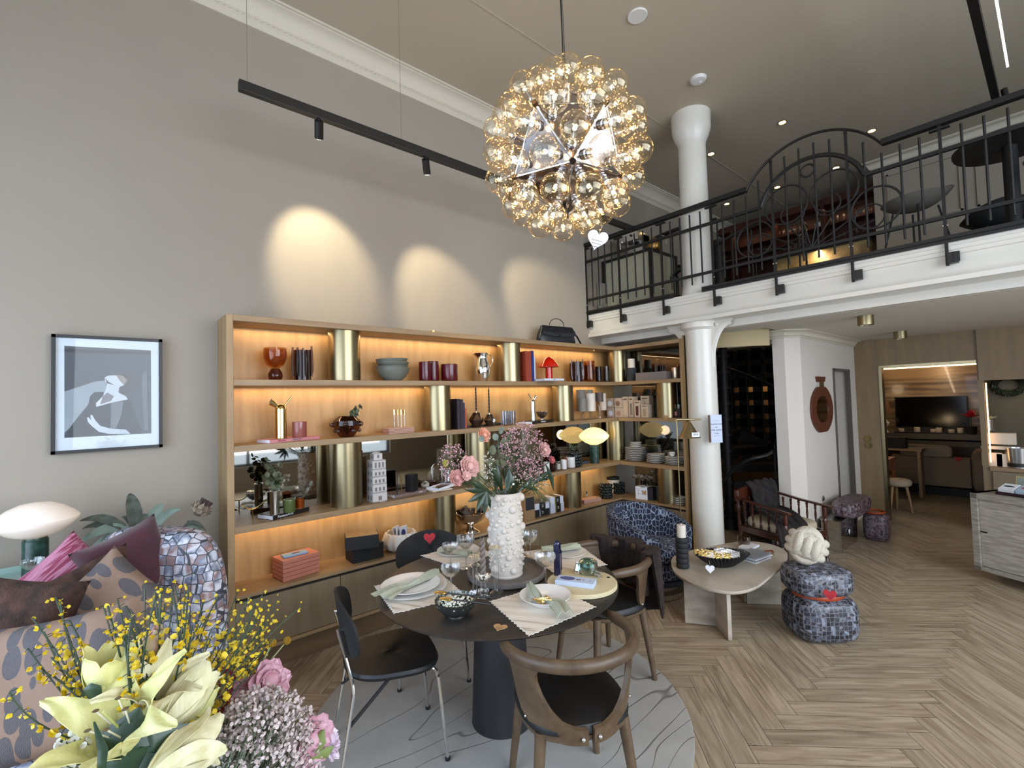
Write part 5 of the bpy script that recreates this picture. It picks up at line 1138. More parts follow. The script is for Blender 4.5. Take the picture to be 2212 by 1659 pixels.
# candle tray
a, d, L = tray((1180, 1020), (1273, 1000), 3, .15, .024, mat('slate_blue_tray', '#454d5c', .5), 'slate blue tray of candles on the mirrored shelf right of the bouquet')
zz3 = z3 + .0070; wg = mat('white_glass', '#d9d6d2', .2)
for px, w_, yt, yb, m_, lab, dy, wx in ((1181, 13, 998, 1013, wg, 'white candle jar at the left end of the blue tray', .05, .8), (1193, 13, 995, 1010, brown, 'dark brown glass candle jar on the blue tray', .06, .7), (1206, 12, 996, 1009, M['glass'], 'clear glass candle jar on the blue tray', .06, .7), (1218, 13, 993, 1006, wg, 'white votive with a lit-white candle on the blue tray', .06, .9), (1233, 19, 987, 1004, wg, 'largest white candle jar on the blue tray', .09, .8), (1222, 14, 986, 998, amber, 'small amber candle jar at the back of the blue tray', .13, .8)):
    p, w, h = fit(px - w_ / 2, px + w_ / 2, yt, 3, dy, yb, zz3); jar('candle_jar', lab, 'candle', p, w, h, m_, M['wax'], group='candle jars on the blue tray', wx=wx)
def bubble_pot(p, w, h, m, label, name='bubble_pot', cat='vase', seed=3):
    t = thing(name, label, cat, p); r = w / 2 * .86; rs = random.Random(seed)
    MB().lathe([(0, 0), (r, 0), (r, h * .97), (r * .85, h * .97), (r * .85, h * .4), (0, h * .4)], 30).build('body', m, t); mb = MB()
    for i in range(5):
        for k in range(9): a = 2 * pi * (k + .5 * (i % 2)) / 9 + rs.uniform(-.1, .1); mb.sphere((r * .98 * cos(a), r * .98 * sin(a), h * (.1 + .2 * i)), r * .28 * rs.uniform(.85, 1.15), 8, 6)
    o = mb.build('bubble_surface', m, t); o['kind'] = 'stuff'; return t
dg = mat('dark_green_ceramic', '#141c1a', .3)
p, w, h = fit(1226, 1257, 975, 3, .12, 1000, zz3); t = bubble_pot(p, w, h, dg, 'black bubble textured pot with a trailing eucalyptus plant on the blue tray')
eucalyptus(t, (0, 0, h), [(-.10, -.02, h + .07), (-.06, -.03, h + .06), (.0, -.02, h + .07), (.06, -.03, h + .06), (-.03, .02, h + .05), (.03, 0, h + .04), (-.02, -.03, h + .03)], .012, M['euca'], 6)
# yellow glowing lamp
lampY = emit('glowing_striped_glass', '#f0cf86', 1.5)
nt = lampY.node_tree; b = nt.nodes['Principled BSDF']; wv = nt.nodes.new('ShaderNodeTexWave'); wv.inputs['Scale'].default_value = 14; wv.inputs['Distortion'].default_value = 6; tx = nt.nodes.new('ShaderNodeTexCoord'); nt.links.new(tx.outputs['Object'], wv.inputs[0])
r_ = nt.nodes.new('ShaderNodeValToRGB'); r_.color_ramp.elements[0].color = rgb('#f2d187'); r_.color_ramp.elements[1].color = rgb('#f7df9f'); nt.links.new(wv.outputs['Fac'], r_.inputs[0]); nt.links.new(r_.outputs[0], b.inputs['Emission Color']); nt.links.new(r_.outputs[0], b.inputs['Base Color']); b.inputs['Roughness'].default_value = .15
green_marble = mat('green_marble', '#2f4d42', .25, col2='#16251f', nscale=22, detail=8)
def lamp(label, p, r, h, hb, rb, shade_m, price=None):
    t = thing('mushroom_lamp', label, 'lamp', p)
    MB().lathe([(0, 0), (rb, 0), (rb, hb * .93), (rb * .93, hb * .95), (rb * .9, hb + .01), (0, hb + .01)], 36).build('base', green_marble, t)
    H = h - hb; pr = [(r * .3, hb), (r * .62, hb + H * .13), (r * .9, hb + H * .34), (r * .985, hb + H * .44), (r, hb + H * .5), (r * .97, hb + H * .56), (r * .86, hb + H * .67), (r * .62, hb + H * .84), (r * .35, hb + H * .96), (0, h)]
    MB().lathe([(0, hb)] + pr, 56).build('shade', shade_m, t); return t
p, w, h = fit(1252, 1318, 923, 3, .125, 1000); lt = lamp('glowing yellow glass mushroom lamp on a green marble base, on the shelf', p, w / 2, h, zat(p.x, p.y, 960) - z3, rw(1275, 1295, p) / 2, lampY)
light('POINT', 'shelf_lamp_glow', p + Vector((0, -.19, h * .75)), 1.2, WARM, shadow_soft_size=.06)
# ---- row 3 return : crockery + olive plant
NTH = ['lowest one', 'second one up', 'third one up', 'fourth one up', 'fifth one up', 'sixth one up', 'seventh one up', 'eighth one up']
def stack(xl, xr, yt, yb, n, label, row=3, dx=.13, group=None, deep=False, base=None, name='plate'):
    p, w, h = fitR(xl, xr, yt, row, dx, yb)
    if base: p.z = base; h = zat(p.x, p.y, yt) - base
    th = h / n; r = w / 2
    for k in range(n):
        o = MB().lathe([(0, 0), (r * .55, 0), (r * .6, .001), (r * .98, th * .8), (r, th * .9), (r * .97, th * .92), (r * .6, th * .4), (0, th * .35)], 36).build(name, M['porcelain'], loc=p + Vector((.002 * sin(k * 4), .002 * cos(k * 7), k * th + .0005))); tag(o, '%s, %s' % (label, NTH[k]), name, group or label)
    return p, w, h
p, w, h = stack(1350, 1396, 966, 992, 8, 'white plate in the tallest plate stack on the corner shelf')
q = p.z + h + .001; stack(1360, 1387, 955, 968, 3, 'white small bowl on top of the tallest plate stack', base=q, name='bowl')
stack(1396, 1437, 980, 998, 5, 'white plate in the middle stack on the corner shelf', dx=.11); p, w, h = stack(1436, 1477, 986, 1002, 5, 'white plate in the right stack on the corner shelf', dx=.11)
t = thing('teacup', 'cream teacup resting on the right stack of plates', 'cup', p + Vector((0, .02, h + .001))); MB().lathe([(0, 0), (.018, 0), (.03, .02), (.034, .045), (.031, .045), (.027, .02), (0, .006)], 28).build('cup', M['porcelain'], t); MB().tube([(0, .03, .035), (0, .05, .036), (0, .052, .02), (0, .03, .014)], .003, 6).build('handle', M['porcelain'], t)
def leafy(mb, c, d, L, wd, up=Vector((0, 0, 1))):
    d = Vector(d).normalized(); s = d.cross(up); s = s.normalized() if s.length > 1e-3 else Vector((1, 0, 0)); n = s.cross(d); c = Vector(c)
    mb.add([c, c + d * L * .35 + s * wd, c + d * L * .4 - n * wd * .3, c + d * L * .35 - s * wd, c + d * L * .75 + s * wd * .7 - n * wd * .2, c + d * L * .75 - s * wd * .7 - n * wd * .2, c + d * L], [(0, 1, 2), (0, 2, 3), (1, 4, 2), (2, 5, 3), (2, 4, 5), (4, 6, 5)])
p = at(1418, 985, X=RXF + .78); p.z = .92; t = thing('olive_tree', 'potted olive tree with grey green leaves behind the corner shelves', 'plant', (p.x, p.y, 0))
MB().lathe([(0, 0), (.15, 0), (.19, .36), (.17, .36), (.165, .32), (0, .32)], 32).build('pot', mat('anthracite_pot', '#222426', .7), t); MB().tube([(0, 0, .3), (.01, .01, .6), (-.01, 0, .95)], .018, 8).build('trunk', mat('olive_bark', '#4a3f33', .9), t)
rs = random.Random(5); mb = MB(); st_m = MB()
for k in range(60):
    a = rs.uniform(0, 2 * pi); e = rs.uniform(-.1, 1.2); L = rs.uniform(.2, .42); dv = Vector((cos(a) * cos(e), sin(a) * cos(e), sin(e))); b0_ = Vector((0, 0, .92)) + dv * .05
    st_m.tube([b0_, b0_ + dv * L], .002, 4)
    for j in range(10): q = b0_ + dv * L * (.2 + .08 * j); leafy(mb, q, dv * .5 + Vector((rs.gauss(0, .5), rs.gauss(0, .5), rs.gauss(0, .5))), rs.uniform(.035, .055), .006)
st_m.build('branches', M['stem'], t); o = mb.build('foliage', mat('olive_leaf', '#5d6450', .6, noise=.3, nscale=20), t, smooth=False); o['kind'] = 'stuff'
# ---- row 4
z4 = ROW[4]; coral = mat('coral_card', '#b87561', .6)
A, B = at(612, 1259, Z=z4), at(690, 1235, Z=z4); A.y = max(A.y, SF - .005); d = (B - A).normalized(); L = (B - A).length; ang = math.atan2(d.y, d.x); D = .17; th = (zat(A.x, A.y, 1213) - z4) / 5
for k in range(5):
    t = thing('coral_box', 'coral red flat gift box on the bottom shelf, ' + ORD[k] if k < 4 else 'topmost coral red flat gift box, under the light blue box', 'box', (A.x, A.y, z4 + .001 + k * th), ang + .006 * sin(k * 4), 'coral boxes on the bottom shelf')
    MB().bx((.003, .003, 0), (L - .003, D - .003, th * .90)).build('tray_half', coral, t, smooth=False, bev=.0008); MB().bx((-.001, -.001, th * .14), (L + .001, D + .001, th * .97)).build('lid', coral, t, smooth=False, bev=.0008)
t = thing('blue_box', 'slim light blue box with an oval window on the coral boxes', 'box', (A.x + .02, A.y + .05, z4 + .002 + 5 * th), ang - .1); MB().bx((0, 0, 0), (.16, .07, .012)).build('carton', mat('light_blue_card', '#86a5c6', .6), t, smooth=False, bev=.0008); MB().lathe([(0, .0122), (.02, .0122), (.02, .0128), (0, .0128)], 28, (.09, .035, 0), sx=1.4, sy=.8).build('oval_window', mat('window_print', '#5d4a5c', .4), t)
for k, (A_, B_, yt, lab) in enumerate((((763, 1219), (829, 1203), 1184, 'lower black gift box on the bottom shelf'), ((753, 1196), (819, 1182), 1163, 'upper black gift box with an inlaid lid, offset on the lower one'))):
    zb_ = z4 if k == 0 else z4 + hh0 + .001; A, B = at(*A_, Z=zb_), at(*B_, Z=zb_); A.y = max(A.y, SF - .003); d = (B - A).normalized(); L = (B - A).length; h_ = zat(A.x, A.y, yt) - zb_; hh0 = h_ if k == 0 else hh0
    t = thing('black_box', lab, 'box', (A.x, A.y, zb_ + .0005), math.atan2(d.y, d.x)); MB().bx((0, 0, 0), (L, .16, h_ * .98)).build('box', M['blackmatte'], t, smooth=False, bev=.001)
    if k: MB().bx((.006, .006, h_ * .98), (L - .006, .154, h_ * .98 + .002)).build('inlaid_lid', mat('shell_inlay', '#8d7350', .3, col2='#6c5539', nscale=30), t, smooth=False)
p, w, h = fit(826, 906, 1148, 4, .12, 1185); t = thing('folded_vase', 'white ribbed porcelain bowl vase holding blue and white cards', 'vase', p); r = w / 2
MB().lathe([(0, 0), (r * .6, 0), (r * .9, h * .2), (r, h * .5), (r * .85, h * .9), (r * .8, h), (r * .74, h), (r * .8, h * .8), (r * .85, h * .4), (0, h * .1)], 90, fn=lambda q, z, a: q * (1 + .05 * sin(a * 13) + .02 * sin(a * 5))).build('body', mat('white_porcelain_matte', '#d6cfc6', .6), t)
cardm = mat('card_face', '#b9bcc4', .5)
for k, (x, rz_, y) in enumerate(((-.03, .25, -.03), (.0, .12, -.045), (.03, -.05, -.01), (-.01, .1, .03))):
    o = MB().box((0, 0, .05), (.06, .012, .11)).build('gift_card_box', cardm, loc=p + Vector((x, y, h * .55)), rot=(-.15 + .05 * k, .15 - .12 * k, rz_), smooth=False, bev=.0008); tag(o, 'slim grey box with an oval window in the white vase, ' + ('leftmost', 'frontmost', 'rightmost', 'behind the others')[k], 'box', 'oval window boxes in the vase')
    MB().lathe([(0, 0), (.02, 0), (.02, .001), (0, .001)], 24, (0, -.0062, .062), Matrix.Rotation(pi / 2, 3, 'X'), sy=1.35).build('oval_window', mat('indigo_print', '#232a5c', .4) if k else mat('grey_print', '#5b5f66', .4), o)
p, w, h = fit(980, 1052, 1105, 4, .12, 1148); t = thing('champagne_bowl', 'polished silver footed bowl filled with rolled brown napkins', 'bowl', p); r = w / 2
MB().lathe([(0, 0), (r * .62, 0), (r * .6, .006), (r * .25, h * .18), (r * .18, h * .3), (r * .24, h * .38), (r * .5, h * .45), (r * .85, h * .66), (r, h), (r * .96, h), (r * .8, h * .68), (r * .4, h * .5), (0, h * .47)], 44, fn=lambda q, z, a: q * (1 + (.02 * sin(a * 12) if z < h * .3 else 0))).build('body', mat('silver', (.72, .66, .60), .12, 1), t)
nm = mat('taupe_linen', '#4c4038', .9, bump=.2, bscale=200)
for k in range(7):
    a = k * .9; q = p + Vector((r * .35 * cos(a), r * .3 * sin(a), h * .62)); o = MB().grid(lambda u, v: (.012 * cos(v * 2 * pi) * (1 + .4 * u), .022 * sin(v * 2 * pi) * (1 + .3 * sin(k + v * 9)), u * .12), 6, 14, .002).build('rolled_napkin', nm, loc=q, rot=(.7 * sin(a) * -1, .8 * cos(a), a)); tag(o, 'rolled dark taupe napkin sticking out of the silver bowl, %s' % 'at the far right;at the back right;at the back;at the back left;at the far left;at the front left;at the front right'.split(';')[k], 'napkin', 'rolled napkins in the silver bowl')
p, w, h = fit(1126, 1143, 1066, 4, .08, 1122, flat=True); t = thing('kraft_carton', 'tall brown kraft carton with black panels behind the bubble vase', 'box', p); MB().box((0, 0, h / 2), (w * 1.3, .14, h)).build('carton', mat('kraft_card', '#866746', .7), t, smooth=False); MB().bx((-w * .5, -.0712, h * .4), (w * .6, -.0702, h * .88)).build('black_panel', M['ink'], t, smooth=False)
wp, gp, bp = mat('white_pattern_card', '#c4c8d6', .6, noise=.2, nscale=90), mat('olive_stripe', '#5e5a14', .5), mat('black_pattern_card', '#15151a', .5, noise=.4, nscale=90)
def soap(A, B, yt, base, m, lab, sl=None, logo=True, D=.13):
    A, B = at(*A, Z=base), at(*B, Z=base); d = (B - A).normalized(); L = (B - A).length; h_ = zat(A.x, A.y, yt) - base; t = thing('soap_box', lab, 'box', (A.x, A.y, base + .0005), math.atan2(d.y, d.x), 'black and white boxes on the bottom shelf')
    MB().bx((0, 0, 0), (L, D, h_ * .97)).build('carton', m, t, smooth=False, bev=.0008)
    if sl: MB().bx((L * .34, -.0012, 0), (L * .74, D, h_ * .975)).build('black_band', M['black'], t, smooth=False); MB().bx((L * .34, -.0016, 0), (L * .42, D, h_ * .978)).build('stripe', sl, t, smooth=False)
    if logo: MB().tube([(-.008, 0, -.009), (.008, 0, -.009), (.008, 0, .009), (-.008, 0, .009)], .0022, 4).build('square_logo', M['paper'], t, loc=(L * .54, -.002, h_ * .5))
    return h_
h1 = soap((1154, 1119), (1187, 1111), 1103, z4, bp, 'black patterned box, lowest of the left pile', mat('steel_stripe', '#6d727a', .5))
h2 = soap((1154, 1103), (1187, 1097), 1089, z4 + h1 + .001, wp, 'white patterned box with a black band, middle of the left pile', M['black'])
soap((1155, 1089), (1181, 1083), 1079, z4 + h1 + h2 + .002, mat('brown_card', '#59432e', .6), 'small brown and black box on top of the left pile', None, True, .10)
h1 = soap((1190, 1110), (1219, 1103), 1090, z4, wp, 'white patterned box with olive stripe, lower of the right pile', gp)
soap((1189, 1091), (1217, 1086), 1075, z4 + h1 + .001, wp, 'white patterned box with olive stripe, upper of the right pile', gp)
a, d, L, ang, zt_ = slab_stack((1262, 1089), (1299, 1082), 4, 4, .010, .11, 'thin book in the pile near the green bubble vases', 'thin_book', 'book', pk)
p = at(1271, 1072, Z=zt_); t = thing('striped_figure', 'small black and white striped figure on the thin books', 'figurine', (p.x, p.y + .02, zt_ + .001)); zm = patch('zebra', ['#d8d8de', '#20222a', '#d0d2d8'], 60, .5)
MB().tube([(-.008, 0, 0), (-.006, 0, .03), (.0, 0, .05), (-.018, 0, .055)], [.008, .009, .009, .005], 8).build('body', zm, t)
m = MB().grid(lambda u, v: ((u - .5) * .08, (v - .5) * .05, .012 + .007 * sin(u * 22) + .005 * sin(v * 17)), 26, 12, .002); tag(m.build('crumpled_dish', M['crystal'], loc=(at(1304, 1075, Z=z4).x, at(1304, 1075, Z=z4).y + .03, z4 + .004)), 'crumpled clear glass dish beside the green bubble vases', 'dish')
p, w, h = fit(1294, 1323, 1046, 4, .12, 1072); bubble_pot(p, w, h, dg, 'dark green bubble textured vase, left of the pair in the corner', 'bubble_vase', seed=5)
p, w, h = fit(1323, 1350, 1042, 4, .17, 1070); bubble_pot(p, w, h, dg, 'dark green bubble textured vase, right of the pair in the corner', 'bubble_vase', seed=8)
p, w, h = fit(1311, 1338, 1030, 4, .24, 1052); t = thing('round_box', 'round cream box with dark lid behind the green bubble vases', 'box', p); MB().lathe([(0, 0), (w / 2, 0), (w / 2, h * .85), (0, h * .85)], 30).build('box', M['cream'], t); MB().lathe([(0, h * .85), (w / 2 + .003, h * .85), (w / 2 + .003, h), (0, h)], 30).build('lid', M['blackmatte'], t)
# ---- row 4 return
p, w, h = fitR(1364, 1420, 1052, 4, .06, 1082, flat=True); t = thing('glass_carton', 'white carton printed with coupe outlines and a black corner', 'box', p, .12); MB().box((.06, 0, h / 2), (.12, w * .62, h)).build('carton', M['paper'], t, smooth=False, bev=.001); MB().bx((-.0015, -w * .31, 0), (.1, -w * .12, h + .0006)).build('black_corner', M['ink'], t, smooth=False)
for k in range(6): MB().lathe([(0, 0), (.001, .008), (.007, .012), (.008, .016), (0, .016)], 8, (-.0012, w * (.20 - .13 * (k % 3)), h * (.35 if k > 2 else .62)), sx=.12).build('printed_coupe', M['ink'], t)
heart_tag('wooden heart tag on the white glassware carton', p + Vector((-.004, -.005, h * .5)), (pi / 2, 0, -pi / 2 + .12), .05, M['kraft'], 1)
for k, (px, dx) in enumerate(((1372, .08), (1388, .05), (1404, .09), (1382, .13), (1398, .15))):
    q = at(px, 1048, X=RXF + dx); coupe_t = thing('coupe_glass', 'clear coupe glass standing on the white glassware carton, ' + ('leftmost in front', 'in the middle in front', 'rightmost in front', 'at the back left', 'at the back right')[k], 'glass', (RXF + dx, q.y, z4 + h + .002), group='coupes on the glassware carton')
    MB().lathe([(0, 0), (.03, 0), (.004, .006), (.004, .07), (.03, .085), (.042, .105), (.043, .115), (.041, .115), (.03, .09), (0, .075)], 28).build('bowl', M['crystal'], coupe_t)
stack(1452, 1484, 1073, 1090, 4, 'white plate in the small stack on the lowest corner shelf', row=4, dx=.10)
# ---- handbag on top
p, w, h = fit(1167, 1236, 706, 0, .14, 738, flat=True); bagm = mat('navy_leather', '#14161b', .42, bump=.15, bscale=60); t = thing('handbag', 'black leather handbag standing on top of the oak shelving', 'bag', p, -.1); W2 = w / 2
def bag(k, n=28): return [(W2 * k[0] * (abs(cos(a)) ** .5) * (1 if cos(a) > 0 else -1), .05 * k[1] * (abs(sin(a)) ** .6) * (1 if sin(a) > 0 else -1), k[2]) for a in [2 * pi * j / n for j in range(n)]]
MB().rings([bag((1.0, 1.1, 0)), bag((1.04, 1.2, h * .15)), bag((.98, 1, h * .5)), bag((.86, .7, h * .85)), bag((.82, .45, h))]).build('body', bagm, t)
MB().grid(lambda u, v: ((u - .5) * 2 * W2 * (.84 + .1 * v), -.022 - .035 * min(1, v * 1.6) - .004, h * (1.0 - .62 * v * (1 - .15 * (2 * u - 1) ** 2))), 20, 10, .003).build('flap', bagm, t); MB().box((0, -.062, h * .45), (.03, .004, .02)).build('buckle', M['blackmatte'], t, smooth=False)
MB().tube([(-W2 * .4, -.02, h * .9)] + [(W2 * .42 * -cos(a), -.02, h * .95 + .095 * sin(a) ** .8) for a in [pi * k / 12 for k in range(1, 12)]] + [(W2 * .4, -.02, h * .9)], .0045, 7).build('handle', bagm, t)
MB().tube([(-W2 * .9, -.02, h * .8), (-W2 * 1.1, -.05, h * .2), (-W2 * 1.35, -.07, .006), (-W2 * .6, -.09, .006), (W2 * .6, -.09, .006)], .008, 6, flat=(1.6, .4)).build('shoulder_strap', bagm, t)
MB().tube([(W2 * .85, -.02, h * .8), (W2 * 1.1, -.03, h * .5), (W2 * 1.35, -.03, .008)], .010, 6, flat=(1.6, .4)).build('shoulder_strap', bagm, t)
# ================================================================ SEATING CORNER
navy = patch('navy_white_weave', ['#161a2a', '#20263a', '#12141f'], 30, .85, '#8b95a8', .045, jitter=.7, stretch=(1, 1, .62))
sc_ = Vector((3.66, 2.40, 0)); t = thing('swivel_armchair', 'round swivel armchair in navy fabric with a white net pattern, beside the corner shelves', 'armchair', sc_, radians(-82))
def tub(u, v):
    a = radians(-128 + 256 * u); k = abs(a) / radians(128); top = .715 - .20 * k ** 2.2; z = .17 + (top - .17) * v; r = .300 + .03 * v
    return (-r * cos(a), r * sin(a), z)
MB().grid(tub, 48, 12, .065).build('tub_back', navy, t, bev=0, sub=0, ang=50)
MB().lathe([(0, .17), (.27, .17), (.295, .19), (.30, .30), (.0, .30)], 44).build('seat_base', navy, t); MB().lathe([(0, .302), (.22, .302), (.25, .32), (.262, .37), (.25, .41), (.21, .425), (0, .43)], 44, (.03, 0, 0)).build('seat_cushion', navy, t)
MB().lathe([(0, .13), (.30, .13), (.31, .15), (.30, .17), (0, .17)], 44).build('lower_band', mat('dark_mohair', '#20232c', .9), t); MB().lathe([(0, 0), (.25, 0), (.26, .012), (.26, .05), (.20, .06), (.20, .13), (0, .13)], 44).build('wooden_plinth', M['smoked'], t)
# brass reading lamp
lp = at(1472, 1160, X=4.02); zt_ = zat(lp.x, lp.y, 907); t = thing('floor_lamp', 'slim brass floor lamp with a cone shade and a white card beside the column', 'lamp', (lp.x, lp.y, 0))
rdir = Vector((.757, -.653, 0)); MB().cyl((0, 0, 0), (0, 0, .02), .13, n=36).build('base', M['brass'], t); pl = MB().cyl((0, 0, .02), (0, 0, zt_), .0065, n=10).build('pole', M['brass'], t)
al = rw(1466, 1523, lp); MB().tube([Vector((0, 0, zt_)) - rdir * .01, Vector((0, 0, zt_ + .002)), Vector((0, 0, zt_)) + rdir * al], .009, 10).build('arm', M['brass'], t)
cpos = rdir * (al * .50) + Vector((0, 0, zt_ - .005)); rc = rw(1469, 1519, lp) / 2; hc = zt_ - zat(lp.x, lp.y, 945)
sh_ = MB().lathe([(.004, 0), (rc, -hc), (rc - .003, -hc), (.003, -.008)], 40, cpos).build('cone_shade', M['brass'], t)
cd = MB().box(cpos + Vector((-.045, -.085, -hc * .80)), (.07, .0015, .04), R=Matrix.Rotation(radians(-40), 3, 'Z')).build('sold_card', M['paper'], t, smooth=False); text('printed_word', 'SÅLD', .02, M['ink'], cd, cpos + Vector((-.046, -.0865, -hc * .78)), (pi / 2, 0, radians(-40)))
# coffee table
trav = mat('travertine', '#bcb1a2', .45, col2='#9b8f80', nscale=3.5, stretch=(1, 1, 4), detail=10, contrast=(.35, .6), bump=.1, bscale=40)
CTZ = .40; ol = [(1450, 1210), (1456, 1234), (1490, 1257), (1540, 1273), (1590, 1278), (1632, 1268), (1662, 1246), (1690, 1222), (1701, 1203), (1694, 1187), (1660, 1174), (1618, 1169), (1578, 1172), (1535, 1180), (1490, 1189), (1461, 1198)]
P = [at(x, y, Z=CTZ) for x, y in ol]
def smoothloop(P, k=5):
    o = []; n = len(P)
    for i in range(n):
        a, b, c, d = P[i - 1], P[i], P[(i + 1) % n], P[(i + 2) % n]
        for j in range(k):
            t_ = j / k; o.append(.5 * ((2 * b) + (c - a) * t_ + (2 * a - 5 * b + 4 * c - d) * t_ ** 2 + (3 * b - a - 3 * c + d) * t_ ** 3))
    return o
P = smoothloop(P); cc = sum(P, Vector()) / len(P); t = thing('coffee_table', 'low travertine coffee table with rounded pebble top and slab legs', 'table', (cc.x, cc.y, 0))
rg = lambda k, z: [((p.x - cc.x) * k, (p.y - cc.y) * k, z) for p in P]
MB().rings([rg(.965, CTZ - .028), rg(.992, CTZ - .02), rg(1, CTZ - .010), rg(1, CTZ - .002), rg(.996, CTZ)]).build('tabletop', trav, t)
for A, B in (((1480, 1345), (1547, 1352)), ((1547, 1350), (1578, 1385)), ((1613, 1304), (1687, 1306)), ((1613, 1302), (1590, 1278))):
    a, b = at(*A, Z=0), at(*B, Z=0); d = b - a; MB().box(((a + b) / 2 - Vector((cc.x, cc.y, 0))) + Vector((0, 0, (CTZ - .03) / 2 + .002)), (d.length, .028, CTZ - .034), math.atan2(d.y, d.x)).build('slab_leg', trav, t, smooth=False, bev=.002)
zc = CTZ + .0005
p = at(1475, 1226, Z=zc); t = thing('ringed_candle_holder', 'black ceramic candle holder of six stacked rings on the coffee table', 'candle holder', (p.x, p.y, zc)); r = rw(1461, 1490, p) / 2; hh = (zat(p.x, p.y, 1160) - zc)
for k in range(6): MB().lathe([(0, 0)] + [(r * .82 + r * .18 * cos(a), hh / 12 * (1 + sin(a))) for a in [-pi / 2 + pi * j / 8 for j in range(9)]] + [(0, hh / 6)], 32, (0, 0, k * hh / 6)).build('ring', mat('black_ceramic', '#1f2124', .75) if k == 0 else bpy.data.materials['black_ceramic'], t)
hc2 = zat(p.x, p.y, 1134) - zc - hh; o = MB().lathe([(0, 0), (r * .68, 0), (r * .68, hc2), (r * .6, hc2 + .002), (0, hc2 - .003)], 28).build('pillar_candle', M['wax'], loc=(p.x, p.y, zc + hh + .0005)); tag(o, 'thick cream pillar candle on the black ringed holder', 'candle'); MB().lathe([(.002, hc2), (.004, hc2 + .006), (0, hc2 + .014)], 8).build('flame_tip', M['paper'], o)
p = at(1560, 1222, Z=zc); RB = rw(1499, 1623, p) / 2; bh = .095; t = thing('pleated_bowl', 'black pleated oval bowl full of chocolate bars on the coffee table', 'bowl', (p.x, p.y, zc), radians(-38))
MB().lathe([(0, .004), (RB * .38, 0), (RB * .5, .01), (RB * .8, bh * .6), (RB, bh), (RB * .97, bh), (RB * .76, bh * .6), (RB * .4, .02), (0, .016)], 252, fn=lambda q, z, a: q * (1 + (.075 * sin(a * 42) if z > .015 else .0)), sy=.66).build('body', mat('black_pleated_ceramic', '#17181b', .4), t)
gold2 = mat('gold_wrapper', (.66, .47, .18), .3, 1, bump=.6, bscale=60); silv = mat('silver_wrapper', (.62, .60, .62), .32, 1, bump=.5, bscale=60); bf = Vector((p.x, p.y, zc))
for k, (x, y, rz, tl, L, m_) in enumerate(((-.13, .01, -.9, .35, .15, gold2), (-.10, -.02, -.9, .30, .17, gold2), (-.065, .005, -.85, .32, .18, gold2), (-.03, -.02, -.8, .35, .18, gold2), (.02, .0, -.75, .5, .16, silv), (.045, .01, -.75, .5, .16, silv), (.07, .02, -.75, .5, .16, silv), (.03, .07, .25, .9, .13, gold2))):
    v = Matrix.Rotation(radians(-38), 3, 'Z') @ Vector((x, y, 0)); o = MB().box((0, 0, 0), (L, .045, .014)).build('chocolate_bar', m_, loc=bf + v + Vector((0, 0, bh * .95)), rot=(.9, tl * .5, rz), smooth=False, bev=.002)
    tag(o, ('gold wrapped chocolate bar, leftmost in the pleated bowl', 'gold wrapped chocolate bar, second from the left in the pleated bowl', 'gold wrapped chocolate bar, third from the left in the pleated bowl', 'gold wrapped chocolate bar beside the silver ones', 'silver wrapped chocolate bar next to the gold ones', 'silver wrapped chocolate bar in the middle of three', 'silver wrapped chocolate bar, rightmost of three', 'upright gold square packet at the back of the pleated bowl')[k], 'chocolate bar', 'chocolate bars in the pleated bowl')
    MB().box((0, 0, 0), (L * .3, .0455, .0145)).build('wrapper_band', M['cream'] if k % 2 else M['paper'], o, smooth=False)
p = at(1534, 1245, Z=zc + .02); heart_tag('white heart tag hanging on the front of the black pleated bowl', at(1534, 1232, Z=zc + .035), face((EYEP - p) + Vector((0, 0, .6))), .062, M['paper'], 0, [(0, .035, 0), (-.004, .07, -.02)])
p = at(1608, 1182, Z=zc); w = rw(1594, 1622, p); jar('tumbler', 'smoky brown glass tumbler standing at the back of the coffee table', 'glass', p, w, zat(p.x, p.y, 1158) - zc, glass('umber_glass', (.62, .52, .40), .14))
def flatpile(A, B, n, th, D, labs, mats, z=zc, name='book', cat='book', group=None):
    a, b = at(*A, Z=z), at(*B, Z=z); d = (b - a).normalized(); L = (b - a).length
    for k in range(n):
        o = MB().bx((0, 0, 0), (L, D, th * .92)).build(name, mats[k % len(mats)], loc=(a.x, a.y, z + k * th + .0003), rz=math.atan2(d.y, d.x) + .06 * sin(k * 2.1), smooth=False, bev=.0008); tag(o, labs[k], cat, group)
flatpile((1633, 1219), (1666, 1206), 4, .011, .16, ['white booklet at the bottom of the pile on the coffee table', 'grey edged booklet, second in the pile on the coffee table', 'white booklet, third in the pile on the coffee table', 'booklet with a photo cover on top of the coffee table pile'], [M['paper'], mat('grey_edge', '#8f949c', .6)], group='booklets on the coffee table')
flatpile((1622, 1195), (1643, 1186), 2, .018, .10, ['pale grey flat box behind the booklets on the coffee table', 'white flat box behind the booklets on the coffee table'], [mat('grey_card', '#8d8a84', .6), M['paper']], name='flat_box', cat='box')
p = at(1660, 1196, Z=zc); m = MB(); m.tube([(.045 * cos(a), .02 * sin(a) + .012 * cos(2 * a), .010 + .008 * sin(a)) for a in [2 * pi * k / 30 for k in range(30)]], .008, 6, closed=True, flat=(.35, 1.3)); tag(m.build('copper_ribbon', mat('copper_foil', (.72, .34, .18), .3, 1), loc=(p.x, p.y, zc + .002), rz=-.6), 'looped copper ribbon at the right of the coffee table', 'ribbon')
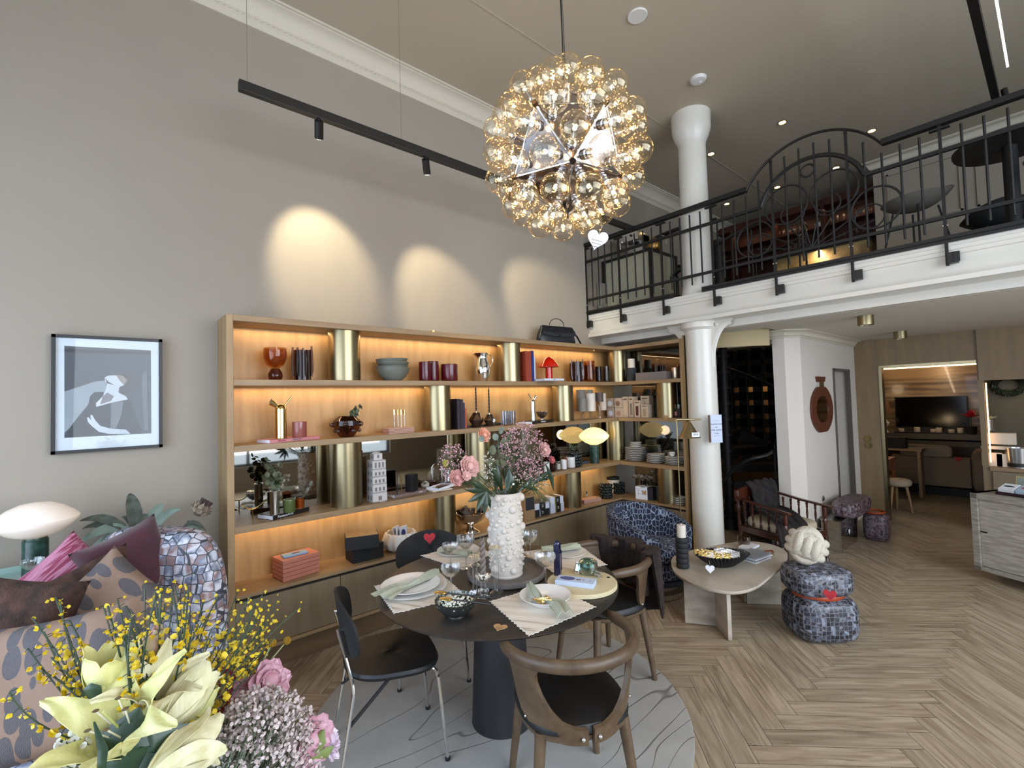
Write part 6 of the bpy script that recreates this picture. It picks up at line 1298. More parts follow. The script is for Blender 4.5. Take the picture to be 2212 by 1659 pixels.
# poufs
croc = patch('crocodile_print_velvet', ['#0d0e12', '#24262d', '#3a3d46', '#121317', '#5f6573', '#2c1a1d', '#8f97a6', '#15171d'], 34, .38, '#77767c', .045, .15, dist='C', jitter=.28, nz=.62)
croc2 = patch('crocodile_print_rose', ['#141218', '#3a2b31', '#6e5a62', '#1c1518', '#85727a', '#4a2426', '#2a2026'], 34, .45, '#6f6468', .045, .15, dist='C', jitter=.28, nz=.6)
orange = mat('orange_leather_belt', '#a04018', .5)
def rbx(m, c, d, n=3, rz=0, e=.32):
    "pillowy superellipsoid"
    N, Q = 40, 18; rs = []
    f = lambda w, p: (abs(w) ** p) * (1 if w >= 0 else -1)
    for i in range(Q + 1):
        ph = -pi / 2 + pi * i / Q; rs.append([(d[0] / 2 * max(1e-4, f(cos(ph), e)) * f(cos(2 * pi * k / N), e * 1.7), d[1] / 2 * max(1e-4, f(cos(ph), e)) * f(sin(2 * pi * k / N), e * 1.7), d[2] / 2 * f(sin(ph), e * 1.6)) for k in range(N)])
    R = Matrix.Rotation(rz, 3, 'Z'); rs = [[R @ Vector(p) + Vector(c) for p in r] for r in rs]; return m.rings(rs)
pc = at(1764, 1400, Z=0) ; pc = Vector((3.80, 1.17, 0)); t = thing('pouf', 'two-tiered pouf in grey crocodile-print fabric with an orange belt, front right', 'pouf', pc, radians(-40))
rbx(MB(), (0, 0, .145), (.42, .36, .29)).build('lower_cushion', croc, t); rbx(MB(), (-.01, 0, .39), (.41, .32, .18)).build('upper_cushion', croc, t)
MB().tube([(.165 * cos(a), .135 * sin(a), .296 + .006 * cos(a)) for a in [2 * pi * k / 40 for k in range(40)]], .014, 8, closed=True, flat=(.5, 1.2)).build('belt', orange, t)
hp = at(1793, 1289, X=pc.x - .17); hp = EYEP + (hp - EYEP) * .995; dd = (EYEP - hp); heart_tag('red heart tag on the side of the front crocodile-print pouf', hp, face(Vector((dd.x, dd.y, .35))), .075, M['red'])
bc_ = mat('cream_boucle', '#cfc6b4', .95, bump=.7, bscale=130, noise=.12, nscale=60); kp = Vector((pc.x - .02, pc.y + .05, .485)); t_ = MB()
for ax in range(3):
    for off in (-.052, 0, .052):
        pts = []
        for k in range(44):
            a = 2 * pi * k / 44; q = Vector((.108 * cos(a) * (1 - abs(off) * 1.6), off, .080 * sin(a)))
            pts.append((q, Vector((q.y, q.z, q.x)), Vector((q.z, q.x, q.y)))[ax])
        t_.tube(pts, .030, 10, closed=True)
tag(t_.build('knot_cushion', bc_, loc=kp + Vector((0, 0, .125)), rot=(.3, .2, .35)), 'cream boucle knot cushion on top of the crocodile-print pouf', 'cushion')
# mirrored plinth + second pouf
mc = thing('mirrored_plinth', 'low mirrored box plinth by the white wall, under the second pouf', 'plinth', (5.85, 1.56, 0)); MB().bx((.004, .004, 0), (.62, .175, .318)).build('mirror_faces', mat('bright_mirror', (.7, .68, .64), .04, 1), mc, smooth=False); MB().bx((-.004, -.004, 0), (.012, .012, .32)).build('edge_post', M['steel'], mc, smooth=False); MB().bx((-.004, -.004, .318), (.63, .18, .326)).build('top_edge', M['steel'], mc, smooth=False)
heart_tag('white heart tag on the mirrored plinth', at(1835, 1150, Y=1.553), (pi / 2, 0, 0), .06, M['paper'], 0)
t = thing('pouf', 'rose and grey crocodile-print pouf at the far wall, leaning over the mirrored plinth', 'pouf', (6.62, 1.44, 0), 0); rbx(MB(), (.03, -.02, .15), (.22, .24, .30)).build('lower_cushion', croc2, t); rbx(MB(), (-.28, .13, .415), (.80, .26, .17)).build('upper_cushion', croc2, t); MB().tube([(.03 + .1 * cos(a), -.0 + .1 * sin(a), .315) for a in [2 * pi * k / 24 for k in range(24)]], .012, 6, closed=True).build('belt', orange, t)
# turned wood armchair with fur
mah = mat('mahogany', '#4a2213', .3, col2='#2c120a', nscale=16, stretch=(1, 1, .15), Coat_Weight=.3); t = thing('wooden_armchair', 'antique turned mahogany armchair with spindle sides in front of the staircase', 'armchair', (5.02, 1.83, 0), radians(-108)); hw = .27
def turned(a, b, r, m=None):
    a, b = Vector(a), Vector(b); L = (b - a).length; m = m or MB(); q = (b - a).to_track_quat('Z', 'Y').to_matrix()
    prf = [(0, 0), (r, .0), (r, .10), (r * .6, .12), (r * 1.05, .16), (r * .55, .20), (r * .75, .35), (r * .95, .5), (r * .6, .72), (r * 1.05, .78), (r * .6, .82), (r, .86), (r, 1), (0, 1)]
    return m.lathe([(x, z * L) for x, z in prf], 14, a, q)
for s in (1, -1):
    turned((.25, s * hw, 0), (.25, s * hw, .60), .022).build('front_leg', mah, t); turned((-.25, s * (hw - .02), 0), (-.29, s * (hw - .02), .72), .022).build('rear_leg', mah, t)
    MB().tube([(-.28, s * hw, .66), (.0, s * (hw + .01), .625), (.31, s * (hw + .015), .605)], .02, 8, flat=(1.4, .6)).build('armrest', mah, t)
    for k in range(5): turned((-.18 + .085 * k, s * hw, .40), (-.18 + .085 * k, s * hw, .62), .0115).build('spindle', mah, t)
    MB().bx((-.25, s * hw - .015, .33), (.25, s * hw + .015, .385)).build('side_rail', mah, t, smooth=False, bev=.003)
MB().bx((.235, -hw, .32), (.265, hw, .385)).build('front_rail', mah, t, smooth=False, bev=.003); MB().bx((-.27, -hw, .33), (-.24, hw, .385)).build('rear_rail', mah, t, smooth=False)
MB().grid(lambda u, v: (-.285 - .01 * sin(pi * u), (u - .5) * 2 * hw, .62 + v * (.10 + .035 * sin(pi * u))), 16, 3, .022).build('crest_rail', mah, t)
for k in range(5): turned((-.265, -.18 + .09 * k, .39), (-.285, -.18 + .09 * k, .64), .012).build('back_spindle', mah, t)
rbx(MB(), (0, 0, .425), (.50, .52, .10)).build('seat_cushion', mat('cream_woven_seat', '#b5a68c', .95, bump=.7, bscale=120), t)
ca, sa = cos(radians(-108)), sin(radians(-108))
def drape(u, v):
    # v: along the throw from behind the crest, over it, down the back, across the seat and over the right front
    K = [(-.36, .10, .40), (-.335, .10, .60), (-.30, .09, .765), (-.245, .08, .70), (-.20, .06, .50), (-.05, -.02, .505), (.12, -.12, .50), (.26, -.20, .46), (.33, -.25, .30)]
    x = v * (len(K) - 1); i = min(int(x), len(K) - 2); f = x - i; a, b = K[i], K[i + 1]; q = [a[j] * (1 - f) + b[j] * f for j in range(3)]
    wv = (.42 - .12 * v) * (u - .5); y = q[1] + wv * (1 if v < .5 else .9) ; xx = q[0] + (wv * .35 if v > .5 else 0); fold = .018 * sin(u * 22 + v * 3) * (1 - .3 * v) + .01 * sin(u * 9 - v * 6)
    return (5.02 + ca * (xx + fold * .7) - sa * y, 1.83 + sa * (xx + fold * .7) + ca * y, q[2] + abs(fold) * .8 + .012)
tag(MB().grid(drape, 40, 44, .014).build('fur_throw', fur_m('charcoal_fur', '#292120', '#120d0c')), 'charcoal fur throw spilling over the antique wooden armchair', 'throw')
# ================================================================ SIDEBOARD + LOUNGE + WALL THINGS
ashm = mat('cerused_ash', '#a59e93', .6, col2='#837b70', nscale=9, stretch=(1, .25, 6), detail=8, contrast=(.35, .62), bump=.15, bscale=30)
c0 = Vector((5.86, .56, 0)); u = Vector((-.43, -.90, 0)).normalized(); az = math.atan2(u.y, u.x); t = thing('sideboard', 'pale cerused wood sideboard with a framed door at the right edge', 'sideboard', c0, az); H, L, D, e = .76, 1.7, .46, .05
MB().bx((0, 0, .085), (L, D, .10 + .02)).bx((0, 0, H - e), (L, D, H)).bx((0, 0, .085), (e, D, H)).bx((L - e, 0, .085), (L, D, H)).bx((0, D - .02, .085), (L, D, H)).build('carcass', ashm, t, smooth=False, bev=.002)
MB().bx((.42, .07, 0), (L - .3, D - .05, .085)).build('plinth', ashm, t, smooth=False)
for k in range(2):
    a, b = e + k * (L - 2 * e) / 2, e + (k + 1) * (L - 2 * e) / 2; d_ = MB().bx((a + .002, .022, .125), (b - .002, .04, H - e - .002)).build('door', mat('carved_ash_%d' % k, '#b3aca0', .6, col2='#9a9286', nscale=7, stretch=(1, 1, 7), detail=6, contrast=(.4, .6), bump=.5, bscale=22), t, smooth=False); MB().bx((a + .005, .015, .42), (a + .05, .024, .432)).build('pull', M['black'], d_, smooth=False)
def onsb(x, y): q = c0 + u * x + Vector((-u.y, u.x, 0)) * y; return (q.x, q.y, H + .0005)
o = MB().bx((0, 0, 0), (.62, .17, .006)).bx((0, 0, 0), (.62, .006, .028)).bx((0, .164, 0), (.62, .17, .028)).bx((0, 0, 0), (.006, .17, .028)).bx((.614, 0, 0), (.62, .17, .028)).build('tray', mat('aubergine_tray', '#2b151c', .4), loc=onsb(.13, .10), rz=az, smooth=False); tag(o, 'aubergine tray of small boxes on the sideboard', 'tray')
for k in range(3):
    q = Vector(onsb(.15 + .115 * k, .11)); q.z += .007; o = MB().bx((0, 0, 0), (.105, .11, .05)).build('soap_box', [M['paper'], mat('sky_card', '#a9bccc', .6), bpy.data.materials.get('sky_card') or M['paper']][min(k, 2)] if k < 2 else bpy.data.materials['sky_card'], loc=q, rot=(.35, 0, az), smooth=False, bev=.001)
    tag(o, ('white box with a dark oval print, leftmost on the aubergine tray', 'pale blue box with a red oval print, middle on the aubergine tray', 'pale blue box with a red oval print, rightmost on the aubergine tray')[k], 'box', 'small boxes on the aubergine tray'); MB().lathe([(0, 0), (.036, 0), (.036, .0008), (0, .0008)], 26, (.052, .06, .0502), sy=.35).build('oval_print', [M['ink'], M['red'], M['red']][k], o)
q = Vector(onsb(.30, .30)); o = MB().bx((-.14, -.006, 0), (.14, .006, .15)).build('framed_picture', mat('gilt_frame', '#b9a66a', .4), loc=q, rot=(-.2, 0, az), smooth=False); tag(o, 'small gilt frame with a pale grey print leaning on the sideboard', 'picture'); MB().bx((-.13, -.0075, .01), (.13, -.006, .14)).build('print', mat('sage_print', '#8d978c', .6), o, smooth=False); MB().bx((-.03, -.009, .03), (.08, -.0075, .12)).build('inner_print', M['paper'], o, smooth=False)
# niche contents
t = thing('niche_cabinet', 'greige panelled cabinet ledge under the display niche in the back wall', 'cabinet', (XB - .03, -.25, 0)); MB().bx((0, -.8, .74), (.029, .80, .779)).build('top', M['oakY'], t, smooth=False)
for y0, y1 in ((.18, .78), (-.45, .15)): MB().bx((0, y0, .18), (.02, y1, .73)).build('door', M['door'], t, smooth=False)
for px, py, pyt, w_, lab in ((2145, 1024, 995, .17, 'lower left one'), (2178, 1026, 998, .17, 'lower right one'), (2152, 994, 987, .24, 'flat one in the middle'), (2162, 986, 962, .26, 'top one')):
    p = at(px, py, X=XB + .08); z0 = p.z; h = zat(p.x, p.y, pyt) - z0; o = MB().box((.05, 0, h / 2), (.12, w_, h)).build('white_carton', M['cream'], loc=p, smooth=False, bev=.002); tag(o, 'white carton in the display niche, ' + lab, 'box', 'white cartons in the niche')
for o in [o for o in bpy.data.objects if o.name.startswith('white_carton')]: o.location.z = {0: .78, 1: .78, 2: .975, 3: 1.035}[(['white_carton', 'white_carton.001', 'white_carton.002', 'white_carton.003']).index(o.name)]
p = at(2200, 1000, X=XB + .12); t = thing('ice_bucket', 'shiny steel ice bucket in the display niche beside the white cartons', 'bucket', (p.x, p.y, .78)); MB().lathe([(0, 0), (.09, 0), (.09, .04), (.10, .05), (.11, .22), (.10, .22), (.09, .06), (0, .05)], 32).build('body', M['steel'], t); MB().lathe([(.0925, .01), (.0925, .045), (.101, .052), (.1, .01)], 32).build('black_band', M['black'], t)
wp_ = at(2178, 832, X=XB + .40); m = MB(); rs = random.Random(2); m.tube([(0, .12 * cos(a), .10 * sin(a)) for a in [2 * pi * k / 30 for k in range(30)]], .035, 8, closed=True)
t = thing('wreath', 'dark round leaf wreath hanging at the back of the display niche', 'wreath', wp_); m.build('ring', mat('dark_moss', '#1b1c12', .9, bump=.8, bscale=80), t); mb = MB()
for k in range(300): a = rs.uniform(0, 2 * pi); leafy(mb, (rs.uniform(-.04, .0), (.12 + rs.uniform(-.03, .03)) * cos(a), (.10 + rs.uniform(-.03, .03)) * sin(a)), (rs.uniform(-1, .2), rs.gauss(0, 1), rs.gauss(0, 1)), .04, .008)
o = mb.build('leaves', M['green'], t, smooth=False); o['kind'] = 'stuff'
p = at(2140, 905, X=XB + .25); t = thing('glass_vase', 'clear glass vase with a white flower in the display niche', 'vase', (p.x, p.y, 1.12)); 
p = Vector((XB + .2, at(2140, 905, X=XB + .2).y, 1.18)); t.location = (p.x, p.y, 1.04 + .14); MB().lathe([(0, 0), (.03, 0), (.045, .13), (.042, .13), (.028, .01), (0, .01)], 20).build('vase', M['glass'], t); mb = MB()
for k in range(9): a = k * .7; leafy(mb, (0, 0, .14), (cos(a), sin(a), .5), .075, .013)
mb.build('flower', mat('white_petal', '#c8c99a', .6), t, smooth=False)
led = emit('warm_led', '#ffc892', 5)
MB().bx((XB + .02, NY0 - .022, .83), (XB + .035, NY0 - .010, NZ1 - .03)).build('led_profile', led, None, smooth=False); o = bpy.data.objects['led_profile']; tag(o, 'thin vertical warm light strip at the left edge of the display niche', 'light strip')
light('AREA', 'niche_glow', (XB + .2, NY0 - .6, NZ1 - .03), 1.2, WARM2, rot=(0, 0, 0), shape='RECTANGLE', size=.1, size_y=1.0)
# lounge
MB().bx((11.72, .2, 2.10), (11.76, 2.65, 2.13)).build('lounge_led', led, None, smooth=False); tag(bpy.data.objects['lounge_led'], 'long horizontal warm light strip over the stone wall in the lounge', 'light strip')
light('AREA', 'lounge_wash', (11.70, 1.4, 2.08), 9, (1, .74, .48), aim=(11.98, 1.4, 1.5), shape='RECTANGLE', size=.04, size_y=2.2)
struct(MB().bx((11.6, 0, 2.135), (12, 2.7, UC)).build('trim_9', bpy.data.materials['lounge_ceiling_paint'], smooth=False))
t = thing('television', 'large black wall television on the stone wall in the lounge', 'television', (11.95, 1.62, 1.25)); MB().box((0, 0, 0), (.04, 1.05, .60)).build('frame', M['black'], t, smooth=False); MB().box((-.0215, 0, 0), (.003, 1.02, .57)).build('screen', mat('tv_screen', '#050505', .12), t, smooth=False)
t = thing('media_shelf', 'long grey stone shelf under the television in the lounge', 'shelf', (11.75, 1.4, .70)); MB().bx((-.15, -1.2, .06), (.22, 1.25, .16)).build('top', mat('grey_stone', '#6b6459', .6, noise=.2, nscale=8), t, smooth=False); MB().bx((-.12, -1.2, -.06), (.2, 1.25, .03)).build('lower_slab', bpy.data.materials['grey_stone'], t, smooth=False)
o = MB().box((0, 0, .01), (.16, 1.0, .02)).build('tray', M['black'], loc=(11.68, 1.62, .861), smooth=False); tag(o, 'long dark tray of candles on the lounge media shelf', 'tray')
for k, y in enumerate((2.02, 1.78, 1.55, 1.47, 1.30, 1.18)): jar('candle', 'short pale candle on the lounge tray, %s from the left' % ('first', 'second', 'third', 'fourth', 'fifth', 'sixth')[k], 'candle', (11.66, y, .882), .09, .06 + .03 * (k % 2), M['cream'], group='pale candles on the lounge tray')
sofam = mat('beige_sofa_fabric', '#8a7862', .9, bump=.1, bscale=90); t = thing('sofa', 'beige fabric sofa seen from behind in the lounge', 'sofa', (10.05, 1.35, 0)); MB().bx((0, -.42, .14), (.18, .55, .60)).build('backrest', sofam, t, bev=.02); MB().bx((.1, -.42, .12), (.95, .55, .36)).build('seat', sofam, t, bev=.03); rbx(MB(), (.42, -.52, .40), (.98, .22, .62)).build('armrest', sofam, t); rbx(MB(), (.14, .12, .68), (.14, .66, .20)).build('back_cushion', mat('cream_velvet', '#a9957a', .9), t); MB().bx((.03, -.4, 0), (.9, .5, .12)).build('base', M['blackmatte'], t, smooth=False)
q = at(2070, 994, X=10.03); heart_tag('small red heart tag on the back of the beige lounge sofa', q, (pi / 2, 0, -pi / 2), .085, M['red'], 0)
t = thing('console_table', 'narrow pale console table behind the sofa in the lounge', 'table', (9.75, 1.85, 0)); MB().bx((-.14, -.42, .72), (.14, .45, .755)).build('top', M['oakY'], t, smooth=False, bev=.003)
for s in (-.38, .40): MB().bx((-.12, s - .02, 0), (.12, s + .02, .72)).build('leg', M['oakZ'], t, smooth=False)
box_thing('black_chest', 'black chest standing on the pale console table in the lounge', 'box', Vector((9.75, 1.80, .756)), (.2, .34, .17), M['blackmatte'])
q = Vector((8.40, 1.52, 0)); t = thing('stool', 'small wooden stool with a fluffy cream seat just inside the lounge', 'stool', q); rbx(MB(), (0, 0, .40), (.30, .30, .11), e=.5).build('fluffy_seat', mat('sheepskin', '#a8987e', .95, bump=.9, bscale=80), t)
for k in range(3): a = 2 * pi * k / 3 + .4; MB().cyl((.14 * cos(a), .14 * sin(a), 0), (.09 * cos(a), .09 * sin(a), .36), .014, .02, 10).build('leg', M['oakZ'], t)
t = thing('desk', 'small reddish wooden desk beside the doorway in the lounge', 'desk', (8.75, 1.86, 0)); rw_ = bpy.data.materials['reddish_wood']; MB().bx((-.3, -.2, .62), (.35, .25, .68)).build('top', rw_, t, smooth=False, bev=.004); MB().bx((-.28, -.18, .5), (.3, .2, .61)).build('drawer', rw_, t, smooth=False)
for x in (-.27, .32):
    for y in (-.17, .22): MB().bx((x - .02, y - .02, 0), (x + .02, y + .02, .62)).build('leg', rw_, t, smooth=False)
box_thing('book', 'white book lying on the small reddish desk in the lounge', 'book', Vector((8.62, 1.80, .6805)), (.16, .14, .03), M['paper'])
t = thing('globe_lamp', 'round glowing table lamp on the small reddish desk', 'lamp', (8.60, 1.93, .6805)); MB().lathe([(0, 0), (.04, 0), (.04, .06), (0, .06)], 20).build('base', green_marble, t); MB().sphere((0, 0, .16), .10, 20, 12, (1, 1, .9)).build('glowing_shade', emit('warm_globe', '#ffd79a', 4), t); light('POINT', 'globe_lamp_glow', (8.5, 1.75, .95), 3, WARM, shadow_soft_size=.08)
t = thing('table_lamp', 'tall table lamp with a tapered brown shade on the left of the lounge', 'lamp', (11.5, 2.26, .87)); MB().lathe([(0, 0), (.08, 0), (.05, .08), (.10, .18), (.04, .28), (0, .34)], 24).build('base', M['porcelain'], t); MB().lathe([(.14, .36), (.10, .60), (.095, .60), (.135, .36)], 30).build('shade', mat('taupe_shade', '#6b4b35', .8), t); light('POINT', 'lounge_lamp_glow', (11.4, 2.2, 1.7), 4, WARM, shadow_soft_size=.1)
mb = MB(); t = thing('anthurium', 'red anthurium flower arrangement near the lounge television', 'plant', (11.68, 1.04, .861)); MB().lathe([(0, 0), (.06, 0), (.08, .14), (0, .14)], 20).build('pot', M['blackmatte'], t)
for k in range(6): a = k * 1.05; leafy(mb, (0, 0, .30), (cos(a) * .3, sin(a), .5), .17, .06)
mb.build('red_blooms', M['red'], t, smooth=False); MB().cyl((0, 0, .1), (0, 0, .32), .008).build('stem', M['stem'], t)
# oval bottle-shaped mirror on the white wall
a, b = at(1749, 885, Y=YN), at(1795, 885, Y=YN); cx0 = (a.x + b.x) / 2; rx_ = (b.x - a.x) / 2; z0, z1 = at(1769, 938, Y=YN).z, at(1769, 832, Y=YN).z; zc_ = (z0 + z1) / 2; rz_ = (z1 - z0) / 2
t = thing('wall_mirror', 'tall oval bottle-shaped mirror in a brown wooden frame on the white wall', 'mirror', (cx0, YN - .012, zc_)); cop = mat('reddish_walnut', '#5b2e1c', .45)
def ov(k, y): return [(rx_ * k * cos(a) * (1 - .12 * abs(sin(a)) ** 3), y, rz_ * (k if k == 1 else k * .97) * max(-.93, min(.93, sin(a) * 1.0))) for a in [2 * pi * j / 48 for j in range(48)]]
MB().rings([ov(1, .0115), ov(1, -.012), ov(.60, -.012), ov(.60, .002)], cap=(True, False)).build('frame', cop, t); MB().rings([ov(.60, -.002), ov(.60, .001)]).build('mirror_glass', mat('wall_mirror_glass', (.75, .72, .66), .03, 1), t, smooth=False)
MB().bx((-rx_ * .22, -.01, rz_ * .93), (rx_ * .22, .011, rz_ * 1.13)).build('neck', M['steel'], t, smooth=False); MB().box((0, 0, rz_ * 1.24), (rx_ * .62, .023, rz_ * .22), taper=1.25).build('cap', cop, t, smooth=False)
for k, (px, py) in enumerate(((1875, 948), (1877, 962))):
    p = at(px, py, X=XB); t = thing('wall_switch', 'round brass rimmed black wall switch by the lounge opening, %s one' % ('upper', 'lower')[k], 'switch', (p.x - .001, p.y, p.z), group='round wall switches'); Ry = Matrix.Rotation(-pi / 2, 3, 'Y')
    MB().lathe([(.034, 0), (.042, 0), (.042, .008), (.034, .008)], 28, (0, 0, 0), Ry).build('rim', M['brass2'], t); MB().lathe([(0, 0), (.034, 0), (.034, .004), (0, .004)], 24, (0, 0, 0), Ry).build('plate', M['black'], t)
p = at(1777, 1090, Y=YN); 
for k in range(2): 
    o = MB().lathe([(0, 0), (.028, 0), (.032, .01), (.018, .02), (0, .022)], 20, R=Matrix.Rotation(pi / 2, 3, 'X')).build('wall_socket', M['chrome'], loc=(p.x, YN - .0005, (.50, .42)[k])); tag(o, 'round chrome wall socket low on the white wall, %s one' % ('upper', 'lower')[k], 'socket', 'round chrome sockets')
# folded paper sign on the column
a, b = at(1532, 896, X=4.49), at(1560, 893, X=4.49); z0, z1 = at(1546, 956, X=4.49).z, a.z; w_ = rw(1533, 1560, (a + b) / 2); mid = (a + b) / 2; dr = Vector((.757, -.653)); sg = thing('paper_sign', 'white folded paper sign with dark print fixed to the white column', 'sign', (mid.x, mid.y, z0), radians(-41)); Hh = z1 - z0
MB().bx((-w_ / 2, -.002, 0), (w_ / 2, 0, Hh)).build('front_sheet', mat('bluish_paper', '#c9d3e6', .7), sg, smooth=False); MB().bx((-w_ / 2, -.002, 0), (-w_ / 2 + .002, .05, Hh * .99)).build('folded_side', mat('shaded_card', '#8b8078', .8), sg, smooth=False)  # folded side of the same sheet, its shade put into a darker colour
for s, z, sz in (('TRAPPEN NED', .66, .017), ('eller', .555, .012), ('MER GLEDE', .45, .020), ('2. etasje', .34, .014)): text('printed_line', s, sz, M['ink'], sg, (0, -.0026, Hh * z), (pi / 2, 0, 0))
for z in (.78, .24): MB().bx((-w_ * .28, -.0028, Hh * z), (w_ * .28, -.002, Hh * z + .0015)).build('printed_rule', M['ink'], sg, smooth=False)
# ================================================================ MEZZANINE CONTENTS
mahb = mat('mahogany_panel', '#50240f', .55, col2='#34150a', nscale=5, stretch=(1, 1, .15)); FM = FZ + .03
t = thing('back_bar', 'tall mahogany back bar with glass shelves on the mezzanine', 'cabinet', (8.0, 0, FM - .14)); MB().bx((.20, 1.46, .95), (.24, 3.68, 1.83)).build('back_panel', mahb, t, smooth=False); MB().bx((-.06, 1.46, 1.80), (.24, 3.68, 1.90)).build('top', mahb, t, smooth=False)
for y in (1.46, 2.12, 2.78, 3.44): MB().bx((-.06, y, .95), (.2, y + .04, 1.80)).build('upright', mahb, t, smooth=False)
for z in (1.22, 1.50): MB().bx((-.04, 1.5, z), (.2, 3.66, z + .012)).build('shelf', mahb, t, smooth=False)
MB().bx((-.5, 1.46, 0), (.2, 3.0, .88)).build('counter_cabinet', M['blackmatte'], t, smooth=False); 
t2 = thing('bar_counter', 'backlit marble fronted bar counter on the mezzanine', 'counter', (7.42, 0, FM)); MB().bx((-.02, 1.5, .88), (.36, 2.66, .92)).build('top', M['black'], t2, smooth=False); MB().bx((0, 1.5, 0), (.30, 2.62, .88)).build('marble_front', mat('lit_marble', '#a08c62', .35, col2='#5c4c30', nscale=5, detail=8), t2, smooth=False)
light('AREA', 'bar_under_glow', (7.33, 2.06, FM + .86), 14, WARM, aim=(7.42, 2.06, FM + .5), shape='RECTANGLE', size=.03, size_y=1.1)
light('AREA', 'back_bar_glow', (7.98, 2.6, FM + 1.60), 2.0, (1, .62, .34), rot=(0, 0, 0), shape='RECTANGLE', size=.1, size_y=2.0)
rs = random.Random(9); n = 0
for z in (1.232, 1.512):
    for k in range(12):
        y = 1.6 + k * .075 + (.35 if k > 6 else 0); o = MB().lathe([(0, 0), (.02, 0), (.003, .006), (.003, .05), (.022, .07), (.024, .12), (.021, .12), (0, .07)], 12).build('wine_glass', M['crystal'], loc=(8.06 + rs.uniform(-.03, .05), y, FM + z - .14)); tag(o, 'small stemmed glass on the %s back bar shelf, %s from the right' % ('lower' if z < 1.4 else 'upper', 'first second third fourth fifth sixth seventh eighth ninth tenth eleventh twelfth'.split()[k]), 'glass', 'stemmed glasses on the back bar')
p = at(1769, 450, X=8.05); t = thing('mortar', 'white mortar and pestle on the back bar shelf', 'mortar', (8.05, p.y, FM + 1.372)); MB().lathe([(0, 0), (.05, 0), (.07, .07), (.06, .07), (.03, .02), (0, .02)], 22).build('bowl', M['porcelain'], t); MB().cyl((0, 0, .03), (0, -.07, .13), .010, .016, 10).build('pestle', M['cream'], t)
# tall round table and chairs
cen = at(2170, 330, X=5.9); t = thing('bar_table', 'tall round dark table on the mezzanine at the upper right', 'table', (5.95, .18, FM)); zt_ = 1.06; MB().lathe([(0, zt_ - .04), (.36, zt_ - .04), (.37, zt_ - .02), (.37, zt_), (0, zt_)], 44).build('tabletop', mat('dark_stone_top', '#2c2a27', .6, noise=.3, nscale=10), t); MB().lathe([(.22, 0), (.22, .02), (.05, .03), (.05, zt_ - .04), (0, zt_ - .04)], 28).build('pedestal', M['blackmatte'], t)
sh2 = mat('grey_shell', '#7c776d', .7)
def lounge_chair(label, loc, rz, m_):
    t = thing('shell_lounge_chair', label, 'chair', loc, rz, 'shell chairs on the mezzanine')
    def shl(u, v): a = 2 * pi * u; c = cos(a); return (.27 * v * c - .02, .29 * v * sin(a), .60 + .10 * v ** 2.5 + .12 * max(0, -c) ** 1.5 * v ** 3)
    MB().grid(shl, 40, 10, .015).build('shell', m_, t, ang=60)
    for x, y in ((.12, .12), (.12, -.12), (-.12, .12), (-.12, -.12)): MB().cyl((x * 1.9, y * 1.7, 0), (x, y, .61), .009, n=8).build('leg', M['blackmatte'], t)
    return t
lounge_chair('grey shell chair with black legs behind the railing, right of the arch', (6.05, .84, FM + .10), radians(150), sh2); lounge_chair('dark shell chair with black legs in front of the round table on the mezzanine', (6.6, .30, FM - .12), radians(20), M['blackmatte']); lounge_chair('pale grey shell chair at the far right behind the round table', (5.5, -.15, FM), radians(110), sh2)
# side cabinet with coffee machine at the left end of the mezzanine
t = thing('side_cabinet', 'pale side cabinet with black frame at the left end of the mezzanine', 'cabinet', (5.0, 3.30, FM)); MB().bx((-.25, -.3, 0), (.3, .36, .62)).build('body', mat('ivory_cabinet', '#a8a48c', .6), t, smooth=False); MB().bx((-.27, -.32, .62), (.32, .38, .65)).build('top', M['black'], t, smooth=False)
for x, y in ((-.255, -.305), (-.255, .36), (.3, -.305)): MB().bx((x - .015, y - .015, 0), (x + .015, y + .015, .62)).build('corner_post', M['black'], t, smooth=False)
t = thing('coffee_machine', 'chrome espresso machine on the pale cabinet on the mezzanine', 'coffee machine', (4.98, 3.36, FM + .6505), 0); MB().bx((-.12, -.13, 0), (.14, .13, .03)).bx((0, -.13, 0), (.14, .13, .28)).bx((-.12, -.13, .20), (.14, .13, .30)).build('housing', M['chrome'], t, smooth=False, bev=.006); MB().cyl((-.07, 0, .17), (-.07, 0, .20), .03, n=16).build('brew_head', M['black'], t); MB().tube([(-.10, .10, .24), (-.15, .11, .2), (-.14, .11, .1)], .006, 6).build('steam_wand', M['chrome'], t); MB().sphere((-.13, -.04, .26), .014, 10, 8).build('knob', M['black'], t)
t = thing('brass_kettle', 'round amber brass vessel with a chrome spout beside the coffee machine', 'kettle', (5.0, 3.10, FM + .6505)); MB().sphere((0, 0, .1), .085, 20, 12, (1, 1, 1.15)).build('body', mat('amber_brass', (.55, .32, .10), .3, 1), t); MB().tube([(-.02, -.08, .14), (-.03, -.14, .18), (-.03, -.18, .16), (-.03, -.19, .06)], .008, 8).build('spout', M['chrome'], t)
t = thing('cupboard_door', 'low grey panelled cupboard at the left wall of the mezzanine', 'cupboard', (4.75, 3.66, FM)); MB().bx((-.12, -.04, 0), (.2, .02, .36)).build('body', mat('dove_panel', '#8f8b80', .7), t, smooth=False); MB().bx((-.08, -.045, .05), (.16, -.04, .31)).build('door_panel', bpy.data.materials['dove_panel'], t, smooth=False)
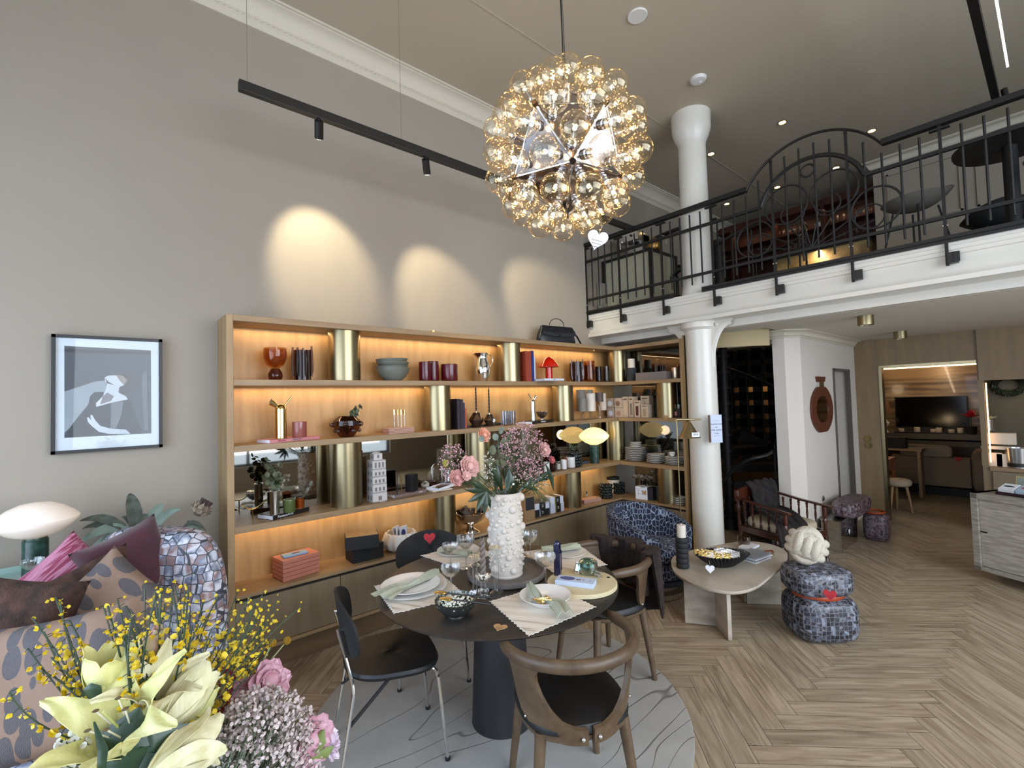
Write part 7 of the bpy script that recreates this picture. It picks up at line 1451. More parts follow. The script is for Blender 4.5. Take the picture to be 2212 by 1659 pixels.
# ================================================================ LEFT FOREGROUND : PICTURE, LAMP, SOFA, CUSHIONS
PY = 3.668; pf = thing('framed_photograph', 'framed black and white photograph of a woman with head thrown back, on the left wall', 'picture', (.02, PY, 1.81))
def pw(x, y): p = at(x, y, Y=PY); return (p.x - .02, p.z - 1.81)
def rect(m, a, b, y0, y1): m.bx((a[0], y0, b[1]), (b[0], y1, a[1]))
A, B = (-.248, .338), (.252, -.336); m = MB(); fw = .018
rect(m, A, (B[0], A[1] - fw), -.012, .03); rect(m, (A[0], B[1] + fw), B, -.012, .03); rect(m, A, (A[0] + fw, B[1]), -.012, .03); rect(m, (B[0] - fw, A[1]), B, -.012, .03)
m.build('frame', M['black'], pf, smooth=False); m = MB(); rect(m, A, B, .0, .02); m.build('mount_board', mat('cool_white_mount', '#d4dce2', .6), pf, smooth=False)
lay = 0
def poly(name, pts, c):
    global lay
    lay += 1; o = MB().prism([pw(*p) for p in pts], -.0003 * lay, .0001, 'Y').build(name, mat('print_' + name, c, .4, noise=.15, nscale=9), pr_, smooth=False); return o
pr_ = MB().prism([pw(*p) for p in ((139, 747), (326, 757), (327, 936), (139, 946))], -.0002, .0002, 'Y').build('print', mat('print_dark_ground', '#34373d', .35, col2='#24262b', nscale=2.2), pf, smooth=False)
poly('light_band', [(139, 846), (170, 836), (205, 824), (228, 822), (232, 850), (206, 850), (192, 872), (165, 905), (150, 925), (139, 935)], '#8d979c')
poly('pale_streak', [(306, 810), (316, 800), (320, 930), (311, 930)], '#5b5f66')
poly('cast_shadow', [(194, 857), (204, 847), (222, 846), (240, 862), (290, 900), (308, 936), (139, 945), (150, 926), (172, 896), (190, 878)], '#111216')
poly('dress', [(206, 879), (240, 869), (280, 863), (294, 900), (306, 936), (240, 938), (222, 924), (205, 905)], '#191a1e')
poly('sheer_panel', [(240, 869), (266, 867), (262, 898), (250, 925), (239, 927)], '#686b70')
poly('lace_sleeve', [(268, 888), (282, 880), (300, 920), (285, 934), (260, 920)], '#26272c')
poly('hair', [(244, 808), (262, 807), (286, 812), (294, 822), (290, 842), (272, 855), (258, 848), (250, 830)], '#3c3431')
poly('face_and_neck', [(226, 815), (236, 811), (250, 811), (262, 820), (268, 832), (258, 836), (256, 848), (272, 856), (276, 863), (240, 870), (208, 879), (207, 871), (222, 856), (228, 842), (231, 829), (227, 822)], '#c6ccd2')
poly('hair_light', [(250, 809), (266, 812), (275, 822), (268, 832), (258, 822)], '#8a7f72')
poly('jaw_shadow', [(227, 816), (233, 824), (247, 832), (231, 828)], '#2a2a2e')
poly('neck_shadow', [(222, 856), (232, 848), (246, 856), (240, 866), (216, 874)], '#6f6a6c')
poly('arm_and_hand', [(188, 903), (191, 901), (197, 908), (195, 897), (199, 896), (206, 908), (217, 920), (240, 926), (272, 928), (282, 937), (240, 938), (214, 933), (198, 920), (190, 912)], '#c3cad1')
m = MB(); rect(m, (A[0] + .01, A[1] - .01), (B[0] - .01, B[1] + .01), -.0075, -.0065); m.build('glazing', glass('picture_glass', (1, 1, 1), .03), pf, smooth=False)
# side table + tray + big white lamp + coupe
LY = 3.33; p = at(77, 1250, Y=LY); tz_ = p.z; t = thing('side_table', 'tall pale green side table at the left wall under the white mushroom lamp', 'table', (p.x, LY, 0)); sage = mat('sage_green_lacquer', '#8fa79d', .4)
MB().bx((-.36, -.20, tz_ - .022), (.15, .22, tz_ - .002)).build('tabletop', sage, t, smooth=False, bev=.003); e = .012
MB().bx((-.36, -.212, tz_ - .022), (.162, -.20, tz_ + .028)).bx((-.36, .22, tz_ - .022), (.162, .232, tz_ + .028)).bx((.15, -.212, tz_ - .022), (.162, .232, tz_ + .028)).build('raised_rim', sage, t, smooth=False, bev=.002)
for x in (-.33, .12):
    for y in (-.17, .19): MB().bx((x - .012, y - .012, 0), (x + .012, y + .012, tz_ - .022)).build('leg', sage, t, smooth=False)
opal = mat('opal_glass', '#e6dcd2', .12, Subsurface_Weight=.0, Coat_Weight=.3); b = opal.node_tree.nodes['Principled BSDF']; b.inputs['Emission Color'].default_value = rgb('#ffd9b0'); b.inputs['Emission Strength'].default_value = .22
lp = Vector((p.x - .005, LY + .04, tz_ + .001)); cw_ = rw(-22, 180, lp) / 2; H_ = zat(lp.x, lp.y, 1085) - lp.z; hb_ = zat(lp.x, lp.y, 1160) - lp.z
big = lamp('large white glass mushroom lamp on a dark green marble base at the far left', lp, cw_ * 1.02, H_, hb_, rw(46, 107, lp) / 2, opal)
p = at(70, 1264, Y=LY - .13); coupe(70, 1264, 1208, .085, 'cut crystal coupe glass on the pale green side table', z=tz_ + .0005, group='cut crystal coupes')
o = bpy.data.objects['coupe_glass.006'] if 'coupe_glass.006' in bpy.data.objects else None
# dried proteas
t = thing('dried_arrangement', 'dried grey green leaves with one protea head behind the sofa', 'dried flowers', (.10, 3.42, 0)); MB().lathe([(0, 0), (.07, 0), (.11, .25), (.10, .5), (.05, .68), (.055, .78), (.045, .78), (.04, .68), (0, .6)], 32).build('vase', M['blackmatte'], t)
dl = mat('dried_green_leaf', '#78887a', .7, noise=.3, nscale=12, bump=.2, bscale=40); dl2 = mat('dried_dark_leaf', '#4c5145', .75, noise=.3, nscale=14)
def wavy(a, b, w, m_, waves=0, bend=(0, 0, .05), name='dried_leaf', par=None, n=16, up=Vector((0, -1, .3)), th=.0015, fold=.25):
    a, b = Vector(a), Vector(b); d = b - a; s = d.cross(up).normalized(); nn = s.cross(d).normalized()
    def fn(u, v):
        q = v * 2 - 1; wd = w * (sin(pi * min(1, u * .92 + .06)) ** .75); return a + d * u + Vector(bend) * (4 * u * (1 - u)) + s * (wd * q) + nn * (abs(q) * wd * fold + (.18 * w * sin(u * waves) * abs(q) if waves else 0))
    return MB().grid(fn, n if not waves else 34, 6, th).build(name, m_, par)
Q = lambda x, y, dy=0: at(x, y, Y=3.42 + dy) - Vector((.10, 3.42, 0))
for a, b, w, m_, wv in (((300, 1185), (280, 1066), .035, dl2, 26), ((310, 1180), (352, 1088), .03, dl, 0), ((320, 1165), (392, 1100), .022, dl, 0), ((300, 1170), (262, 1118), .016, dl2, 0), ((305, 1175), (315, 1110), .020, dl2, 0), ((290, 1160), (173, 1125), .024, dl2, 30), ((285, 1165), (178, 1142), .022, dl2, 0), ((295, 1150), (168, 1175), .026, dl, 24), ((300, 1170), (190, 1192), .030, dl, 20), ((300, 1190), (205, 1212), .03, dl, 0), ((390, 1150), (440, 1150), .022, dl, 0), ((390, 1145), (446, 1148), .012, dl2, 0)): wavy(Q(*a), Q(b[0], b[1], random.uniform(-.05, .05)), w, m_, wv, par=t)
MB().tube([Q(350, 1240), Q(380, 1170), Q(408, 1125)], .006, 7).build('stem', dl2, t); pcn = Q(432, 1102); ph = MB().sphere(pcn, .036, 16, 10).build('protea_head', mat('protea_brown', '#8a7868', .8, col2='#5a4a40', nscale=50), t)
ax_ = (Q(440, 1085) - Q(408, 1125)).normalized(); qm = ax_.to_track_quat('Z', 'Y').to_matrix()
for r_, n_, L_, tl in ((.036, 10, .045, .95), (.034, 10, .058, .62), (.028, 10, .068, .35), (.02, 8, .072, .18)):
    mb = MB()
    for k in range(n_): an = 2 * pi * k / n_ + r_ * 100; dv = qm @ Vector((cos(an) * tl, sin(an) * tl, 1)); leafy(mb, pcn + qm @ Vector((r_ * cos(an), r_ * sin(an), -.022)), dv, L_, .017, up=qm @ Vector((cos(an), sin(an), 0)))
    mb.build('bracts', mat('protea_bract', '#a5917c', .8, noise=.4, nscale=30), ph, smooth=False)
mb = MB()
for k in range(60): an = k * 2.4; rr_ = .026 * sqrt(k / 60); mb.tube([pcn + qm @ Vector((rr_ * cos(an), rr_ * sin(an), 0)), pcn + qm @ Vector((rr_ * 1.6 * cos(an), rr_ * 1.5 * sin(an), .066))], .0015, 4)
o = mb.build('filaments', mat('protea_dark', '#4a3834', .8), ph); o['kind'] = 'stuff'
# sofa
crocL = patch('crocodile_print_light', ['#9aa0b0', '#c9ccd8', '#5c6478', '#c6c4cb', '#8a675f', '#7c8598', '#d0d0d8', '#46506a', '#b9a9a2'], 22, .5, '#3f4148', .045, .2, dist='C', jitter=.35, nz=.72)
fd = Vector((-.8, -.6)); rd = Vector((.6, -.8)); sang = math.atan2(fd.y, fd.x); so = thing('sofa', 'rounded sofa in pale crocodile-print velvet piled with cushions, bottom left', 'sofa', (.17, 3.08, 0), sang)
def back(u, v):
    q = u * 2 - 1; s_ = -sin(pi * q / 2) if False else q; top = 1.07 * (1 - abs(q) ** 3.2) ** .42 if abs(q) < .999 else .10
    top = max(top, .12); return (.10 * (1 - v) ** 2 - .02 + .09 * q * q, .39 * q, .08 + (top - .08) * v)
rbx(MB(), (-.05, 0, .58), (.24, .80, 1.02), e=.42).build('backrest', crocL, so); rbx(MB(), (.38, 0, .27), (.98, .82, .40), e=.3).build('seat', crocL, so); MB().bx((-.1, -.34, 0), (.75, .34, .08)).build('base', M['blackmatte'], so, smooth=False)
def cushion(name, label, px, py, Y, w, h, yaw, pitch, roll, m_, th=.15, group='cushions piled on the sofa'):
    c = at(px, py, Y=Y); N = 22
    def fn(sg):
        def g(u, v):
            x, y = u * 2 - 1, v * 2 - 1; k = (1 - x ** 4) * (1 - y ** 4); pin = 1 - .10 * (1 - abs(x)) * 0; ex_ = 1 - .10 * (1 - y * y) * abs(x) ** 2; ey_ = 1 - .10 * (1 - x * x) * abs(y) ** 2
            return (x * w / 2 * ex_, y * h / 2 * ey_, sg * th / 2 * max(0, k) ** .45 * (1 + .05 * sin(x * 9 + y * 4)))
        return g
    mb = MB().grid(fn(1), N, N).grid(lambda u, v: fn(-1)(1 - u, v), N, N); o = mb.build(name, m_, loc=c, rot=(Matrix.Rotation(yaw, 3, 'Z') @ Matrix.Rotation(pi / 2 - pitch, 3, 'X') @ Matrix.Rotation(roll, 3, 'Z')).to_euler(), ang=70)
    return tag(o, label, 'cushion', group)
def leafprint(name, ground, leaf, vein):
    m = bpy.data.materials.new(name); m.use_nodes = True; nt = m.node_tree; b = nt.nodes['Principled BSDF']; b.inputs['Roughness'].default_value = .9
    tx = nt.nodes.new('ShaderNodeTexCoord'); mp = nt.nodes.new('ShaderNodeMapping'); mp.inputs['Scale'].default_value = (17, 8, 1); mp.inputs['Rotation'].default_value = (0, 0, .5); nt.links.new(tx.outputs['Object'], mp.inputs[0])
    v = nt.nodes.new('ShaderNodeTexVoronoi'); v.inputs['Scale'].default_value = 1.2; nt.links.new(mp.outputs[0], v.inputs[0]); r = nt.nodes.new('ShaderNodeValToRGB'); r.color_ramp.interpolation = 'CONSTANT'; e = r.color_ramp.elements; e[0].color = rgb(leaf); e[0].position = 0; e[1].color = rgb(ground); e[1].position = .50; nt.links.new(v.outputs['Distance'], r.inputs[0])
    w = nt.nodes.new('ShaderNodeTexWave'); w.inputs['Scale'].default_value = 9; w.inputs['Distortion'].default_value = 5; w.inputs['Detail'].default_value = 1; nt.links.new(mp.outputs[0], w.inputs[0]); lt = nt.nodes.new('ShaderNodeMath'); lt.operation = 'GREATER_THAN'; lt.inputs[1].default_value = .93; nt.links.new(w.outputs['Fac'], lt.inputs[0])
    mx = nt.nodes.new('ShaderNodeMix'); mx.data_type = 'RGBA'; nt.links.new(lt.outputs[0], mx.inputs[0]); nt.links.new(r.outputs[0], mx.inputs[6]); mx.inputs[7].default_value = rgb(vein); nt.links.new(mx.outputs[2], b.inputs['Base Color']); return m
lf = leafprint('leaf_print_linen', '#7d6354', '#2a3444', '#b09a85'); furB = fur_m('cocoa_fur', '#54382a', '#2d1c14'); burg = mat('burgundy_velvet', '#431421', .8, noise=.25, nscale=12, Sheen_Weight=.5)
pinkc = mat('crimson_pink_weave', '#7d2c42', .85, col2='#ab6f84', nscale=26, stretch=(.25, 5, 1), contrast=(.45, .55))
cushion('cushion', 'deep burgundy velvet cushion leaning on the sofa back', 280, 1222, 2.98, .36, .36, .35, .15, .30, burg)
cushion('cushion', 'crimson and pink patterned cushion at the back of the pile', 148, 1262, 3.02, .34, .34, -.30, .1, .75, pinkc)
cushion('cushion', 'long brown fur cushion lying across the middle of the pile', 150, 1300, 2.82, .50, .26, -.35, .35, .42, furB)
cushion('cushion', 'brown fur cushion at the left edge of the picture', 25, 1350, 2.62, .42, .34, -.55, .4, -.15, fur_m('umber_fur', '#4a3024', '#291911'))
cushion('cushion', 'blue leaf-print cushion standing on its corner in the middle', 232, 1318, 2.68, .37, .37, -.10, .25, .72, lf)
cushion('cushion', 'large leaf-print cushion in front, bottom left', 110, 1480, 2.30, .50, .46, -.40, .40, .10, lf, .17)
# ================================================================ BOUQUET IN THE BUBBLE VASE
random.seed(21); VT = vz + VH
def BQ(px, py, dy=0): return at(px, py, Y=vy + dy) - Vector((vx, vy, vz))
bq = vt
gyp_p, gyp_w = mat('pink_gypsophila', '#c79aa0', .7), mat('white_gypsophila', '#d2cfc0', .7); base_ = Vector((0, 0, VH * .85))
def gyp(px0, px1, py0, py1, n, m_, r=.0042, name='gypsophila', dys=.07, par=None, B=None, bs=None, stem_every=3, org=None, sm=.0008, ell=True, stm=None):
    mb, ms = MB(), MB(); B = B or BQ; cx__, cy__ = (px0 + px1) / 2, (py0 + py1) / 2
    for k in range(n):
        while True:
            a, b = random.uniform(-1, 1), random.uniform(-1, 1)
            if a * a + b * b < 1 or not ell: break
        dz = sqrt(max(0, 1 - a * a - b * b)); q = B(cx__ + a * (px1 - px0) / 2, cy__ + b * (py1 - py0) / 2, -dys * dz * random.uniform(.2, 1) + dys * .3)
        for j in range(3):
            v_ = q + Vector((random.gauss(0, 1), random.gauss(0, 1), random.gauss(0, 1))) * r * .9; leaf_disc(mb, v_, r * random.uniform(.7, 1.1), el=1)
        if k % stem_every == 0: o_ = org or base_; mid = o_.lerp(q, .65) + Vector((random.gauss(0, .01), random.gauss(0, .01), -.01)); ms.tube([o_.lerp(q, .3), mid, q], sm, 3)
    s_ = ms.build(name + '_stems', stm or M['stem'], par or bq); s_['kind'] = 'stuff'; o = mb.build(name + '_blossom', m_, s_, smooth=False); o['kind'] = 'stuff'
gyp(1078, 1186, 912, 1042, 560, gyp_p, dys=.10); gyp(948, 1012, 955, 1042, 150, gyp_p); gyp(1040, 1072, 975, 1056, 90, gyp_w, .0038); gyp(1085, 1190, 1015, 1062, 170, gyp_w, .0036, dys=.11); gyp(1100, 1180, 990, 1052, 160, gyp_p, dys=.12)
def ruffle(c, r, m_, name, layers=4, n=9, par=None, seed=1, flat=.7, d=(0, -1, .35)):
    "peony-like bloom of cupped petals facing d"
    rs = random.Random(seed); qm = Vector(d).normalized().to_track_quat('Z', 'Y').to_matrix(); c = Vector(c); root = MB().sphere(c, r * .45, 12, 8).build(name, m_, par or bq)
    for L in range(layers):
        mb = MB(); k = (L + 1) / layers; tilt = .25 + 1.15 * k
        for j in range(n):
            a = 2 * pi * (j + .5 * L) / n + rs.uniform(-.2, .2); R_ = r * (.45 + .55 * k); w = r * .5
            def fn(u, v):
                q = v * 2 - 1; th_ = tilt * u; rad = R_ * .15 + R_ * u * sin(tilt) * .95; z = R_ * .75 * cos(tilt * .9) * u + .12 * R_ * (1 - k) + .06 * r * sin(q * 7 + L) * u; s_ = w * sin(pi * (.12 + .80 * u)) * q
                x, y = rad * cos(a) - s_ * sin(a), rad * sin(a) + s_ * cos(a); return c + qm @ Vector((x, y, z - r * .10))
            mb.grid(fn, 5, 6, .0008)
        o = mb.build('petals', m_, root)
    return root
peo, car, orn = mat('peony_pink', '#d6a79f', .6, noise=.2, nscale=30), mat('carnation_pink', '#cf958f', .6, noise=.3, nscale=40), mat('apricot_petal', '#c9805f', .6, col2='#d9a08a', nscale=30)
rose = mat('coral_rose', '#b8585c', .6, noise=.3, nscale=30)
for px, py, r, m_, nm, sd, dy in ((1014, 1008, .054, peo, 'peony', 1, -.05), (986, 1032, .040, car, 'carnation', 2, -.06), (1008, 1028, .024, peo, 'peony_bud', 3, -.09), (1046, 940, .038, orn, 'apricot_carnation', 4, 0), (1176, 972, .044, peo, 'garden_rose', 5, .02), (1192, 993, .022, rose, 'coral_rose', 6, -.02), (962, 1000, .016, mat('yellow_bud', '#a8a04a', .6), 'bud', 7, -.02)):
    c = BQ(px, py, dy); MB().tube([base_, base_.lerp(c, .55) + Vector((0, 0, .015)), c], .003, 6).build('flower_stem', M['stem'], bq); ruffle(c, r, m_, nm, 4 if r > .03 else 3, 8, seed=sd)
def big_leaf(pts, ws, m_, name='leaf', par=None, dy=0, B=None, n=18, cup=.25):
    B = B or BQ; P = [B(x, y, dy) for x, y in pts]; N = len(P)
    def fn(u, v):
        x = u * (N - 1); i = min(int(x), N - 2); f = x - i; a = P[i].lerp(P[i + 1], f); w = ws[i] * (1 - f) + ws[i + 1] * f; d = (P[i + 1] - P[i]).normalized(); s_ = d.cross(Vector((.55, .83, .05))).normalized(); nn = s_.cross(d); q = v * 2 - 1
        return a + s_ * w * q - nn * (w * cup * (1 - q * q))
    return MB().grid(fn, n, 6, .0009).build(name, m_, par or bq, ang=60)
dkg = mat('fatsia_green', '#22361f', .35, noise=.3, nscale=20); 
hub_ = (1050, 1062)
for tip, w in (((1004, 1058), .015), ((1010, 1085), .017), ((1028, 1105), .017), ((1046, 1112), .017), ((1060, 1098), .014), ((1020, 1042), .014)):
    mid = ((hub_[0] * .45 + tip[0] * .55), (hub_[1] * .45 + tip[1] * .55)); big_leaf([hub_, mid, tip], [.006, w, .0015], dkg, 'fatsia_lobe', dy=-.09)
for a, b, w, dy in (((1085, 1060), (1060, 1010), .022, -.02), ((1100, 1060), (1085, 990), .026, .02), ((1120, 1062), (1150, 1030), .018, -.05), ((1070, 1062), (1072, 1000), .024, 0), ((1095, 1060), (1100, 1015), .028, -.07), ((1140, 1050), (1190, 1015), .020, -.03), ((1150, 1040), (1198, 1028), .016, .03), ((1180, 1005), (1196, 1060), .014, -.03), ((1130, 1050), (1160, 1060), .012, -.06)): big_leaf([a, ((a[0] + b[0]) / 2 + 3, (a[1] + b[1]) / 2), b], [.004, w, .002], dkg, dy=dy)
eu2 = mat('silver_eucalyptus', '#6a766a', .6, noise=.35, nscale=20)
for x, y, r, dy, k in ((1082, 930, .019, -.02, 0), (1070, 944, .018, -.03, 0), (1052, 946, .02, -.01, 1), (1064, 972, .024, 0, 1), (1082, 980, .024, 0, 1), (1090, 955, .024, .01, 1), (1100, 945, .022, .01, 1), (1058, 1000, .018, -.02, 1), (1075, 1000, .018, -.01, 1), (1040, 948, .016, -.02, 0), (1086, 1000, .02, -.02, 1), (1095, 985, .02, 0, 1)):
    mb = MB(); leaf_disc(mb, BQ(x, y, dy), r, Vector((random.uniform(-.6, .3), -1, random.uniform(-.2, .7))), el=1.1); o = mb.build('eucalyptus_leaf', eu2 if k == 0 else M['euca'], bq, smooth=False)
MB().tube([base_, BQ(1078, 1000), BQ(1075, 950), BQ(1078, 930)], .003, 6).build('eucalyptus_stem', M['stem'], bq)
mb = MB()
for k in range(26):
    a = BQ(1140 + random.uniform(-6, 10), 1045, -.05); b = BQ(1150 + random.uniform(0, 46), 1052 + random.uniform(-6, 40), -.06 + random.uniform(-.03, .03)); mb.tube([a, a.lerp(b, .5) + Vector((0, 0, .006)), b], .0011, 4)
o = mb.build('fine_twigs', mat('twig_green', '#56603c', .6), bq); o['kind'] = 'stuff'
MB().box(BQ(1109, 1046, -.10), (.016, .001, .010), .2).build('price_sticker', M['paper'], bq, smooth=False)
# ================================================================ FOREGROUND FLOWERS
FY = .74; FO = Vector((.0, .72, 0)); fa = thing('flower_arrangement', 'large foreground arrangement of pale yellow lilies, broom and white gypsophila', 'flowers', (.02, .72, .80))
OF = Vector((.02, .72, .80))
def FQ(px, py, dy=0): return at(px, py, Y=FY + dy) - OF
MB().lathe([(0, 0), (.08, 0), (.10, .06), (.10, .22), (.07, .34), (.075, .36), (.065, .36), (.06, .33), (0, .3)], 40).build('vase', M['porcelain'], fa)
ft = thing('pedestal_table', 'round pedestal table carrying the foreground flower arrangement', 'table', (.02, .72, 0)); MB().lathe([(0, .77), (.24, .77), (.25, .78), (.25, .799), (0, .799)], 44).build('tabletop', M['smoked'], ft); MB().lathe([(.16, 0), (.16, .02), (.03, .04), (.03, .77), (0, .77)], 28).build('pedestal', M['smoked'], ft)
lily_m = mat('lily_petal', '#d6d092', .5, col2='#c9c47c', nscale=60, stretch=(1, 1, .1), bump=.12, bscale=260, Subsurface_Weight=.15); b = lily_m.node_tree.nodes['Principled BSDF']; b.inputs['Subsurface Radius'].default_value = (.02, .015, .005)
lily_c = mat('lily_petal_cream', '#dcd5b2', .5, col2='#cbc495', nscale=70, stretch=(1, 1, .1), bump=.12, bscale=260, Subsurface_Weight=.15); lily_c.node_tree.nodes['Principled BSDF'].inputs['Subsurface Radius'].default_value = (.02, .015, .005)
budg = mat('green_bud', '#a5aa62', .5, col2='#c9c48a', nscale=40, stretch=(1, 1, .1)); budp = mat('pink_bud', '#b98b7c', .5, col2='#9fa468', nscale=40, stretch=(1, 1, .1)); lgreen = mat('lily_leaf', '#1f3320', .4, col2='#2b4228', nscale=30, stretch=(.2, 1, 1), bump=.1, bscale=80)
base_f = FQ(300, 1780)
def lily(a, b, opn, w, m_, name='lily', ya=0, yb=0, n=6, curl=.5, seed=0, spread=1.0):
    A, B = FQ(a[0], a[1], ya), FQ(b[0], b[1], yb); ax = B - A; L = ax.length; qm = ax.normalized().to_track_quat('Z', 'Y').to_matrix(); rs = random.Random(seed)
    MB().tube([base_f, base_f.lerp(A, .6) + Vector((0, 0, -.02)), A], .0035, 7).build('lily_stem', M['stem'], fa)
    root = MB().sphere(A, .006, 10, 6).build(name, budg, fa)
    for k in range(n):
        th = 2 * pi * k / n + rs.uniform(-.12, .12); lay_ = k % 2; cl = curl * rs.uniform(.6, 1.3); Lk = L * rs.uniform(.93, 1.05)
        def fn(u, v):
            q = v * 2 - 1; wd = w * (1 - .15 * lay_) * (sin(pi * (u * .90 + .045)) ** .8) * (1 - .25 * u); rad = .004 + opn * (u ** 1.6) * .055 * spread + .012 * sin(pi * min(1, u * 1.1)) + .001 * lay_
            zz = Lk * (u - cl * .32 * max(0, u - .62) ** 1.5 * 4 * opn); rad += cl * opn * .055 * max(0, u - .6) ** 1.3 * 3; ph_ = wd * q / max(.016, rad) if rad > wd else 0
            x0, y0 = rad * cos(th), rad * sin(th); sgn = -abs(q) ** 2 * wd * .35 * (1 - opn * .4)
            x = x0 - wd * q * sin(th) + sgn * cos(th); y = y0 + wd * q * cos(th) + sgn * sin(th); return A + qm @ Vector((x, y, zz + .0025 * sin(u * 17 + q * 4 + k) * opn))
        MB().grid(fn, 22, 8, .0009).build('petal', m_, root, ang=75)
    if opn > .6:
        for k in range(5):
            th = 2 * pi * k / 5 + .4; e_ = A + qm @ Vector((.018 * cos(th), .018 * sin(th), L * .74)); s_ = MB().tube([A, A.lerp(e_, .6), e_], .0009, 5).build('stamen', M['wax'], root); MB().sphere(e_, .0035, 8, 5, (1, .5, .5)).build('anther', mat('anther_brown', '#5a4a30', .8), s_)
        MB().tube([A, A + qm @ Vector((0, 0, L * .82))], .0014, 6).build('pistil', budg, root)
    return root
lily((296, 1612), (205, 1520), .92, .024, lily_m, ya=.0, yb=-.035, curl=.7, seed=1, spread=1.0)
lily((233, 1508), (244, 1396), .42, .024, lily_m, ya=.05, yb=.05, seed=2, curl=.25)
lily((322, 1560), (352, 1425), .42, .019, lily_c, ya=.04, yb=0, curl=1.4, seed=3)
lily((352, 1572), (462, 1432), .20, .023, lily_c, ya=.0, yb=.02, seed=4, curl=.8)
lily((325, 1672), (465, 1590), .36, .027, lily_c, ya=-.06, yb=-.03, seed=5)
lily((388, 1568), (465, 1478), .04, .014, budg, 'lily_bud', n=5, seed=6, ya=.02, yb=.02); lily((296, 1462), (346, 1352), .02, .013, budp, 'lily_bud', n=5, seed=7, ya=.08, yb=.08)
for pts, ws, dy in (([(250, 1700), (268, 1600), (302, 1528)], [.012, .030, .002], -.02), ([(300, 1700), (330, 1610), (408, 1565)], [.010, .024, .002], -.03), ([(215, 1720), (222, 1620), (203, 1560)], [.003, .005, .001], -.09), ([(300, 1650), (345, 1560), (378, 1480)], [.006, .012, .002], .03), ([(205, 1505), (198, 1485), (196, 1476)], [.008, .010, .001], .02), ([(280, 1520), (300, 1490), (332, 1460)], [.005, .012, .001], .03), ([(300, 1720), (380, 1640), (400, 1590)], [.012, .022, .002], -.05), ([(240, 1760), (262, 1650), (268, 1590)], [.010, .018, .002], .03)): big_leaf(pts, ws, lgreen, 'lily_leaf', fa, dy, FQ)
# broom
yel = mat('broom_yellow', '#c9a50e', .55, col2='#dcc22e', nscale=50); bst = mat('broom_stem', '#2e3d27', .6); rs = random.Random(4); ms, mb = MB(), MB(); tips = []
for k in range(84): tips.append((rs.uniform(215, 610), 1650 - rs.uniform(.62, 1) * (395 if k % 3 else 330) + abs(rs.gauss(0, 10)), rs.uniform(.02, .30)))
tips = [(x, y + max(0, 330 - x) * .35 + max(0, x - 560) * .5, dy) for x, y, dy in tips]
tips += [(130, 1300, .2), (150, 1340, .2), (70, 1335, .2), (95, 1365, .15), (60, 1400, .15), (110, 1420, .12), (20, 1495, .06), (120, 1290, .22), (160, 1400, .12), (90, 1450, .1), (138, 1480, .08), (648, 1312, .12), (600, 1290, .2)]
for x, y, dy in tips:
    b_ = FQ(330 + rs.uniform(-30, 60) if x > 200 else 240, 1640 if x > 200 else 1620, dy * .3); e_ = FQ(x, y, dy); md = b_.lerp(e_, .5) + Vector((rs.gauss(0, .012), rs.gauss(0, .012), rs.gauss(0, .008))); P = [b_.lerp(md, i / 7).lerp(md.lerp(e_, i / 7), i / 7) for i in range(8)]; ms.tube(P, .0011, 4)
    for j in range(17):
        u = .22 + .78 * j / 16; q = b_.lerp(md, u).lerp(md.lerp(e_, u), u); dv = Vector((rs.gauss(0, 1), rs.gauss(0, 1), rs.gauss(.4, .8))).normalized(); q2 = q + dv * .007; sz = rs.uniform(.0055, .010) * (1.25 if j < 10 else .9) * (.8 if j > 14 else 1)
        ms.tube([q, q2], .0006, 3)
        if rs.random() < .9:
            up_ = Vector((rs.gauss(0, 1), rs.gauss(0, 1), rs.gauss(0, 1))).normalized(); leafy(mb, q2, dv, sz, sz * .42, up=up_); leafy(mb, q2, (dv + up_ * .8), sz * .85, sz * .38, up=up_.cross(dv))
s_ = ms.build('broom_stems', bst, fa); s_['kind'] = 'stuff'; o = mb.build('broom_blossom', yel, s_, smooth=False); o['kind'] = 'stuff'
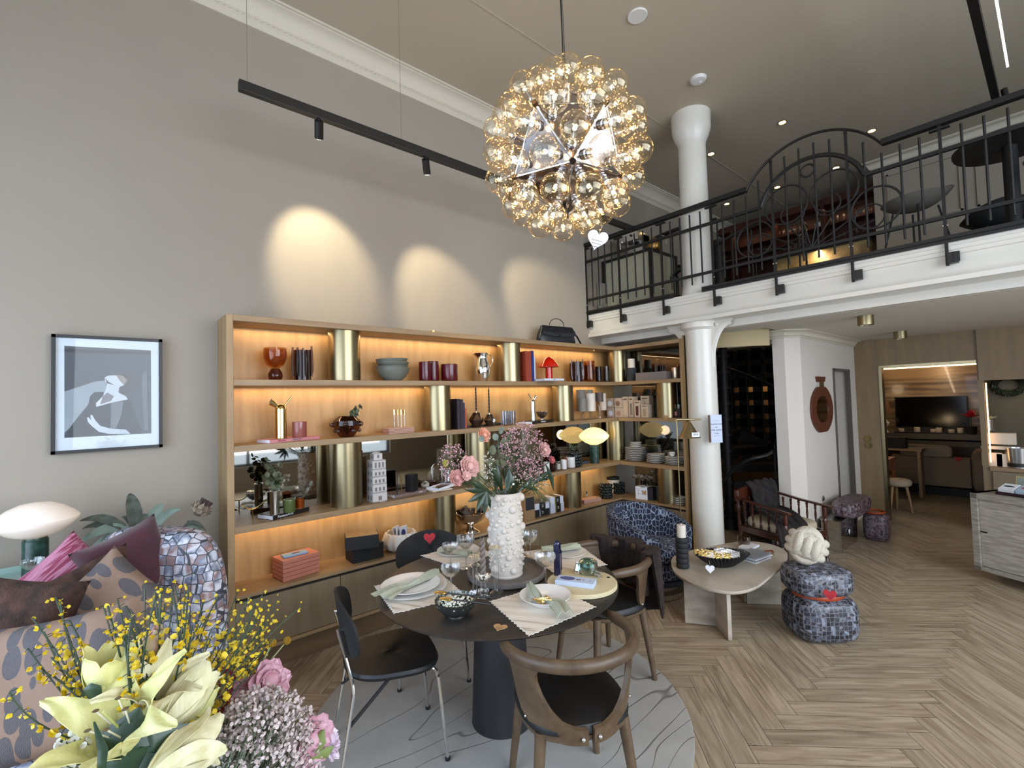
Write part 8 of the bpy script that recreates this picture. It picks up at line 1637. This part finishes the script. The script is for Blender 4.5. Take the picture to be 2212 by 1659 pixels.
# gypsophila, pink blooms, craspedia
gw2 = mat('blush_gypsophila', '#cdbcb8', .7, noise=.2, nscale=80)
gyp(462, 700, 1478, 1760, 1500, gw2, .0026, 'foreground_gypsophila', .10, fa, FQ, stem_every=2, org=FQ(470, 1760), sm=.0005, stm=mat('sage_stem', '#5f6d50', .7)); gyp(120, 215, 1580, 1680, 60, gyp_w, .0034, 'white_filler', .04, fa, FQ, org=FQ(250, 1720))
pk2 = mat('sweet_pink_petal', '#b98490', .6, col2='#cfa6b2', nscale=40); lil = mat('lilac_petal', '#bfa9bd', .6, col2='#d3c6d6', nscale=40); dr = mat('deep_red_petal', '#7c1f30', .6)
for px, py, r, m_, nm, sd, dy, d in ((582, 1472, .030, pk2, 'pink_peony', 11, .10, (.2, -.8, .6)), (520, 1512, .034, pk2, 'pink_peony', 12, .12, (0, -1, .5)), (468, 1478, .024, dr, 'red_bloom', 13, .12, (0, -1, .3)), (500, 1548, .024, dr, 'red_bloom', 14, .10, (0, -1, .3)), (672, 1602, .033, pk2, 'pink_carnation', 15, .0, (.3, -1, .2)), (706, 1598, .030, lil, 'lilac_bloom', 16, .03, (.9, -.5, .5)), (640, 1660, .03, pk2, 'pink_carnation', 17, 0, (.1, -1, .4))):
    c = FQ(px, py, dy); MB().tube([base_f, base_f.lerp(c, .5), c], .0016, 5).build('flower_stem', M['stem'], fa); ruffle(c, r, m_, nm, 3, 7, par=fa, seed=sd, d=d)
big_leaf([(672, 1640), (690, 1600), (700, 1575)], [.004, .010, .001], mat('sepal_green', '#6d7a3e', .6), 'sepal', fa, -.01, FQ); big_leaf([(676, 1640), (705, 1625), (722, 1612)], [.004, .008, .001], bpy.data.materials['sepal_green'], 'sepal', fa, -.01, FQ)
cr = mat('craspedia_yellow', '#bf8f12', .8, bump=1, bscale=900)
for (x, y), (x2, y2) in (((588, 1389), (545, 1475)), ((620, 1384), (540, 1480))):
    c = FQ(x, y, .12); s_ = MB().tube([FQ(500, 1600, .1), FQ(x2, y2, .12), c], .0012, 5).build('craspedia_stem', mat('pale_stem', '#8a8f5c', .6), fa); MB().sphere(c, .0065, 16, 10).build('craspedia_ball', cr, s_)
